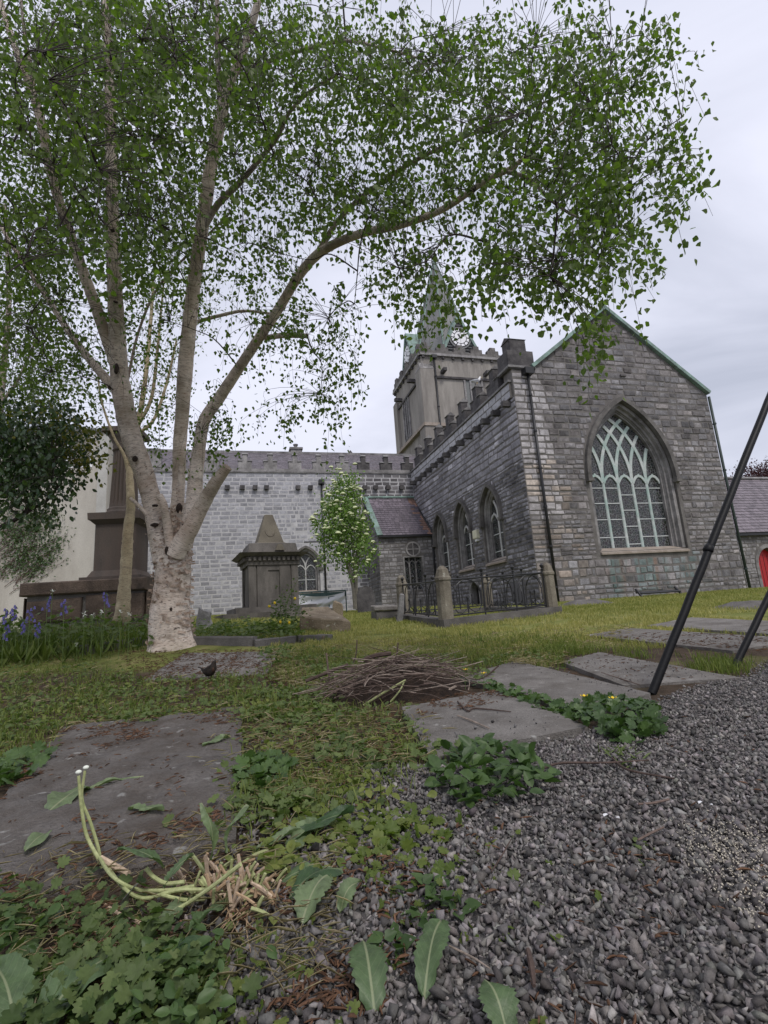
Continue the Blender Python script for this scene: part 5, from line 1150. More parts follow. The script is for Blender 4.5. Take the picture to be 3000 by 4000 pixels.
def grow_crown(parent, limbs, anchors, mats, leaf_t, leaf_size, leaves_per, n_obj, tone0=.5, sec=160, droop=.25, rmax=.02, spread=(.11, .11, .13), seed=3, clear=None):
    """branches from the limbs to every anchor, drooping twigs and leaves"""
    rg = np.random.default_rng(seed); nodes = np.vstack(limbs); anchors = np.asarray(anchors)
    pick = rg.choice(len(anchors), min(sec, len(anchors)), replace=False)
    def attach(a, nodes, pen):
        d = nodes - a; dd = np.sqrt((d ** 2).sum(1)) + pen * np.maximum(0, nodes[:, 2] - a[2] + .1); return np.argmin(dd)
    dist = [np.sqrt(((nodes - anchors[i]) ** 2).sum(1)).min() for i in pick]
    new = []
    for i in pick[np.argsort(dist)]:
        a = anchors[i]; k = attach(a, nodes, .4); s = nodes[k]; L = np.linalg.norm(a - s)
        if L < .15: continue
        mid1 = s + (a - s) * .35 + np.array([0, 0, .14 * L]) + rg.normal(0, .05 * L, 3); mid2 = s + (a - s) * .7 + np.array([0, 0, .10 * L]) + rg.normal(0, .05 * L, 3)
        p = spline(np.array([s, mid1, mid2, a]), 6); r0 = min(rmax, .004 + .007 * L); v_, f_, uv = tube_np(p, np.linspace(r0, .0035, len(p)), 6)
        mesh_obj('branch', v_, f_, mats['twig'], parent, smooth=True); nodes = np.vstack([nodes, p[3:]])
    V_, F_ = [], []; nv = 0; pos = []; ax = []
    for i in range(len(anchors)):
        a = anchors[i]; k = attach(a, nodes, .3); s = nodes[k]; L = np.linalg.norm(a - s); tip = a - np.array([0, 0, droop * rg.uniform(.3, 1.1)]) + rg.normal(0, .05, 3)
        if L < 1.2:
            p = spline(np.array([s, s + (a - s) * .55 + np.array([0, 0, .1 * L]), a, tip]), 3); v_, f_, _ = tube_np(p, np.linspace(.0035, .0012, len(p)), 3); V_.append(v_); F_.append(f_ + nv); nv += len(v_)
        n = rg.poisson(leaves_per); tt = rg.uniform(0, 1, n)[:, None]
        q = a * (1 - tt) + tip * tt + rg.normal(0, 1, (n, 3)) * np.array(spread); pos.append(q)
        d_ = rg.normal(0, .55, (n, 3)); d_[:, 2] -= .75; ax.append(d_)
    if V_: tag(mesh_obj('twigs', np.vstack(V_), np.vstack(F_), mats['twig'], parent), kind='stuff')
    pos = np.vstack(pos); ax = np.vstack(ax); nrm = rg.normal(0, 1, pos.shape); sz = leaf_size * rg.uniform(.7, 1.2, len(pos))
    if clear is not None:
        k = clear(pos); pos, ax, nrm, sz = pos[k], ax[k], nrm[k], sz[k]
    put_leaves(parent, leaf_t, pos, ax, nrm, sz, mats['leaf'], tone0 + rg.normal(0, .22, len(pos)), n_obj, wid=rg.uniform(.85, 1.15, len(pos)))
def blobs(lst, seed=1, scale=1.0):
    rg = np.random.default_rng(seed); o_ = []
    for x, y, rx, ry, n, Yc, ys in lst:
        n = int(n * scale); u = rg.normal(0, .62, (n, 2)); u = u / np.maximum(1, np.linalg.norm(u, axis=1, keepdims=True) / 1.2)
        for a, b in u: o_.append(P((x + a * rx) * D_, (y + b * ry) * D_, max(2.4, Yc + rg.normal(0, ys))))
    return np.array(o_)

# ------------------------------------------------------------------ the big birch
tb_ = P(672, 2530, 7.2); tb_[2] = gz(tb_[0], tb_[1]); birch = thing('birch_tree', tb_, 'large multi-stemmed birch with peeling bark, centre-left foreground', 'tree')
YB = 7.2
# trunk with root flare
rows = [(672, 2560, 250), (670, 2530, 215), (667, 2500, 188), (664, 2450, 176), (664, 2390, 172), (668, 2330, 160), (675, 2270, 152), (677, 2220, 154), (672, 2170, 160), (668, 2130, 150), (668, 2100, 120)]
a = spline(np.array(rows, float), 6); pts = np.array([P(x, y, YB) for x, y, w_ in a]); rad = a[:, 2] * YB / FPX / 2 * .84; seg = 40
v_, f_, uv = tube_np(pts, rad, seg); v_ = v_.reshape(len(pts), seg, 3)
for i in range(len(pts)):
    z = (pts[i][2] - pts[0][2]); fl = max(0, 1 - z / .35)
    for k in range(seg):
        ang = 2 * math.pi * k / seg; d_ = v_[i, k] - pts[i]
        g_ = 1 + fl * .10 * math.sin(ang * 3 + 1) + .05 * mnoise.noise(Vector((math.cos(ang) * 1.5, math.sin(ang) * 1.5, z * 2.2))) + .03 * mnoise.noise(Vector((math.cos(ang) * 4, math.sin(ang) * 4, z * 9))) + .04 * math.sin(ang * 2 + z * 2) * min(1, z)
        v_[i, k] = pts[i] + d_ * g_
mesh_obj('trunk', v_.reshape(-1, 3), f_, M_birch, birch, smooth=True, uvs=uv); trunk_v = v_
LB = []
LA = [(652, 2190, 120, 7.2), (636, 2130, 108, 7.17), (621, 2084, 96, 7.12), (604, 2007, 86, 7.1), (586, 1930, 84, 7.05), (565, 1854, 88, 7.0), (538, 1777, 92, 6.95), (511, 1700, 93, 6.9), (488, 1600, 93, 6.8), (474, 1520, 92, 6.75), (466, 1450, 84, 6.7), (455, 1250, 78, 6.5), (445, 1050, 70, 6.2), (440, 850, 66, 6.0), (436, 640, 64, 5.8), (430, 420, 58, 5.6), (424, 200, 52, 5.4), (410, 0, 46, 5.2), (400, -250, 36, 5.0), (395, -500, 24, 4.8)]
LB.append(add_limb(birch, LA, M_birch, 18))
LA2 = [(458, 1440, 60, 6.7), (420, 1330, 58, 6.6), (372, 1190, 58, 6.4), (320, 1050, 56, 6.2), (270, 900, 54, 6.0), (226, 770, 54, 5.8), (190, 640, 52, 5.6), (170, 520, 56, 5.45), (140, 400, 52, 5.3), (90, 270, 44, 5.15), (40, 130, 40, 5.0), (0, 0, 36, 4.9), (-60, -200, 26, 4.7)]
LB.append(add_limb(birch, LA2, M_birch, 14))
LB.append(add_limb(birch, [(170, 500, 30, 5.45), (140, 380, 28, 5.35), (120, 260, 24, 5.3), (95, 120, 22, 5.2), (80, -20, 16, 5.1), (60, -200, 10, 5)], M_birch_u, 10))
LB.append(add_limb(birch, [(440, 1510, 52, 6.75), (380, 1440, 44, 6.75), (300, 1340, 38, 6.7), (220, 1220, 34, 6.7), (130, 1080, 30, 6.6), (50, 960, 28, 6.5), (-20, 850, 22, 6.4), (-150, 700, 12, 6.3)], M_birch, 12))
LBb = [(686, 2130, 70, 7.3), (688, 2046, 66, 7.32), (694, 1960, 58, 7.33), (698, 1892, 56, 7.33), (702, 1738, 60, 7.3), (711, 1627, 62, 7.25), (723, 1446, 70, 7.1), (742, 1250, 68, 6.9), (765, 1050, 66, 6.6), (795, 850, 66, 6.3), (826, 640, 64, 6.05), (860, 470, 62, 5.8), (892, 340, 50, 5.6), (950, 200, 46, 5.4), (1010, 0, 38, 5.1), (1060, -220, 26, 4.9)]
LB.append(add_limb(birch, LBb, M_birch, 16))
LB.append(add_limb(birch, [(866, 440, 40, 5.78), (856, 330, 36, 5.7), (850, 180, 32, 5.6), (848, 0, 26, 5.5), (840, -220, 16, 5.3)], M_birch_u, 10))
LB.append(add_limb(birch, [(790, 900, 34, 6.35), (850, 800, 34, 6.2), (930, 720, 30, 6.0), (1000, 640, 26, 5.8), (1080, 540, 24, 5.6), (1130, 440, 20, 5.4), (1220, 350, 16, 5.2), (1320, 290, 12, 5.0)], M_birch_u, 10))
LC = [(704, 2142, 92, 7.1), (742, 2046, 80, 7.08), (757, 1969, 72, 7.06), (765, 1854, 66, 7.05), (780, 1738, 62, 7.0), (800, 1640, 62, 6.95), (868, 1537, 62, 6.85), (976, 1374, 60, 6.6), (1085, 1212, 58, 6.3), (1175, 1066, 58, 6.0), (1266, 976, 56, 5.75), (1410, 913, 50, 5.4), (1573, 877, 44, 5.05), (1736, 814, 40, 4.75), (1900, 705, 36, 4.5), (1990, 660, 32, 4.35), (2090, 580, 22, 4.2), (2200, 480, 16, 4.05), (2330, 400, 10, 3.9)]
LC = [(x, y, w_ * (1 - .24 * min(1, max(0, (1900 - y) / 500))), Yq) for x, y, w_, Yq in LC]
LB.append(add_limb(birch, LC, M_birch, 16))
LB.append(add_limb(birch, [(1985, 672, 22, 4.36), (2070, 700, 19, 4.25), (2150, 780, 16, 4.1), (2260, 850, 13, 4.0), (2380, 860, 10, 3.9), (2460, 800, 7, 3.8)], M_birch_u, 8))
LB.append(add_limb(birch, [(1240, 985, 26, 5.8), (1330, 850, 24, 5.6), (1450, 740, 22, 5.3), (1600, 640, 20, 5.0), (1760, 560, 17, 4.7), (1950, 480, 14, 4.4), (2150, 390, 10, 4.2), (2380, 310, 7, 4.0)], M_birch_u, 8))
LB.append(add_limb(birch, [(950, 320, 24, 5.5), (1050, 240, 22, 5.3), (1200, 190, 20, 5.1), (1350, 160, 16, 4.9), (1500, 190, 13, 4.7), (1680, 240, 9, 4.5)], M_birch_u, 8))
LB.append(add_limb(birch, [(775, 1255, 18, 6.9), (850, 1235, 17, 6.8), (950, 1215, 15, 6.6), (1060, 1225, 12, 6.4)], M_birch, 8))
LB.append(add_limb(birch, [(1035, 1320, 24, 6.5), (1110, 1310, 26, 6.4), (1200, 1312, 22, 6.3)], M_birch, 10, cut=True))
LB.append(add_limb(birch, [(500, 1480, 14, 6.9), (540, 1300, 13, 7.0), (620, 1120, 12, 6.9), (780, 950, 11, 6.6), (900, 830, 9, 6.3)], M_birch_u, 8))
add_limb(birch, [(684, 2170, 82, 7.0), (712, 2112, 80, 6.95), (742, 2069, 74, 6.9), (788, 1977, 66, 6.8), (838, 1892, 56, 6.7), (888, 1823, 44, 6.6)], M_birch, 14, cut=True)
add_limb(birch, [(668, 2140, 44, 6.98), (661, 2104, 40, 6.94), (650, 2027, 37, 6.9), (638, 1969, 34, 6.86), (621, 1934, 34, 6.84)], M_birch, 12, cut=True)
add_limb(birch, [(575, 2010, 22, 7.0), (545, 1978, 18, 6.95), (508, 1945, 15, 6.9)], M_birch, 10, cut=True)
add_limb(birch, [(705, 1985, 32, 7.2), (706, 1900, 26, 7.15), (706, 1812, 24, 7.1)], M_birch, 12, cut=True)
# peeling flakes and knots on trunk and stems
fl_v, fl_f = [], []; kf = 0
def flake(c, out, up, w_, h_, curl):
    global kf
    s = np.cross(up, out); n = 4
    for i in range(n + 1):
        t = i / n; p = c + s * w_ * (t - .5) + out * (.006 + curl * t * t) - up * .2 * h_ * t
        fl_v.append(p - up * h_ * .5 * (1 - .4 * t)); fl_v.append(p + up * h_ * .5 * (1 - .2 * t))
    for i in range(n): fl_f.append((kf + 2 * i, kf + 2 * i + 1, kf + 2 * i + 3, kf + 2 * i + 2))
    kf += 2 * (n + 1)
for _ in range(420):
    i = rng.integers(12, len(pts) - 2); k = rng.integers(0, seg); right = trunk_v[i, k][0] > pts[i][0]
    if not right and rng.random() < .6: continue
    o_ = trunk_v[i, k] - pts[i]; o_ /= np.linalg.norm(o_); flake(trunk_v[i, k], o_, unit(ZV + rng.normal(0, .3, 3)), rng.uniform(.03, .10), rng.uniform(.012, .05), rng.uniform(.015, .06))
for L_, r_, _o in LB[:1] + LB[4:5] + LB[7:8]:
    for _ in range(90):
        i = rng.integers(1, min(60, len(L_) - 1)); ang = rng.uniform(0, 2 * math.pi); t_ = unit(L_[i] - L_[i - 1]); s = unit(np.cross(t_, [0, 1.0, 0])); b = np.cross(t_, s); o_ = s * math.cos(ang) + b * math.sin(ang)
        flake(L_[i] + o_ * r_[i], o_, unit(t_ + rng.normal(0, .2, 3)), rng.uniform(.015, .045), rng.uniform(.006, .02), rng.uniform(.006, .025))
for _ in range(150):                                                   # ragged bark in the crotch between the stems
    x, y = rng.normal(672, 26), rng.normal(2085, 60); c = P(x, y, 6.98 + rng.uniform(-.02, .1)); flake(c, unit(np.array([rng.normal(0, .5), -1, rng.normal(0, .3)])), unit(ZV + rng.normal(0, .5, 3)), rng.uniform(.02, .07), rng.uniform(.015, .06), rng.uniform(.01, .05))
tag(mesh_obj('bark_flakes', fl_v, fl_f, M_flake, birch), kind='stuff')
M_knot = mat_rough('dark_knot', (.02, .014, .011), (.07, .05, .04), 25, 60, .9, 1.0, .01)
for x, y, a, b, Yk in ((604, 2050, 34, 16, 6.93), (606, 1975, 26, 10, 6.9), (527, 1792, 22, 26, 6.78), (700, 1985, 26, 44, 7.06), (652, 2150, 16, 36, 6.92), (668, 2380, 8, 16, 6.87), (455, 1440, 20, 50, 6.55), (720, 2050, 20, 10, 6.92), (440, 900, 22, 10, 5.9), (452, 1180, 20, 8, 6.3), (826, 760, 20, 8, 6.03), (1150, 1100, 18, 10, 5.93)):
    m = MB(); ell(m, P(x, y, Yk), (a * Yk / FPX / 2, .03, b * Yk / FPX / 2), axes([1, 0, .15]) @ np.array([[1, 0, 0], [0, 0, 1], [0, 1, 0]]) if False else np.eye(3), 8, 12); m.v = [tuple(np.array(v) + .006 * np.array([mnoise.noise(Vector(v) * 40), 0, mnoise.noise(Vector(v) * 40 + Vector((5, 0, 0)))])) for v in m.v]; m.build('knot', M_knot, birch, smooth=True)
def clear_limbs(pos):
    """the stems carry few leaves on their near side: thin the foliage that hangs just in front of them"""
    q = proj(pos); keep = np.ones(len(pos), bool); rr = np.random.default_rng(77).random(len(pos))
    for L_, r_, _o in LB[:8]:
        s = proj(L_); w_ = r_ * FPX / s[:, 2]
        for i in range(0, len(L_)):
            keep &= ~(((q[:, 0] - s[i, 0]) ** 2 + (q[:, 1] - s[i, 1]) ** 2 < (w_[i] * 1.0 + 2) ** 2) & (q[:, 2] < s[i, 2]) & (rr < .86))
    return keep
CAN = [(120, 130, 200, 180, 760, 4.5, .7), (340, 110, 180, 160, 680, 4.5, .7), (110, 420, 170, 160, 540, 4.9, .8), (320, 400, 140, 150, 420, 5.0, .8), (560, 330, 140, 150, 270, 5.0, .7), (560, 110, 150, 130, 320, 4.6, .6),
       (760, 140, 180, 130, 290, 4.6, .5), (950, 150, 180, 120, 240, 4.3, .5), (1150, 140, 160, 120, 180, 4.1, .45), (1310, 110, 115, 110, 80, 3.8, .4), (1290, 280, 135, 95, 130, 3.8, .4), (1130, 320, 155, 95, 140, 4.0, .4), (900, 330, 170, 110, 190, 4.5, .5),
       (720, 390, 140, 95, 130, 5.0, .5), (1320, 420, 115, 85, 88, 3.7, .35), (1150, 470, 140, 85, 80, 3.9, .4), (1260, 560, 125, 75, 66, 3.6, .35), (1110, 580, 110, 65, 40, 3.8, .35), (930, 630, 80, 60, 26, 4.0, .4), (830, 600, 90, 60, 34, 4.6, .4),
       (660, 690, 100, 60, 60, 5.6, .4), (720, 800, 80, 60, 40, 5.7, .3), (1285, 710, 35, 50, 18, 3.5, .15), (60, 640, 120, 120, 230, 5.8, .7), (50, 830, 100, 70, 110, 7.2, .7), (180, 760, 80, 80, 70, 6.4, .5), (300, 600, 110, 140, 130, 6.3, .7), (330, 850, 60, 90, 34, 7.2, .4),
       (430, 940, 75, 50, 40, 6.6, .25), (480, 890, 50, 60, 22, 6.5, .2), (900, 470, 180, 70, 90, 4.5, .4), (1000, 540, 130, 60, 40, 4.2, .4), (520, 570, 130, 100, 110, 5.5, .6), (1440, 120, 50, 100, 16, 3.6, .2), (1475, 330, 50, 80, 18, 3.5, .2), (720, 890, 40, 40, 10, 5.7, .2), (610, 850, 60, 50, 18, 6.0, .3), (560, 720, 70, 50, 26, 6.0, .3),
       (-220, 250, 160, 350, 160, 5.0, .7), (500, -280, 500, 160, 330, 4.6, .6), (1150, -200, 250, 130, 100, 4.0, .4)]
grow_crown(birch, [l[0][int(len(l[0]) * .25):] for l in LB], blobs(CAN, 5, .72), dict(twig=M_twig, leaf=M_bleaf), T_BIRCH, .056, 13.5, 300, sec=170, droop=.42, spread=(.062, .062, .08), clear=clear_limbs)

# ------------------------------------------------------------------ slender birches behind
b2b = P(480, 2390, 9.6); b2b[2] = gz(b2b[0], b2b[1]); b2 = thing('birch_tree', b2b, 'slender birch with yellowish bark behind the big birch trunk', 'tree')
L2 = [add_limb(b2, [(474, 2430, 78, 9.6), (480, 2384, 64, 9.6), (488, 2277, 52, 9.6), (496, 2161, 49, 9.6), (500, 2084, 45, 9.6), (511, 1969, 40, 9.6), (507, 1873, 34, 9.6), (512, 1780, 30, 9.6), (540, 1650, 26, 9.6), (565, 1500, 22, 9.6), (585, 1300, 18, 9.6), (600, 1100, 12, 9.6)], M_birch_y, 12, wob=.05, name='trunk'),
      add_limb(b2, [(500, 1840, 18, 9.6), (484, 1777, 16, 9.5), (442, 1700, 13, 9.4), (395, 1560, 10, 9.3), (380, 1440, 7, 9.2)], M_birch_y, 8),
      add_limb(b2, [(540, 1660, 18, 9.6), (590, 1560, 17, 9.6), (610, 1420, 15, 9.5), (625, 1260, 12, 9.5), (640, 1100, 8, 9.4)], M_birch_y, 8),
      add_limb(b2, [(530, 1700, 16, 9.6), (600, 1640, 15, 9.7), (650, 1500, 13, 9.8), (690, 1330, 10, 9.8)], M_birch_y, 8)]
grow_crown(b2, [l[0][int(len(l[0]) * .4):] for l in L2], blobs([(330, 720, 90, 150, 110, 9.6, .5), (230, 800, 80, 80, 50, 9.4, .4), (400, 620, 90, 120, 70, 9.7, .5), (330, 900, 60, 60, 18, 9.4, .3)], 6), dict(twig=M_twig, leaf=M_bleaf2), T_BIRCH, .055, 10, 60, tone0=.6, sec=40, seed=8)
b3b = P(-40, 2480, 9.0); b3b[2] = gz(b3b[0], b3b[1]); b3 = thing('birch_tree', b3b, 'birch stem at the left edge above the dark shrub', 'tree')
L3 = [add_limb(b3, [(-60, 2500, 60, 9), (-40, 2200, 46, 9), (-20, 1900, 38, 9), (0, 1600, 34, 9), (20, 1380, 30, 9), (35, 1180, 26, 9), (30, 1000, 22, 9), (20, 800, 16, 9)], M_birch_u, 10, name='trunk'),
      add_limb(b3, [(0, 1580, 20, 9), (60, 1500, 16, 8.9), (110, 1400, 12, 8.8), (150, 1300, 8, 8.7)], M_birch_u, 8)]
grow_crown(b3, [l[0][int(len(l[0]) * .4):] for l in L3], blobs([(60, 720, 110, 130, 130, 8.9, .5), (80, 860, 100, 60, 80, 8.7, .4), (-80, 700, 100, 150, 60, 9, .5)], 7), dict(twig=M_twig, leaf=M_bleaf2), T_BIRCH, .055, 10, 60, tone0=.5, sec=30, seed=9)

# ------------------------------------------------------------------ dark shrub with arching branch, left
M_shrub = mat_leaf('glossy_dark_leaf', (.022, .050, .018), (.075, .125, .03), .15, .35, spec=.5); M_shy = mat_leaf('yellow_green_leaf', (.07, .09, .012), (.20, .17, .03), .35)
sh0 = P(-130, 2480, 6.6); sh0[2] = gz(sh0[0], sh0[1]); shrub = thing('evergreen_shrub', sh0, 'dark glossy evergreen shrub at the left edge before the cream house', 'shrub')
Ls_ = [add_limb(shrub, [(-150, 2500, 40, 6.6), (-120, 2300, 34, 6.6), (-60, 2130, 28, 6.6), (0, 2062, 24, 6.6), (60, 2030, 21, 6.6), (130, 1985, 17, 6.6), (190, 1950, 12, 6.6), (240, 1880, 8, 6.6)], M_twig, 10, name='stem'), add_limb(shrub, [(-120, 2300, 26, 6.6), (-80, 2050, 22, 6.5), (0, 1900, 16, 6.5), (90, 1800, 10, 6.5)], M_twig, 8, name='stem')]
grow_crown(shrub, [l[0] for l in Ls_], blobs([(50, 1020, 90, 90, 150, 6.5, .45), (110, 960, 80, 70, 90, 6.5, .4), (20, 930, 70, 50, 60, 6.5, .4), (-80, 1010, 90, 110, 100, 6.6, .5)], 11), dict(twig=M_twig, leaf=M_shrub), T_OVAL, .075, 15, 80, tone0=.35, sec=30, droop=.12, seed=12)
sy = blobs([(160, 950, 45, 35, 26, 6.3, .2), (190, 1000, 35, 25, 14, 6.3, .2), (100, 900, 90, 25, 26, 6.4, .3)], 13)
rg_ = np.random.default_rng(14); pos = np.repeat(sy, 9, 0) + rg_.normal(0, .09, (len(sy) * 9, 3)); ax_ = rg_.normal(0, .6, pos.shape); ax_[:, 2] -= .4
put_leaves(shrub, T_OVAL, pos, ax_, rg_.normal(0, 1, pos.shape), .065 * rg_.uniform(.7, 1.2, len(pos)), M_shy, rg_.uniform(0, 1, len(pos)), 20, stuff='young_foliage')
# bare creeper over the house wall
cr0 = PH.at(-7.2, 1.0, .05); creeper = thing('wall_creeper', cr0, 'thin bare-stemmed creeper on the cream house wall below the dark shrub', 'creeper')
rg_ = np.random.default_rng(15); M_vine = mat_plain('red_brown_vine', (.10, .055, .045), .85, var=.3); pv, pa = [], []
for k in range(60):
    x, y = rg_.uniform(-60, 120), rg_.uniform(2060, 2330); st_ = []
    for i in range(7): st_.append(PH.at(*PH.uv(x, y), .04 + .02 * rg_.random())); x += rg_.uniform(8, 34); y -= rg_.uniform(2, 26)
    MB().tube(np.array(st_), np.linspace(.012, .005, 7), 4).build('stem', M_vine, creeper)
    if y < 2200:
        for q in st_[2:]: pv += [q + rg_.normal(0, .18, 3) * [1, .2, 1] for _ in range(9)]
pv = np.array(pv); put_leaves(creeper, T_OVAL, pv, rg_.normal(0, 1, pv.shape), rg_.normal(0, .4, pv.shape) + [0, -1, .3], .09, M_shrub, rg_.uniform(.2, .9, len(pv)), 0)

# ------------------------------------------------------------------ small flowering tree by the nave
f0 = P(1393, 2372, 20.0); f0[2] = gz(f0[0], f0[1]); ft = thing('flowering_tree', f0, 'small upright tree covered in cream flower heads before the nave', 'tree')
M_pb = mat_rough('pale_trunk_bark', (.16, .145, .12), (.27, .25, .21), 6, 40, .9, .6, .01); Lf_ = []
for k, (x1, x2, x3) in enumerate(((1375, 1352, 1330), (1388, 1378, 1362), (1380, 1395, 1405), (1370, 1335, 1300), (1392, 1405, 1420))):
    pts_, r_ = limb_px([(1392 + 3 * (k - 2), 2378, 14, 20), (x1, 2260, 11, 20 + .1 * (k - 2)), (x2, 2140, 8, 20 + .2 * (k - 2)), (x3, 1990, 5, 20 + .2 * (k - 2)), ((x3 + 1350) / 2, 1910, 3, 20)], 6)
    v_, f_, _ = tube_np(pts_, r_, 7); mesh_obj('stem', v_, f_, M_pb, ft, smooth=True); Lf_.append(pts_)
M_fl = mat_leaf('fresh_green_leaf', (.085, .15, .03), (.17, .26, .06), .35)
fa = blobs([(745, 1060, 30, 45, 60, 20, .5), (740, 1130, 42, 60, 150, 20, .65), (760, 1190, 38, 40, 80, 20, .6), (710, 1150, 25, 60, 50, 20, .5), (742, 1095, 38, 40, 70, 20, .6), (775, 1150, 26, 40, 40, 20, .5)], 21)
grow_crown(ft, [l[len(l) // 3:] for l in Lf_], fa, dict(twig=M_twig, leaf=M_fl), T_OVAL, .12, 11, 60, sec=30, droop=.1, spread=(.16, .16, .14), seed=22)
M_blos = mat_plain('cream_blossom', (.52, .56, .34), .9, var=.2, scale=40); rg_ = np.random.default_rng(23); n_b = 0
ctr = fa.mean(0)
for k in rg_.permutation(len(fa))[:230]:
    c = fa[k] + unit(fa[k] - ctr + np.array([0, -1.2, .4])) * rg_.uniform(.1, .35); m = MB(); rr = rg_.uniform(.07, .12)
    vs_ = [c + np.array([rr * math.cos(t) * (1 if i else .55), rr * math.sin(t) * (1 if i else .55), (0, .5, .85)[i + 0 if i < 2 else 2] * 0 + (rr * .55 if i == 0 else 0)]) + rg_.normal(0, .008, 3) for i in (0, 1) for t in np.linspace(0, 2 * math.pi, 7, endpoint=False)]
    mesh_obj('flower_head', vs_ + [c - ZV * rr * .3], [(7 + j, 7 + (j + 1) % 7, (j + 1) % 7, j) for j in range(7)] + [tuple(range(7))] + [(14, 7 + (j + 1) % 7, 7 + j) for j in range(7)], M_blos, ft)
# copper-leaved tree far right
M_cop = mat_leaf('copper_leaf', (.03, .012, .016), (.07, .025, .03), .3, tc=(1.5, .7, .7)); c0 = P(2990, 2270, 42.0); c0[2] = gz(c0[0], c0[1]); ctree = thing('copper_beech_tree', c0, 'dark purple-leaved tree showing over the red-door building', 'tree')
pc, rc = limb_px([(2990, 2280, 20, 42), (2992, 2080, 17, 42), (3000, 1950, 13, 42), (3010, 1860, 8, 42)], 5); v_, f_, _ = tube_np(pc, rc, 8); mesh_obj('trunk', v_, f_, M_twig, ctree, smooth=True)
grow_crown(ctree, [pc[8:]], blobs([(1635, 1022, 40, 16, 90, 42, 1.0), (1665, 1030, 50, 26, 130, 42, 1.2), (1700, 1030, 50, 40, 120, 42, 1.2), (1690, 1090, 70, 40, 90, 42, 1.3)], 31), dict(twig=M_twig, leaf=M_cop), T_OVAL, .16, 12, 0, sec=40, droop=.3, rmax=.05, spread=(.35, .35, .3), seed=32)

# ------------------------------------------------------------------ ground cover helpers
def in_poly(px, py, poly):
    px = np.asarray(px); py = np.asarray(py); c = np.zeros(len(px), bool); n = len(poly)
    for i in range(n):
        (x0, y0), (x1, y1) = poly[i], poly[(i + 1) % n]
        if y0 == y1: continue
        c ^= ((y0 > py) != (y1 > py)) & (px < (x1 - x0) * (py - y0) / (y1 - y0) + x0)
    return c
def world_pts(poly, dens, x0, x1, y0, y1, rg, soft=.06):
    """points scattered evenly over the ground whose photo pixel lies in poly; density per square metre"""
    n = int(dens * (x1 - x0) * (y1 - y0)); x = rg.uniform(x0, x1, n); y = rg.uniform(y0, y1, n)
    q = proj(np.stack([x + rg.normal(0, soft, n), y + rg.normal(0, soft, n), ground_z(x, y)], -1)); k = in_poly(q[:, 0], q[:, 1], poly) & (q[:, 2] > 0)
    x, y = x[k], y[k]; return np.stack([x, y, ground_z(x, y)], -1)
def px_pts(poly, n, rg, jit=0.0):
    """points whose photo pixels are spread evenly over poly"""
    p = np.array(poly); o_ = np.zeros((0, 2))
    while len(o_) < n:
        u = rg.uniform(p.min(0), p.max(0), (2 * n, 2)); o_ = np.vstack([o_, u[in_poly(u[:, 0], u[:, 1], poly)]])
    g_, ok = ground_hits(o_[:n, 0], o_[:n, 1]); g_ = g_[ok]
    if jit:
        g_[:, :2] += rg.normal(0, jit, (len(g_), 2)); g_[:, 2] = ground_z(g_[:, 0], g_[:, 1])
    return g_
def off_slabs(p, names='ABCDEFG', grow=0.0):
    k = np.ones(len(p), bool)
    for s in names:
        c = SL[s][:, :2]; m_ = c.mean(0); k &= ~in_poly(p[:, 0], p[:, 1], [tuple(m_ + (q - m_) * (1 + grow)) for q in c])
    return p[k]
def on_slab_z(p, lifts=dict(A=.022, B=.035, C=.03, D=.02, E=.02, F=.02, G=.012)):
    z = p[:, 2].copy()
    for s, l in lifts.items():
        c = SL[s]; k = in_poly(p[:, 0], p[:, 1], [tuple(q) for q in c[:, :2]]); A_ = np.c_[c[:, :2], np.ones(4)]; co_ = np.linalg.lstsq(A_, c[:, 2], rcond=None)[0]
        z = np.where(k, p[:, :2] @ co_[:2] + co_[2] + l + .004, z)
    q = p.copy(); q[:, 2] = z; return q

# ------------------------------------------------------------------ gravel
rg = np.random.default_rng(41)
GR = [(1050, 4400), (860, 3950), (1000, 3650), (1120, 3450), (1200, 3250), (1330, 3080), (1560, 2995), (1690, 3000), (2000, 2935), (2290, 2872), (2420, 2790), (2550, 2745), (2760, 2672), (2920, 2645), (3000, 2580), (3300, 2540), (5200, 2650), (5200, 4400)]
GR2 = [(300, 4400), (500, 3750), (930, 3300), (960, 2950), (1150, 2850), (1560, 2995), (1330, 3080), (1200, 3250), (1120, 3450), (1000, 3650), (860, 3950), (1050, 4400)]
hulls = []
for k in range(40):
    bm = bmesh.new(); r_ = np.random.default_rng(k); pts_ = r_.normal(0, 1, (7, 3)); pts_ = pts_ / np.linalg.norm(pts_, axis=1)[:, None] * r_.uniform(.85, 1.12, (7, 1)) * np.array([1.0, .78, .6])
    for q in pts_: bm.verts.new(q)
    h = bmesh.ops.convex_hull(bm, input=bm.verts); bmesh.ops.delete(bm, geom=[g_ for g_ in h['geom_interior'] if isinstance(g_, bmesh.types.BMVert)], context='VERTS'); bm.verts.index_update()
    hulls.append((np.array([v.co[:] for v in bm.verts]), np.array([[v.index for v in f.verts] for f in bm.faces if len(f.verts) == 3]))); bm.free()
def rand_rot(n, rg):
    q = unit(rg.normal(0, 1, (n, 4))); w_, x, y, z = q.T
    return np.stack([np.stack([1 - 2 * (y * y + z * z), 2 * (x * y - z * w_), 2 * (x * z + y * w_)], -1), np.stack([2 * (x * y + z * w_), 1 - 2 * (x * x + z * z), 2 * (y * z - x * w_)], -1), np.stack([2 * (x * z - y * w_), 2 * (y * z + x * w_), 1 - 2 * (x * x + y * y)], -1)], -2)
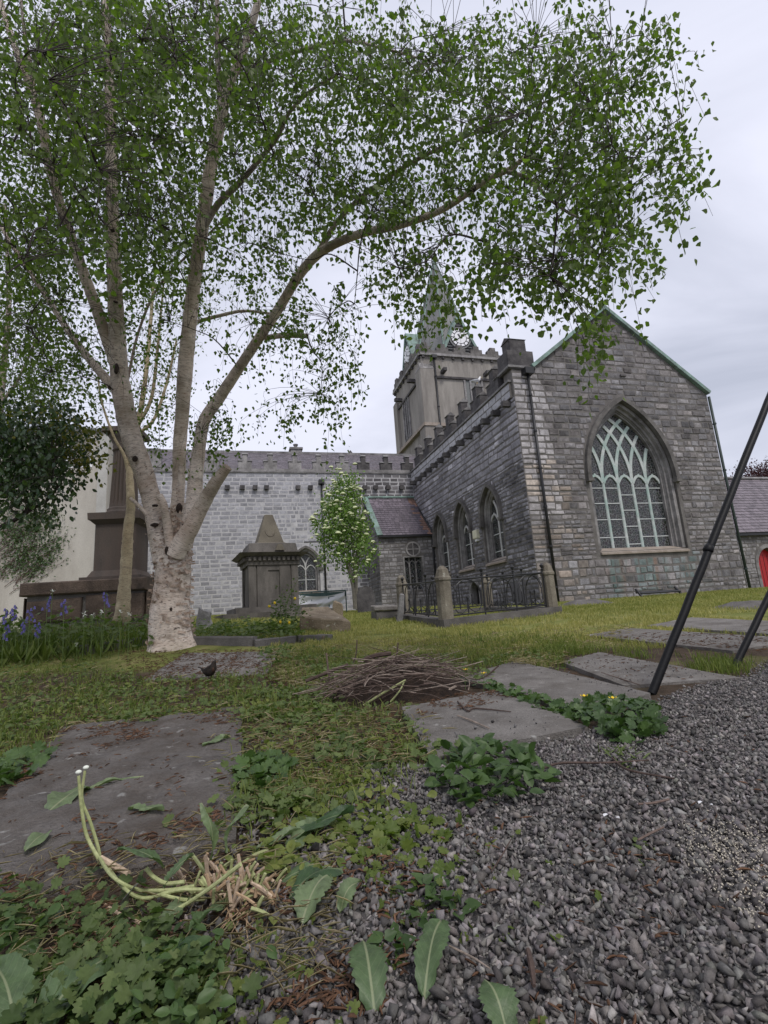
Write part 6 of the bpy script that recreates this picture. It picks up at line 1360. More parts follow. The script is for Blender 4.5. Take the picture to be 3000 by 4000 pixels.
def stones(name, pos, size, mat, tones, rg, label, parent=None):
    V_, F_, C_ = [], [], []; nv = 0; which = rg.integers(0, len(hulls), len(pos)); Rm = rand_rot(len(pos), rg)
    for k, (hv, hf) in enumerate(hulls):
        i = np.where(which == k)[0]
        if not len(i): continue
        v_ = np.einsum('nij,vj->nvi', Rm[i], hv) * size[i, None, None] + pos[i, None]
        f_ = hf[None] + (np.arange(len(i)) * len(hv))[:, None, None] + nv; V_.append(v_.reshape(-1, 3)); F_.append(f_.reshape(-1, 3)); C_.append(np.repeat(tones[i], len(hf), 0)); nv += len(i) * len(hv)
    o_ = mesh_obj(name, np.vstack(V_), np.vstack(F_), mat, parent, cols=np.vstack(C_)); return tag(o_, label, 'gravel', kind='stuff')
M_grav = mat_rough('crushed_stone', (.15, .142, .142), (.26, .25, .248), 25, 150, .85, .5, .003, attr=True)
near_p = np.vstack([world_pts(GR, 20000, -.6, 1.7, .45, 1.5, rg, .02), world_pts(GR, 14000, -.6, 2.4, 1.5, 2.6, rg, .02), world_pts(GR, 8000, .2, 3.6, 2.6, 3.6, rg, .02), world_pts(GR, 2600, .8, 6.0, 3.6, 5.5, rg, .03)])
mid_p = world_pts(GR2, 6000, -1.4, .6, .45, 3.4, rg, .05)
gp_ = off_slabs(np.vstack([near_p, mid_p]), grow=.0); n = len(gp_)
gs = np.clip(rg.lognormal(math.log(.0078), .36, n), .004, .019); gp_[:, 2] += gs * rg.uniform(.0, .95, n) + .002
tn = .84 * rg.choice([.35, .6, .8, 1.0, 1.25, 1.7], n, p=[.14, .22, .24, .2, .14, .06])[:, None] * (1 + rg.normal(0, .022, (n, 3))) * np.array([1.03, .99, .955])
sp_p = np.vstack([px_pts([(1679, 2980), (2280, 2861), (1960, 2715), (1590, 2790)], 60, rg), px_pts([(1960, 2620), (2500, 2735), (2530, 2720), (2030, 2592)], 70, rg), px_pts([(2250, 2590), (2450, 2675), (2850, 2655), (2360, 2560)], 110, rg)]); sp_p = on_slab_z(sp_p); ss_ = np.clip(rg.lognormal(math.log(.006), .4, len(sp_p)), .003, .014)
gp_ = np.vstack([gp_, sp_p + ZV * (ss_ * .3)[:, None]]); gs = np.r_[gs, ss_]; tn = np.vstack([tn, rg.uniform(.3, .9, (len(sp_p), 1)) * np.ones((1, 3))])
stones('gravel', gp_, gs, M_grav, tn, rg, 'crushed grey gravel covering the path at right')
sand = world_pts([(2700, 3250), (3100, 3300), (3100, 3950), (2850, 3900), (2920, 3600)], 26000, .6, 1.6, .6, 1.9, rg, .06); sand = sand[rg.random(len(sand)) < .8]; n = len(sand)
sand[:, 2] += .014 + rg.uniform(0, .010, n); stones('stone_chips', sand, rg.uniform(.0015, .004, n), mat_rough('pale_chips', (.45, .40, .32), (.60, .55, .45), 30, 100, .9, attr=True), np.ones((n, 3)), rg, 'pale sandy stone chips spilt on the gravel at the right')
# bed of the path
M_bed = mat_rough('gravel_bed', (.045, .043, .043), (.11, .105, .105), 60, 160, .95, 1.0, .01)
bx_ = np.arange(-.9, 7.0, .06); by_ = np.arange(.3, 6.0, .06); BX, BY = np.meshgrid(bx_, by_); BZ = ground_z(BX, BY) + .003; q = proj(np.stack([BX.ravel(), BY.ravel(), BZ.ravel()], -1)); ins = (in_poly(q[:, 0], q[:, 1], GR) & (q[:, 2] > .1)).reshape(BX.shape)
cell = ins[:-1, :-1] & ins[1:, :-1] & ins[:-1, 1:] & ins[1:, 1:]; jj, ii_ = np.where(cell); W_ = BX.shape[1]; base_i = jj * W_ + ii_
used, inv = np.unique(np.stack([base_i, base_i + 1, base_i + W_ + 1, base_i + W_], -1), return_inverse=True)
tag(mesh_obj('gravel_path', np.stack([BX.ravel(), BY.ravel(), BZ.ravel()], -1)[used] + np.array([0, 0, .001]), inv.reshape(-1, 4), M_bed, smooth=True), kind='structure')

# ------------------------------------------------------------------ grass
def mat_grass(name, c0, c1): return mat_leaf(name, c0, c1, .3, .6, (1.3, 1.5, .7), .2)
M_lawn = mat_grass('lawn_grass', (.13, .165, .032), (.46, .40, .17)); M_tuft = mat_grass('rank_grass', (.055, .095, .016), (.18, .21, .055)); M_straw = mat_grass('dry_straw', (.24, .19, .12), (.40, .34, .23))
def blades(name, pos, h, w_, mat, tone, rg, lean=.5, label=None, parent=None):
    n = len(pos); a = rg.uniform(0, 2 * np.pi, n); d = np.stack([np.cos(a), np.sin(a), np.zeros(n)], -1); b = rg.uniform(0, 2 * np.pi, n); s = np.stack([np.cos(b), np.sin(b), np.zeros(n)], -1) * np.broadcast_to(w_, (n,))[:, None]
    h = np.broadcast_to(h, (n,))[:, None]; ln = rg.uniform(.1, 1.0, n)[:, None] * lean
    m1 = pos + ZV * h * .6 + d * h * ln * .35; tip = pos + ZV * h * (1 - ln * .4) + d * h * ln
    V_ = np.stack([pos - s, pos + s, m1 + s * .7, m1 - s * .7, tip], 1).reshape(-1, 3); k = (np.arange(n) * 5)[:, None]
    F_ = np.concatenate([k + np.array([[0, 1, 2]]), k + np.array([[0, 2, 3]]), k + np.array([[3, 2, 4]])], 1).reshape(-1, 3)
    o_ = mesh_obj(name, V_, F_, mat, parent, cols=np.repeat(np.clip(tone, 0, 1), 3)[:, None] * np.ones(3)); return tag(o_, label, 'grass' if parent is None else None, kind='stuff')
FULL = [(-600, 2000), (3600, 2000), (3600, 2650), (2300, 2560), (1900, 2590), (1330, 2590), (1100, 2520), (700, 2500), (-600, 2560)]
la = np.vstack([world_pts(FULL, 1500, -4, 5, 5.2, 8.5, rg), world_pts(FULL, 600, -6, 9, 8.5, 13, rg), world_pts(FULL, 220, -10, 16, 13, 24, rg)])
la = off_slabs(la, 'EFG', .02)
kk = np.array([mnoise.noise(Vector((x * 1.3, y * 1.3, 14.0))) + .6 * mnoise.noise(Vector((x * 4, y * 4, 19.0))) for x, y in la[:, :2]]); la = la[kk + rg.normal(0, .1, len(la)) > np.where(la[:, 1] < 9, -.1, -.35)]
d_ = la[:, 1]; tn = .36 + .22 * np.array([mnoise.noise(Vector((x * .8, y * .8, 0))) for x, y in la[:, :2]]) + .25 * np.array([mnoise.noise(Vector((x * 3, y * 3, 7))) for x, y in la[:, :2]]) + rg.normal(0, .14, len(la)) + .3 * np.exp(-((la[:, 1] - 7.6) / 1.7) ** 2)
blades('lawn_grass', la - ZV * .01, rg.uniform(.03, .07, len(la)) * (1 + .03 * d_), .0022 * (1 + .16 * d_), M_lawn, tn, rg, .9, 'short yellowing lawn grass between the graves and the church')
RK = [[(-300, 2560), (300, 2560), (560, 2650), (1000, 2640), (1300, 2690), (1180, 2830), (960, 2800), (300, 2860), (-300, 3150)], [(1180, 2540), (1900, 2580), (1950, 2600), (1500, 2640), (1250, 2650)], [(950, 2780), (1560, 2780), (1650, 2960), (1400, 3060), (1200, 3200), (980, 3200)], [(2130, 2530), (2900, 2590), (2850, 2640), (2350, 2545), (2190, 2580)], [(1700, 2480), (2400, 2500), (2300, 2560), (1900, 2580)], [(1030, 2545), (1250, 2530), (1400, 2590), (1280, 2720), (1180, 2700), (1060, 2640)], [(1900, 2560), (2200, 2540), (2200, 2600), (2120, 2620), (1950, 2600)]]
tp = np.vstack([px_pts(RK[0], 9000, rg, .12), px_pts(RK[1], 3500, rg, .15), px_pts(RK[2], 2800, rg, .12), px_pts(RK[3], 2500, rg, .08), px_pts(RK[4], 4000, rg, .3), px_pts(RK[5], 1600, rg, .15), px_pts(RK[6], 1800, rg, .1), px_pts([(-300, 2420), (620, 2440), (600, 2560), (-300, 2620)], 4500, rg), px_pts([(760, 2440), (1300, 2440), (1300, 2520), (760, 2510)], 3000, rg)])
tp = off_slabs(tp, 'ABCDEG', -.08)
kk = np.array([mnoise.noise(Vector((x * 1.9, y * 1.9, 4.0))) + .6 * mnoise.noise(Vector((x * 6, y * 6, 9.0))) for x, y in tp[:, :2]]); tp = tp[kk + rg.normal(0, .1, len(tp)) > -.12]
blades('rank_grass', tp - ZV * .005, rg.uniform(.025, .10, len(tp)) * (1 + .05 * tp[:, 1]), .0018 * (1 + .12 * tp[:, 1]), M_tuft, .6 + rg.normal(0, .28, len(tp)), rg, 1.0, 'longer grass tufts among the weeds and slabs')
# dry clippings and straw lying flat
st_ = np.vstack([px_pts(RK[0], 1500, rg), px_pts([(1150, 2520), (2500, 2440), (2400, 2520), (1900, 2590), (1300, 2600)], 2200, rg), px_pts(RK[2], 1100, rg, .1) + [0, 0, .02], px_pts(RK[5], 1300, rg), px_pts(RK[6], 500, rg), px_pts([(0, 3400), (900, 3250), (1400, 3300), (1300, 3900), (0, 4000)], 900, rg) + [0, 0, .015]]); n = len(st_); st_ = on_slab_z(st_)
st_[:, 2] += rg.uniform(.004, .03, n); a = rg.uniform(0, 2 * np.pi, n); ax_ = np.stack([np.cos(a), np.sin(a), rg.normal(0, .15, n)], -1); V_, F_, nv_, nf_ = leaf_batch(T_STRAP, st_, ax_, np.tile(ZV, (n, 1)) + rg.normal(0, .4, (n, 3)), rg.uniform(.03, .10, n) * np.clip(.45 + .2 * st_[:, 1], .5, 1.3), .12 + .12 * st_[:, 1])
tag(mesh_obj('dry_straw', V_, F_, M_straw, cols=np.repeat(rg.uniform(0, 1, n), nf_)[:, None] * np.ones(3)), 'dry cut grass stalks strewn over the weeds', 'straw', kind='stuff')
# brown catkins, bark and leaf litter
M_lit = mat_rough('brown_litter', (.055, .028, .017), (.15, .08, .045), 40, 120, .9, .5, .004, attr=True)
def litter(name, pos, L, r, label, seed):
    rg = np.random.default_rng(seed); n = len(pos); a = rg.uniform(0, 2 * np.pi, n); V_, F_ = [], []; d = np.stack([np.cos(a), np.sin(a), rg.normal(0, .12, n)], -1); s = np.stack([-np.sin(a), np.cos(a), np.zeros(n)], -1); bend = rg.normal(0, .25, n)[:, None]
    L = L[:, None]; r = r[:, None]; rings = []
    for t, k in ((-.5, .4), (-.15, 1.0), (.2, .9), (.5, .3)):
        c = pos + d * L * t + s * L * bend * (t * t - .1)
        for al in (0, 2.1, 4.2): rings.append(c + (s * math.cos(al) + ZV * (math.sin(al) + .8)) * r * k)
    V_ = np.stack(rings, 1).reshape(-1, 3); f = [(i * 3 + k, i * 3 + (k + 1) % 3, i * 3 + 3 + (k + 1) % 3, i * 3 + 3 + k) for i in range(3) for k in range(3)]
    F_ = (np.array(f)[None] + (np.arange(n) * 12)[:, None, None]).reshape(-1, 4); tone = rg.uniform(.5, 1.5, (n, 1)) * np.array([[1, 1, 1.0]])
    return tag(mesh_obj(name, V_, F_, M_lit, cols=np.repeat(tone, len(f), 0)), label, 'litter', kind='stuff')
lp = np.vstack([px_pts([(300, 2780), (1000, 2750), (960, 2850), (500, 2920), (100, 3080), (0, 3120)], 2200, rg), px_pts([(-200, 2900), (950, 2780), (930, 3290), (-200, 3600)], 900, rg), px_pts([(450, 2540), (1350, 2530), (1250, 2680), (560, 2680)], 4200, rg), px_pts([(1600, 2790), (1960, 2710), (2050, 2750), (1650, 2830)], 350, rg), px_pts([(-200, 3350), (900, 3200), (900, 3300), (-200, 3600)], 260, rg),
                px_pts([(1250, 2700), (1960, 2690), (1900, 2760), (1600, 2800)], 500, rg), px_pts([(1950, 2540), (2400, 2545), (2900, 2650), (2450, 2700), (2100, 2600)], 260, rg), px_pts([(2100, 2490), (3000, 2470), (3000, 2550), (2300, 2510)], 600, rg), px_pts([(700, 3250), (1500, 3100), (1700, 3600), (1500, 3990), (500, 3990)], 1700, rg) + [0, 0, .014], px_pts([(0, 3500), (600, 3450), (900, 3990), (0, 3990)], 600, rg) + [0, 0, .03], px_pts(GR[:12] + [(3000, 2700), (3000, 3990)], 500, rg) + [0, 0, .016], px_pts(RK[0], 1500, rg) + [0, 0, .02], px_pts(RK[2], 1800, rg) + [0, 0, .025]])
kk = np.array([mnoise.noise(Vector((x * 5, y * 5, 2.0))) for x, y in lp[:, :2]]); lp = lp[(kk + rg.normal(0, .12, len(lp))) > np.where(lp[:, 1] < 3.6, .02, -.2)]
lp = on_slab_z(lp); litter('leaf_litter', lp, rg.uniform(.008, .034, len(lp)) * (1 + .09 * lp[:, 1]), rg.uniform(.0012, .0032, len(lp)) * (1 + .08 * lp[:, 1]), 'brown catkins and bark scraps scattered over slabs and soil', 43)

# ------------------------------------------------------------------ low weeds
M_weed = mat_leaf('weed_leaf', (.045, .075, .02), (.14, .18, .058), .3, .6); M_weed_y = mat_leaf('yellowing_weed_leaf', (.09, .13, .025), (.20, .22, .06), .35, .55)
M_ivy = mat_leaf('dark_ground_leaf', (.026, .055, .016), (.075, .125, .036), .22, .45, spec=.35); M_dand = mat_leaf('dandelion_leaf', (.07, .12, .04), (.14, .20, .075), .3, .5)
def weeds(name, polys, mat, t, size, hgt, label, seed, tone=.5, up=.55, slab_ok=False, jit=.10):
    rg = np.random.default_rng(seed); p = np.vstack([px_pts(q, n, rg, jit) for q, n in polys]); 
    if not slab_ok: p = off_slabs(p, 'ABCDEG', -.05 - .16 * rg.random())
    n = len(p); cl = np.array([mnoise.noise(Vector((x * 2.6, y * 2.6, seed))) for x, y in p[:, :2]]); k = rg.random(n) < np.clip(.55 + 1.5 * cl, .05, 1); p, cl = p[k], cl[k]; n = len(p)
    h = hgt * rg.uniform(.1, 1, n) * np.clip(.7 + .9 * cl, .3, 1.6); p = p + ZV * h[:, None]; a = rg.uniform(0, 2 * np.pi, n); ax_ = np.stack([np.cos(a), np.sin(a), rg.normal(.05, .35, n)], -1)
    sz = size * rg.uniform(.55, 1.3, n); V_, F_, nv_, nf_ = leaf_batch(t, p, ax_, np.stack([rg.normal(0, up, n), rg.normal(-.25, up, n), np.ones(n)], -1), sz)
    tag(mesh_obj(name, V_, F_, mat, cols=np.repeat(np.clip(tone + .25 * cl + rg.normal(0, .2, n), 0, 1), nf_)[:, None] * np.ones(3)), label, 'weeds', kind='stuff')
weeds('weed_carpet', [(RK[5], 700), (RK[6], 500), (RK[0], 7000), (RK[2], 2900), (RK[1], 1200), ([(1200, 2620), (1330, 2600), (1300, 2800), (1000, 2800)], 900)], M_weed, T_PALM, .032, .055, 'low lobed weeds carpeting the ground left of the twig pile', 51)
weeds('weed_carpet', [(RK[0], 2600), (RK[2], 1000), ([(700, 3100), (1500, 3050), (1450, 3400), (900, 3450)], 500)], M_weed_y, T_OVAL, .034, .04, 'small pale-green weeds between the grave slabs', 52)
weeds('bed_herbs', [([(-300, 2440), (300, 2430), (610, 2450), (600, 2540), (350, 2560), (-300, 2600)], 4200)], M_weed, T_PALM, .075, .5, 'tall leafy herbs in the bed left of the birch trunk', 53, .4, jit=.08)
tall = px_pts([(-300, 2470), (300, 2460), (600, 2480), (560, 2540), (300, 2570), (-300, 2610)], 1800, np.random.default_rng(58)); blades('bed_grass', tall, np.random.default_rng(59).uniform(.15, .5, len(tall)), .008, M_tuft, .3 + np.random.default_rng(60).normal(0, .2, len(tall)), np.random.default_rng(61), .9, 'long strap leaves of bulbs in the bed at left')
weeds('bed_herbs', [([(745, 2470), (1160, 2450), (1175, 2505), (745, 2512)], 2600)], M_weed, T_OVAL, .075, .24, 'leafy herbs in the bed right of the birch trunk', 54, .6, jit=.05)
CW = [(-200, 3560), (430, 3560), (640, 3720), (820, 3900), (800, 4080), (200, 4080), (-200, 4200)]
weeds('corner_weeds', [(CW, 750)], M_ivy, T_OVAL, .026, .07, 'small oval-leaved weeds among the lobed ones at bottom left', 57, .6, jit=.04)
weeds('corner_weeds', [(CW, 900)], M_weed, T_PALM, .024, .06, 'lobed weeds filling the bottom left corner', 55, .25, jit=.04)
weeds('sparse_weeds', [([(1000, 3150), (1650, 3080), (1900, 3300), (1850, 3650), (1300, 3500), (1050, 3400)], 700), ([(500, 3650), (1150, 3700), (1100, 4050), (300, 4100)], 340)], M_weed_y, T_PALM, .021, .025, 'sparse green weeds growing through the gravel', 56, .2, jit=.12)

# ------------------------------------------------------------------ single plants
def clump(name, label, poly, n, t, size, hgt, mat, seed, tone=.5, cat='plant', group=None, flowers=(), up=.5, cut=0.0):
    """one low plant or patch: every leaf a part"""
    rg = np.random.default_rng(seed); p = px_pts(poly, n, rg); c = p.mean(0); root = thing(name, c, label, cat, group); n = len(p)
    r = np.linalg.norm((p - c)[:, :2], axis=1); rm = r.max() + 1e-6; h = hgt * (1 - .75 * (r / rm) ** 2) * rg.uniform(.45, 1, n)
    p = p + ZV * h[:, None]; out = (p - c) * [1, 1, 0]; out = out / rm; a = rg.uniform(0, 2 * np.pi, n); ax_ = out * .9 + np.stack([np.cos(a), np.sin(a), np.zeros(n)], -1) * .7; ax_[:, 2] = rg.normal(.15, .3, n)
    put_leaves(root, t, p, ax_, np.stack([rg.normal(0, up, n), rg.normal(-.3, up, n), np.ones(n)], -1), size * rg.uniform(.6, 1.25, n), mat, tone + rg.normal(0, .22, n), n, name='leaf')
    for (x, y, col) in flowers:
        b = G(x, y + 75); d = P(x, y, b[1]); MB().tube(np.array([b, d]), .0018, 5).build('flower_stalk', M_stalk, root)
        f = MB(); fs_ = .28 if col is M_wpet else 1.0
        for k in range(5):
            a_ = k * 2 * math.pi / 5; u = np.array([math.cos(a_), math.sin(a_), .35]); s = np.cross(u, ZV); f.add([d, d + (u * .013 + s * .009) * fs_, d + (u * .022 + ZV * .004) * fs_, d + (u * .013 - s * .009) * fs_], [(0, 1, 2, 3)])
        f.build('flower', col, root)
    return root
M_stalk = mat_plain('green_stalk', (.10, .15, .04), .6, var=.2); M_yel = mat_plain('yellow_petal', (.75, .52, .02), .6, var=.1); M_blue = mat_plain('bluebell_petal', (.115, .10, .30), .6, var=.25, scale=40); M_wpet = mat_plain('white_petal', (.66, .68, .60), .7, var=.1)
clump('leafy_plant', 'clump of glossy pointed leaves in front of the broken grave slab', [(1690, 3080), (1760, 2960), (1880, 2905), (2010, 2940), (2080, 3010), (2160, 3080), (2080, 3150), (1950, 3180), (1800, 3170)], 230, T_OVAL, .058, .075, M_ivy, 61, .55)
clump('buttercup_plant', 'dense buttercup clump with two yellow flowers at the slab corner', [(2240, 2790), (2330, 2740), (2450, 2740), (2560, 2790), (2600, 2880), (2500, 2920), (2360, 2900), (2260, 2850)], 250, T_PALM, .05, .085, M_ivy, 62, .5, flowers=((2282, 2722, M_yel), (2394, 2730, M_yel)))
clump('creeping_weed', 'strip of creeping leaves between two grave slabs', [(1830, 2640), (1960, 2690), (2130, 2745), (2290, 2800), (2250, 2840), (2100, 2790), (1930, 2720), (1780, 2660)], 200, T_PALM, .045, .05, M_ivy, 63, .7)
clump('creeping_weed', 'green weeds with yellow flowers at the right end of the twig pile', [(1640, 2590), (1760, 2600), (1930, 2650), (1900, 2690), (1760, 2660), (1650, 2630)], 130, T_OVAL, .05, .07, M_weed, 64, .7, flowers=((1818, 2618, M_yel), (1890, 2632, M_yel)))
clump('ground_ivy', 'round ivy-leaved clump beside the large left slab', [(920, 3060), (960, 2980), (1060, 2960), (1130, 3020), (1110, 3100), (1000, 3130)], 75, T_PALM, .05, .07, M_ivy, 65, .7)
clump('ground_ivy', 'ivy-leaved patch at the left edge beside the large slab', [(-80, 3060), (0, 2960), (90, 2940), (180, 2990), (140, 3060), (0, 3110)], 70, T_PALM, .055, .08, M_ivy, 66, .7)
clump('small_bush', 'small leafy tuft growing beside the bark-strewn slab', [(1000, 2600), (1010, 2560), (1130, 2555), (1150, 2600), (1080, 2620)], 110, T_OVAL, .055, .16, M_weed, 67, .4)
clump('violet_plant', 'heart-leaved plant sprouting alone in the gravel', [(1540, 3540), (1600, 3460), (1720, 3450), (1830, 3540), (1820, 3640), (1660, 3640), (1560, 3620)], 42, T_BIRCH, .032, .03, M_ivy, 68, .6)
clump('violet_plant', 'smaller heart-leaved plant between gravel and weeds near the bottom', [(1400, 3720), (1450, 3660), (1560, 3680), (1580, 3760), (1480, 3800)], 20, T_BIRCH, .03, .03, M_ivy, 69, .5)
clump('weed_tuft', 'feathery weed tuft low in the gravel beyond the slabs', [(2340, 2960), (2430, 2930), (2530, 2980), (2450, 3020)], 40, T_STRAP, .05, .03, M_weed, 70, .6)
clump('weed_tuft', 'tiny weed tuft alone on the right-hand gravel', [(2450, 3340), (2500, 3290), (2570, 3350), (2520, 3390)], 26, T_BIRCH, .016, .02, M_weed, 71, .6)
clump('creeping_weed', 'lobed pale weeds spreading over gravel right of the uprooted plant', [(1300, 3280), (1450, 3180), (1650, 3170), (1850, 3250), (1700, 3320), (1450, 3400)], 90, T_PALM, .034, .03, M_weed_y, 72, .2)
clump('bittercress', 'small-leaved bittercress with tiny white flowers at the bottom left', [(560, 3860), (640, 3780), (800, 3800), (900, 3900), (800, 4000), (600, 4010)], 110, T_OVAL, .018, .05, M_weed, 73, .7, flowers=((580, 3840, M_wpet), (640, 3800, M_wpet), (870, 3935, M_wpet), (760, 3790, M_wpet)))

# large, close leaves
def mat_bigleaf(name, c, rib):
    m, t, b, o = new_mat(name); uv = N_(t, 'ShaderNodeUVMap'); sp_ = N_(t, 'ShaderNodeSeparateXYZ'); t.links.new(uv.outputs[0], sp_.inputs[0]); geo = N_(t, 'ShaderNodeNewGeometry')
    a = N_(t, 'ShaderNodeMath', operation='ABSOLUTE'); t.links.new(sp_.outputs[0], a.inputs[0])
    cc = ramp_(t, noise_(t, geo.outputs['Position'], 35, 5, .6), [(.3, tuple(x * .65 for x in c)), (.7, tuple(x * 1.25 for x in c))])
    cc = mix_(t, ramp_(t, a.outputs[0], [(.025, g3(.8)), (.065, g3(0))]), cc, rib)
    # side veins
    w_ = N_(t, 'ShaderNodeMath', operation='MULTIPLY_ADD'); t.links.new(a.outputs[0], w_.inputs[0]); w_.inputs[1].default_value = -.35; t.links.new(sp_.outputs[1], w_.inputs[2])
    sn = N_(t, 'ShaderNodeMath', operation='MULTIPLY'); t.links.new(w_.outputs[0], sn.inputs[0]); sn.inputs[1].default_value = 52; si = N_(t, 'ShaderNodeMath', operation='SINE'); t.links.new(sn.outputs[0], si.inputs[0])
    cc = mix_(t, ramp_(t, si.outputs[0], [(.90, g3(0)), (.99, g3(.14))]), cc, rib); t.links.new(cc, b.inputs['Base Color']); b.inputs['Roughness'].default_value = .5
    tr = N_(t, 'ShaderNodeBsdfTranslucent'); t.links.new(mix_(t, 1.0, cc, (1.3, 1.5, .7), 'MULTIPLY'), tr.inputs[0]); ms = N_(t, 'ShaderNodeMixShader'); ms.inputs[0].default_value = .22
    t.links.new(b.outputs[0], ms.inputs[1]); t.links.new(tr.outputs[0], ms.inputs[2]); t.links.new(ms.outputs[0], o.inputs[0]); bump_(t, b, noise_(t, geo.outputs['Position'], 90, 4, .6), .5, .004); return m
M_big = mat_bigleaf('dock_leaf', (.085, .135, .055), (.27, .30, .17)); M_bigd = mat_bigleaf('dark_dock_leaf', (.04, .08, .028), (.16, .20, .10)); M_bigp = mat_bigleaf('pale_wilted_leaf', (.14, .19, .09), (.30, .32, .19)); M_wilt = mat_bigleaf('grey_wilted_leaf', (.13, .13, .12), (.22, .21, .18))
def big_leaf(parent, a, b, wd, mat, la=.01, lb=.02, arch=.02, teeth=0.0, nt=9, seed=1, Ya=None, Yb=None, roll=0.0, name='leaf', shape=0):
    """leaf from pixel a (base) to b (tip); wd = width / length"""
    rg = np.random.default_rng(seed); pa = P(*a, Ya) if Ya else G(*a) + ZV * la; pb = P(*b, Yb) if Yb else G(*b) + ZV * lb
    d = pb - pa; L = np.linalg.norm(d); d /= L; s = np.cross(d, ZV); s /= np.linalg.norm(s); u = np.cross(s, d); s, u = s * math.cos(roll) + u * math.sin(roll), u * math.cos(roll) - s * math.sin(roll)
    nl, nw = 26, 3; V_, UV = [], []
    for i in range(nl + 1):
        t = i / nl; w_ = wd * .5 * (math.sin(math.pi * min(1, t ** .8)) ** .7 if shape == 0 else (t ** .45) * (1 - t) ** .35 * 1.45)
        if teeth: w_ *= 1 - teeth * (((t * nt) % 1))
        w_ = max(w_, .012)
        for j in range(-nw, nw + 1):
            f = j / nw; q = pa + d * L * t + s * L * w_ * f + u * (arch * math.sin(math.pi * t) + .16 * L * w_ * abs(f) + .05 * L * math.sin(8 * t + 3 * f + seed) * abs(f) - .10 * L * t * t * abs(f) * math.sin(seed)); V_.append(q); UV.append((f * w_ / (wd * .5), t))
    k = 2 * nw + 1; F_ = [(i * k + j, i * k + j + 1, (i + 1) * k + j + 1, (i + 1) * k + j) for i in range(nl) for j in range(k - 1)]
    return mesh_obj(name, V_, F_, mat, parent, smooth=True, uvs=[UV[v] for f in F_ for v in f])
def px_tube(parent, name, pts, mat, seg=8, lift=.006, Y=None, taper=None):
    """rows (px, py, width px[, Y]) lying on the ground unless Y is given"""
    o_ = []; r = []
    for q in pts:
        p = P(q[0], q[1], q[3]) if len(q) > 3 else G(q[0], q[1]) + ZV * lift; z = proj(p)[2]; o_.append(p); r.append(q[2] * z / FPX / 2)
    a = spline(np.c_[np.array(o_), np.array(r)], 6); v_, f_, _ = tube_np(a[:, :3], np.maximum(a[:, 3], .0004), seg); f_ = [tuple(x) for x in f_] + [tuple(range(seg))[::-1], tuple(range(len(v_) - seg, len(v_)))]
    return mesh_obj(name, v_, f_, mat, parent, smooth=False)
M_stem = mat_rough('pale_green_stem', (.26, .29, .12), (.40, .42, .21), 20, 80, .55, .2, .002); M_pink = mat_rough('pinkish_stem', (.38, .27, .19), (.52, .41, .30), 20, 80, .6, .2, .002); M_root = mat_rough('tan_root', (.26, .17, .10), (.42, .30, .19), 25, 80, .8, .3, .002)
c0 = G(930, 3500); Yd = c0[1]
up_ = thing('uprooted_dandelion', c0, 'uprooted dandelion with cut stalks and torn leaves in the foreground', 'plant')
Ys = G(400, 3420)[1]
for k, (st, bud) in enumerate((([(400, 3390, 15, Ys), (384, 3353, 14, Ys), (337, 3259, 13, Ys), (317, 3141, 12, Ys), (307, 3030, 11, Ys)], (307, 3016)), ([(392, 3375, 13, Ys + .02), (384, 3313, 12, Ys + .02), (353, 3212, 12, Ys + .02), (320, 3118, 11, Ys + .02), (332, 3010, 10, Ys + .02)], (336, 2998)))):
    q = px_tube(up_, 'flower_stalk', st, M_stem); c = P(*bud, Ys + .02 * k); m = MB(); ell(m, c, (.0075, .0075, .0055), np.eye(3), 6, 10); m.build('cut_head', M_wpet, q, smooth=True)
px_tube(up_, 'stalk', [(392, 3353, 24, Ys), (450, 3385, 24, Ys - .01), (501, 3413, 22, Ys - .03)], M_pink)
Y1 = G(560, 3560)[1]; Y2 = G(800, 3540)[1]
px_tube(up_, 'stalk', [(388, 3350, 13, Ys), (439, 3423, 13, Y1), (533, 3474, 14, Y1 - .01), (650, 3478, 15, Y2), (760, 3462, 15, Y2)], M_stem); px_tube(up_, 'stalk', [(423, 3392, 13, Ys), (486, 3470, 13, Y1 - .02), (564, 3509, 14, Y1 - .02), (690, 3478, 14, Y2 - .02), (800, 3475, 14, Y2)], M_stem)
Y3 = G(564, 3640)[1]; px_tube(up_, 'stalk', [(407, 3533, 12, Y1 - .02), (480, 3578, 13, Y3), (564, 3612, 13, Y3 - .01)], M_pink); px_tube(up_, 'stalk', [(562, 3614, 13, Y3 - .01), (705, 3545, 15, Y2 - .05), (830, 3462, 16, Y2 - .06), (940, 3376, 17, Y2 - .07)], M_stem)
px_tube(up_, 'root', [(850, 3505, 16, Yd - .02), (880, 3545, 18, Yd - .04), (940, 3580, 20, Yd - .06), (1010, 3600, 26, Yd - .08), (1066, 3633, 22, Yd - .09)], M_pink)
rg = np.random.default_rng(81)
px_tube(up_, 'stalk', [(630, 3495, 13, Y2 - .03), (720, 3515, 14, Y2 - .02), (800, 3512, 14, Y2)], M_stem); px_tube(up_, 'stalk', [(570, 3390, 16, Y2), (600, 3425, 15, Y2), (650, 3450, 15, Y2), (720, 3445, 15, Y2)], M_stem)
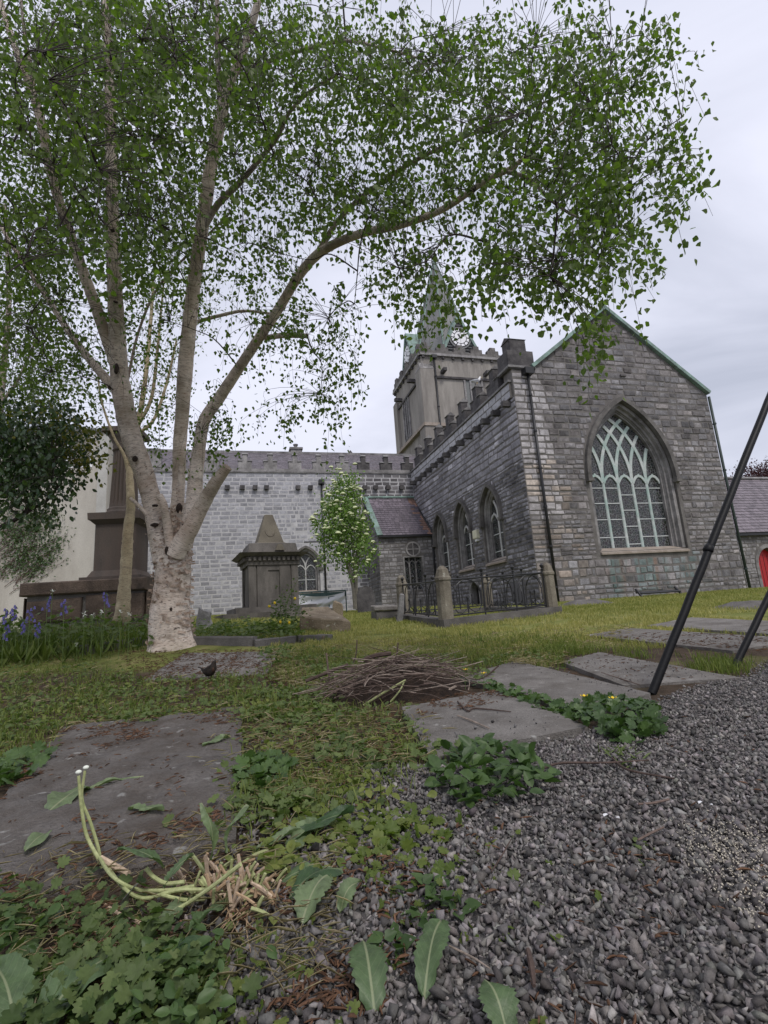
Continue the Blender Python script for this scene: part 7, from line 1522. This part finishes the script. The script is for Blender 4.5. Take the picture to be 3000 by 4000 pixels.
for k in range(80):
    x0, y0 = rg.normal(900, 90), rg.normal(3475, 38); b = G(x0, y0 + 20); a = rg.uniform(-1.1, 1.1); L = rg.uniform(40, 120); yy = b[1] + rg.uniform(-.03, .03)
    px_tube(up_, 'cut_stalk', [(x0, y0, rg.uniform(10, 18), yy), (x0 + L * .5 * math.sin(a), y0 - L * .5 * math.cos(a), rg.uniform(10, 17), yy), (x0 + L * math.sin(a * 1.1), y0 - L * math.cos(a * 1.1), rg.uniform(8, 15), yy)], [M_stem, M_pink, M_root][k % 3], 6)
for k in range(14):
    x0, y0 = rg.normal(930, 50), rg.normal(3545, 15); a = rg.uniform(-.9, .9); L = rg.uniform(60, 210); px_tube(up_, 'root', [(x0, y0, 7), (x0 + L * .5 * math.sin(a) + rg.normal(0, 12), y0 + L * .5 * math.cos(a), 5), (x0 + L * math.sin(a), y0 + L * math.cos(a), 2.5)], M_root, 5, .012)
for k, (a, b, wd, mt, te, ya, yb) in enumerate([((825, 3360), (790, 3135), .38, M_bigp, .35, Yd, Yd), ((640, 3390), (455, 3320), .5, M_big, .4, Y2, Y2 - .05), ((735, 3545), (560, 3775), .24, M_bigp, .35, None, None), ((880, 3560), (735, 3740), .26, M_big, .4, None, None), ((1090, 3380), (1290, 3230), .30, M_bigp, .5, None, None), ((1090, 3480), (1300, 3440), .42, M_big, .4, None, None), ((880, 3330), (960, 3140), .3, M_bigp, .45, Yd, Yd), ((500, 3560), (540, 3450), .75, M_wilt, .2, Y1 - .03, Y1 - .03), ((640, 3470), (760, 3340), .5, M_big, .45, Y2, Y2 + .04), ((1000, 3350), (1180, 3300), .4, M_bigp, .45, None, None), ((380, 3480), (330, 3390), .9, M_big, .3, Ys, Ys)]):
    big_leaf(up_, a, b, wd, mt, .015, .03, .012, te, 8, 90 + k, ya, yb)
# torn leaves lying on the big slab
tl_l = ['torn leaf on the big slab, nearest the tall cut stalks', 'torn leaf blade on the slab behind the tall cut stalks', 'narrow curled leaf lying at the left edge of the slab', 'small torn leaf scrap in the middle of the slab', 'crumpled leaf beside the bird-side end of the slab']
for k, (a, b, wd, te) in enumerate([((330, 3100), (178, 3222), .40, .2), ((345, 3110), (560, 3065), .22, .4), ((185, 3295), (95, 3375), .42, .1), ((500, 3200), (640, 3215), .35, .5), ((790, 2940), (900, 2910), .5, .4)]):
    o_ = big_leaf(None, a, b, wd, M_bigp, .03, .034, .008, te, 7, 120 + k, name='torn_leaf'); tag(o_, tl_l[k], 'leaf', 'torn leaves on the slab')
for nm, lab, lst in (('dock_plant', 'broad dock leaves spreading at the bottom left corner', [((130, 4080), (500, 3815), .62, M_big, .10, 0), ((870, 3830), (455, 3880), .42, M_bigd, .0, 0), ((-60, 3960), (120, 3880), .6, M_bigd, .1, 0), ((60, 4080), (-30, 3900), .5, M_big, .2, 0)]),
                     ('dock_plant', 'two upright toothed leaves in the gravel at bottom centre', [((1465, 4000), (1425, 3785), .66, M_big, .28, 1), ((1660, 3940), (1730, 3705), .46, M_big, .24, 1)]),
                     ('dock_plant', 'leaf tip cut by the bottom edge right of centre', [((1990, 4110), (1905, 3960), .8, M_big, .3, 0)]),
                     ('dock_plant', 'curled toothed leaves on the gravel right of the uprooted dandelion', [((1130, 3540), (1340, 3480), .5, M_bigd, .3, 0), ((1180, 3640), (1290, 3500), .6, M_bigp, .3, 0), ((1130, 3330), (1390, 3240), .3, M_bigd, .3, 0), ((1330, 3600), (1420, 3540), .7, M_bigp, .3, 0)])):
    g0 = G(*lst[0][0]); pl_ = thing(nm, g0, lab, 'plant', 'dock plants')
    for k, (a, b, wd, mt, te, sh_) in enumerate(lst): big_leaf(pl_, a, b, wd, mt, .015, .045, .02, te, 10, 140 + k, shape=sh_)
# ------------------------------------------------------------------ twig pile
pc = G(1560, 2705); pile = thing('brush_pile', pc, 'heap of brown twigs and sticks behind the broken grave slab', 'brush pile')
M_tw = [mat_rough('twig_bark_%s' % 'abc'[i], c, tuple(x * 1.9 for x in c), 30, 100, .85, .4, .003) for i, c in enumerate(((.05, .034, .028), (.095, .068, .056), (.18, .145, .12)))]
rg = np.random.default_rng(83); px0, px1 = P(1230, 2700, pc[1])[0], P(1930, 2700, pc[1])[0]; hx = (px1 - px0) / 2; cx = (px0 + px1) / 2
mv = []; NM = 20
for j in range(NM + 1):
    for i in range(NM + 1):
        a_, b_ = i / NM * 2 - 1, j / NM * 2 - 1; x_, y_ = cx - .05 + a_ * hx * .85, pc[1] + .06 + b_ * .44; mv.append((x_, y_, gz(x_, y_) - .03 + max(0, 1 - a_ * a_ - b_ * b_ * 1.0) * .19 + .03 * mnoise.noise(Vector((x_ * 8, y_ * 8, 0)))))
mesh_obj('debris_mound', mv, [(j * (NM + 1) + i, j * (NM + 1) + i + 1, (j + 1) * (NM + 1) + i + 1, (j + 1) * (NM + 1) + i) for j in range(NM) for i in range(NM)], mat_rough('dark_duff', (.018, .012, .009), (.06, .038, .026), 25, 70, .95, 1.0, .03), pile)
for k in range(290):
    ra_, th_ = .92 * math.sqrt(rg.random()), rg.uniform(0, 6.283); u = np.array([ra_ * math.cos(th_), ra_ * math.sin(th_)]); dome = 1 - ra_ * ra_; c = np.array([cx + u[0] * hx * .9 - .05, pc[1] + .02 + u[1] * .50, 0]); c[2] = gz(c[0], c[1]) + dome * .19 + rg.uniform(.0, .07)
    a = rg.normal(-.12, .6) if rg.random() < .6 else rg.uniform(0, 3.14); el = rg.normal(-.35 * u[0], .14); L = rg.uniform(.2, .62); d = np.array([math.cos(a) * math.cos(el), math.sin(a) * math.cos(el), math.sin(el)]); s = unit(np.cross(d, ZV))
    p = np.array([c + d * L * t + s * L * .28 * rg.normal() * t * (1 if t > 0 else -1) + rg.normal(0, .004, 3) for t in (-.5, -.25, 0, .25, .5)]); gl = ground_z(p[:, 0], p[:, 1]); p[:, 2] = np.maximum(p[:, 2], gl + .006)
    r = rg.choice([.0018, .0026, .0036, .005], p=[.35, .35, .22, .08]); v_, f_, _ = tube_np(spline(p, 2), np.linspace(r, r * .55, 9), 5); mesh_obj('twig', v_, f_, M_tw[rg.integers(0, 3)], pile)
for pt_, r_ in (([(1425, 2575), (1470, 2560), (1528, 2552)], 18), ([(1535, 2595), (1550, 2580), (1565, 2572)], 18), ([(1420, 2585), (1570, 2592), (1640, 2640)], 7), ([(1555, 2510), (1545, 2570), (1500, 2615)], 6), ([(1830, 2675), (1900, 2640), (1948, 2600)], 6), ([(1395, 2500), (1390, 2560), (1380, 2590)], 5)):
    px_tube(pile, 'stick', [(x, y, r_, pc[1] + .12) for x, y in pt_], M_tw[0], 7)
px_tube(pile, 'birch_stick', [(1725, 2718, 12, pc[1] - .2), (1755, 2695, 11, pc[1] - .15), (1780, 2680, 10, pc[1] - .1)], M_tw[2], 7); px_tube(pile, 'birch_stick', [(1600, 2705, 8, pc[1] - .25), (1660, 2715, 9, pc[1] - .25), (1720, 2755, 9, pc[1] - .25)], M_tw[2], 7)
px_tube(pile, 'green_stem', [(1420, 2755, 9, pc[1] - .35), (1500, 2705, 9, pc[1] - .35), (1585, 2657, 9, pc[1] - .3)], M_stem, 7); px_tube(pile, 'green_stem', [(1525, 2742, 7, pc[1] - .35), (1560, 2700, 6, pc[1] - .35), (1578, 2665, 6, pc[1] - .32)], M_stem, 7)
px_tube(pile, 'stick', [(1195, 2660, 13, pc[1] + .1), (1260, 2635, 13, pc[1] + .1), (1360, 2595, 11, pc[1] + .1)], M_tw[0], 7); px_tube(pile, 'stick', [(1275, 2550, 6, pc[1] + .2), (1280, 2600, 7, pc[1] + .2), (1288, 2660, 7, pc[1] + .2)], M_tw[1], 6)
bb = G(1640, 2790); zz = .04
tag(px_tube(None, 'birch_log', [(1612, 2783, 22, bb[1]), (1645, 2790, 23, bb[1]), (1682, 2803, 22, bb[1])], M_birch_u, 10), 'short piece of birch branch on the edge of the broken slab', 'branch')
twl = [('forked dead twig lying across the broken grave slab', [(1790, 2770, 6), (1830, 2810, 7), (1860, 2800, 7), (2000, 2815, 4)]), ('thin dead twig on the middle of the broken slab', [(1790, 2830, 5), (1840, 2850, 7), (1915, 2885, 5)]),
       ('long dead twig on the gravel below the buttercup clump', [(2130, 3030, 8), (2200, 3010, 9), (2370, 3010, 8), (2540, 3000, 5)]), ('dead twig crossing the long one on the gravel', [(2395, 2990, 8), (2460, 3040, 9), (2640, 3075, 6)]),
       ('short dead stick on the gravel right of centre', [(2500, 3180, 8), (2560, 3175, 9), (2620, 3160, 8)]), ('dead stick standing out of the gravel at right', [(2500, 3330, 8), (2550, 3300, 9), (2600, 3275, 6)]),
       ('dead twig pointing at the heart-leaved gravel plant', [(1925, 3455, 6), (1965, 3390, 7), (2000, 3325, 4)]), ('dark flat stick near the bottom centre gravel', [(2070, 3780, 20), (2085, 3850, 24), (2095, 3930, 14)]), ('dead twig at lower left of the gravel', [(1230, 3790, 7), (1270, 3740, 8), (1310, 3700, 5)]),
       ('brown stick lying under the uprooted dandelion', [(450, 3720, 18), (600, 3690, 20), (720, 3690, 14)]), ('dead twig between the toothed leaves and gravel', [(1760, 3760, 7), (1850, 3810, 8), (1920, 3860, 5)]), ('thin dead twig on the far gravel edge', [(2350, 2640, 4), (2440, 2670, 5), (2500, 2690, 3)])]
for lab, pts_ in twl:
    sl = 'slab' in lab; o_ = px_tube(None, 'fallen_twig', pts_, M_tw[len(lab) % 3], 6, .046 if sl else .026); tag(o_, lab, 'twig', 'twigs lying on slabs and gravel')
for k, (x, y, s) in enumerate(((2393, 3225, 38), (2762, 3175, 34))):
    p = G(x, y) + ZV * .025; z = proj(p)[2] * s / FPX; V_ = [p + np.array([z * (i / 4 - .5) * 1.6, z * .5 * (j - .5) * math.sin(math.pi * (i + .5) / 5), .25 * z * math.sin(i * 1.2 + j)]) for i in range(5) for j in range(2)]
    tag(mesh_obj('feather', V_, [(2 * i, 2 * i + 1, 2 * i + 3, 2 * i + 2) for i in range(4)], M_white, smooth=True, origin=p), ['white feather lying mid-gravel at right', 'white feather on the gravel nearer the right edge'][k], 'feather', 'feathers on the gravel')

# ------------------------------------------------------------------ bluebells, garlic flowers, rose
bl = [(22, 2385), (58, 2372), (96, 2425), (122, 2378), (186, 2338), (150, 2440), (250, 2350), (30, 2450), (412, 2322)]
bl_l = ['bluebell at the far left edge of the bed', 'tall bluebell second from the left edge', 'low bluebell below the tallest cluster', 'deep blue bell cluster in front of the monument base', 'tall bluebell before the joint of the monument blocks', 'short bluebell half hidden in leaves', 'bluebell right of the tall one before the monument', 'lowest bluebell at the left edge', 'pale bluebell between monument and slender birch']
for k, (x, y) in enumerate(bl):
    Yk = 6.3 + .12 * (k % 3); tp_ = P(x, y, Yk); b = np.array([tp_[0] + rg.normal(0, .03), Yk, gz(tp_[0], Yk)]); q = thing('bluebell', b, bl_l[k], 'flower', 'bluebells in the bed')
    pth = spline(np.array([b, (b * .4 + tp_ * .6), tp_, tp_ + np.array([.04, 0, -.02])]), 4); v_, f_, _ = tube_np(pth, .004, 5); mesh_obj('stalk', v_, f_, M_stalk, q)
    for j in range(9):
        c = tp_ + np.array([rg.normal(0, .022), rg.normal(0, .022), .03 - j * .02]); m = MB(); m.lathe(c, [(.004, 0), (.012, -.010), (.013, -.028), (.019, -.037)], 6, cap=False); m.build('bell', M_blue, q)
    n = 6; a = rg.uniform(0, 6.28, n); put_leaves(q, T_STRAP, np.tile(b, (n, 1)), np.stack([np.cos(a) * .7, np.sin(a) * .7, np.ones(n)], -1), np.stack([np.cos(a), np.sin(a), .4 * np.ones(n)], -1), rg.uniform(.22, .36, n), M_tuft, rg.uniform(.2, .6, n), n, wid=1.3)
gl_ = [(205, 2312), (330, 2398), (362, 2404), (400, 2390), (470, 2392), (505, 2400), (300, 2520)]
gl_l = ['white garlic flower beside the tall bluebell', 'white flower head left of the slender birch foot', 'second white flower head before the monument blocks', 'white flower head under the pale bluebell', 'white flower head at the foot of the slender birch', 'white flower head between the two birches', 'white flower low in the herb bed']
for k, (x, y) in enumerate(gl_):
    Yk = 6.4; tp_ = P(x, y, Yk); b = np.array([tp_[0], Yk, gz(tp_[0], Yk)]); q = thing('garlic_flower', b, gl_l[k], 'flower', 'white flowers in the bed'); MB().tube(np.array([b, tp_]), .003, 5).build('stalk', M_stalk, q)
    m = MB()
    for j in range(10):
        d = unit(rg.normal(0, 1, 3) + [0, 0, .5]); m.add([tp_, tp_ + d * .03 + np.cross(d, ZV) * .012, tp_ + d * .045, tp_ + d * .03 - np.cross(d, ZV) * .012], [(0, 1, 2, 3)])
    m.build('flower_head', M_wpet, q)
rb_ = P(1120, 2440, 8.4); rb_[2] = gz(rb_[0], rb_[1]); rose = thing('rose_bush', rb_, 'rose bush with yellow buds in front of the pyramid-topped tomb', 'shrub'); pos = []
for k in range(9):
    x, y = [(1165, 2262), (1140, 2300), (1100, 2310), (1080, 2350), (1185, 2330), (1150, 2360), (1060, 2380), (1195, 2390), (1110, 2370)][k]; Yk = 8.4 + .1 * (k % 3); tp_ = P(x, y, Yk); p = spline(np.array([rb_, rb_ * .5 + tp_ * .5 + [rg.normal(0, .08), 0, .02], tp_]), 5); v_, f_, _ = tube_np(p, np.linspace(.008, .003, len(p)), 5); mesh_obj('stem', v_, f_, M_stalk, rose)
    for q in p[4:]: pos += [q + rg.normal(0, .055, 3) for _ in range(5)]
pos = np.array(pos); n = len(pos); a = rg.uniform(0, 6.28, n); put_leaves(rose, T_OVAL, pos, np.stack([np.cos(a), np.sin(a), rg.normal(0, .3, n)], -1), rg.normal(0, .5, (n, 3)) + [0, -.3, 1], .065 * rg.uniform(.6, 1.2, n), M_weed, .35 + rg.normal(0, .2, n), 200)
for x, y in ((1073, 2355), (1152, 2338), (1052, 2368), (1095, 2430), (1130, 2432)):
    m = MB(); ell(m, P(x, y, 8.35), (.022, .022, .026), np.eye(3), 5, 8); m.build('bud', M_yel, rose, smooth=True)
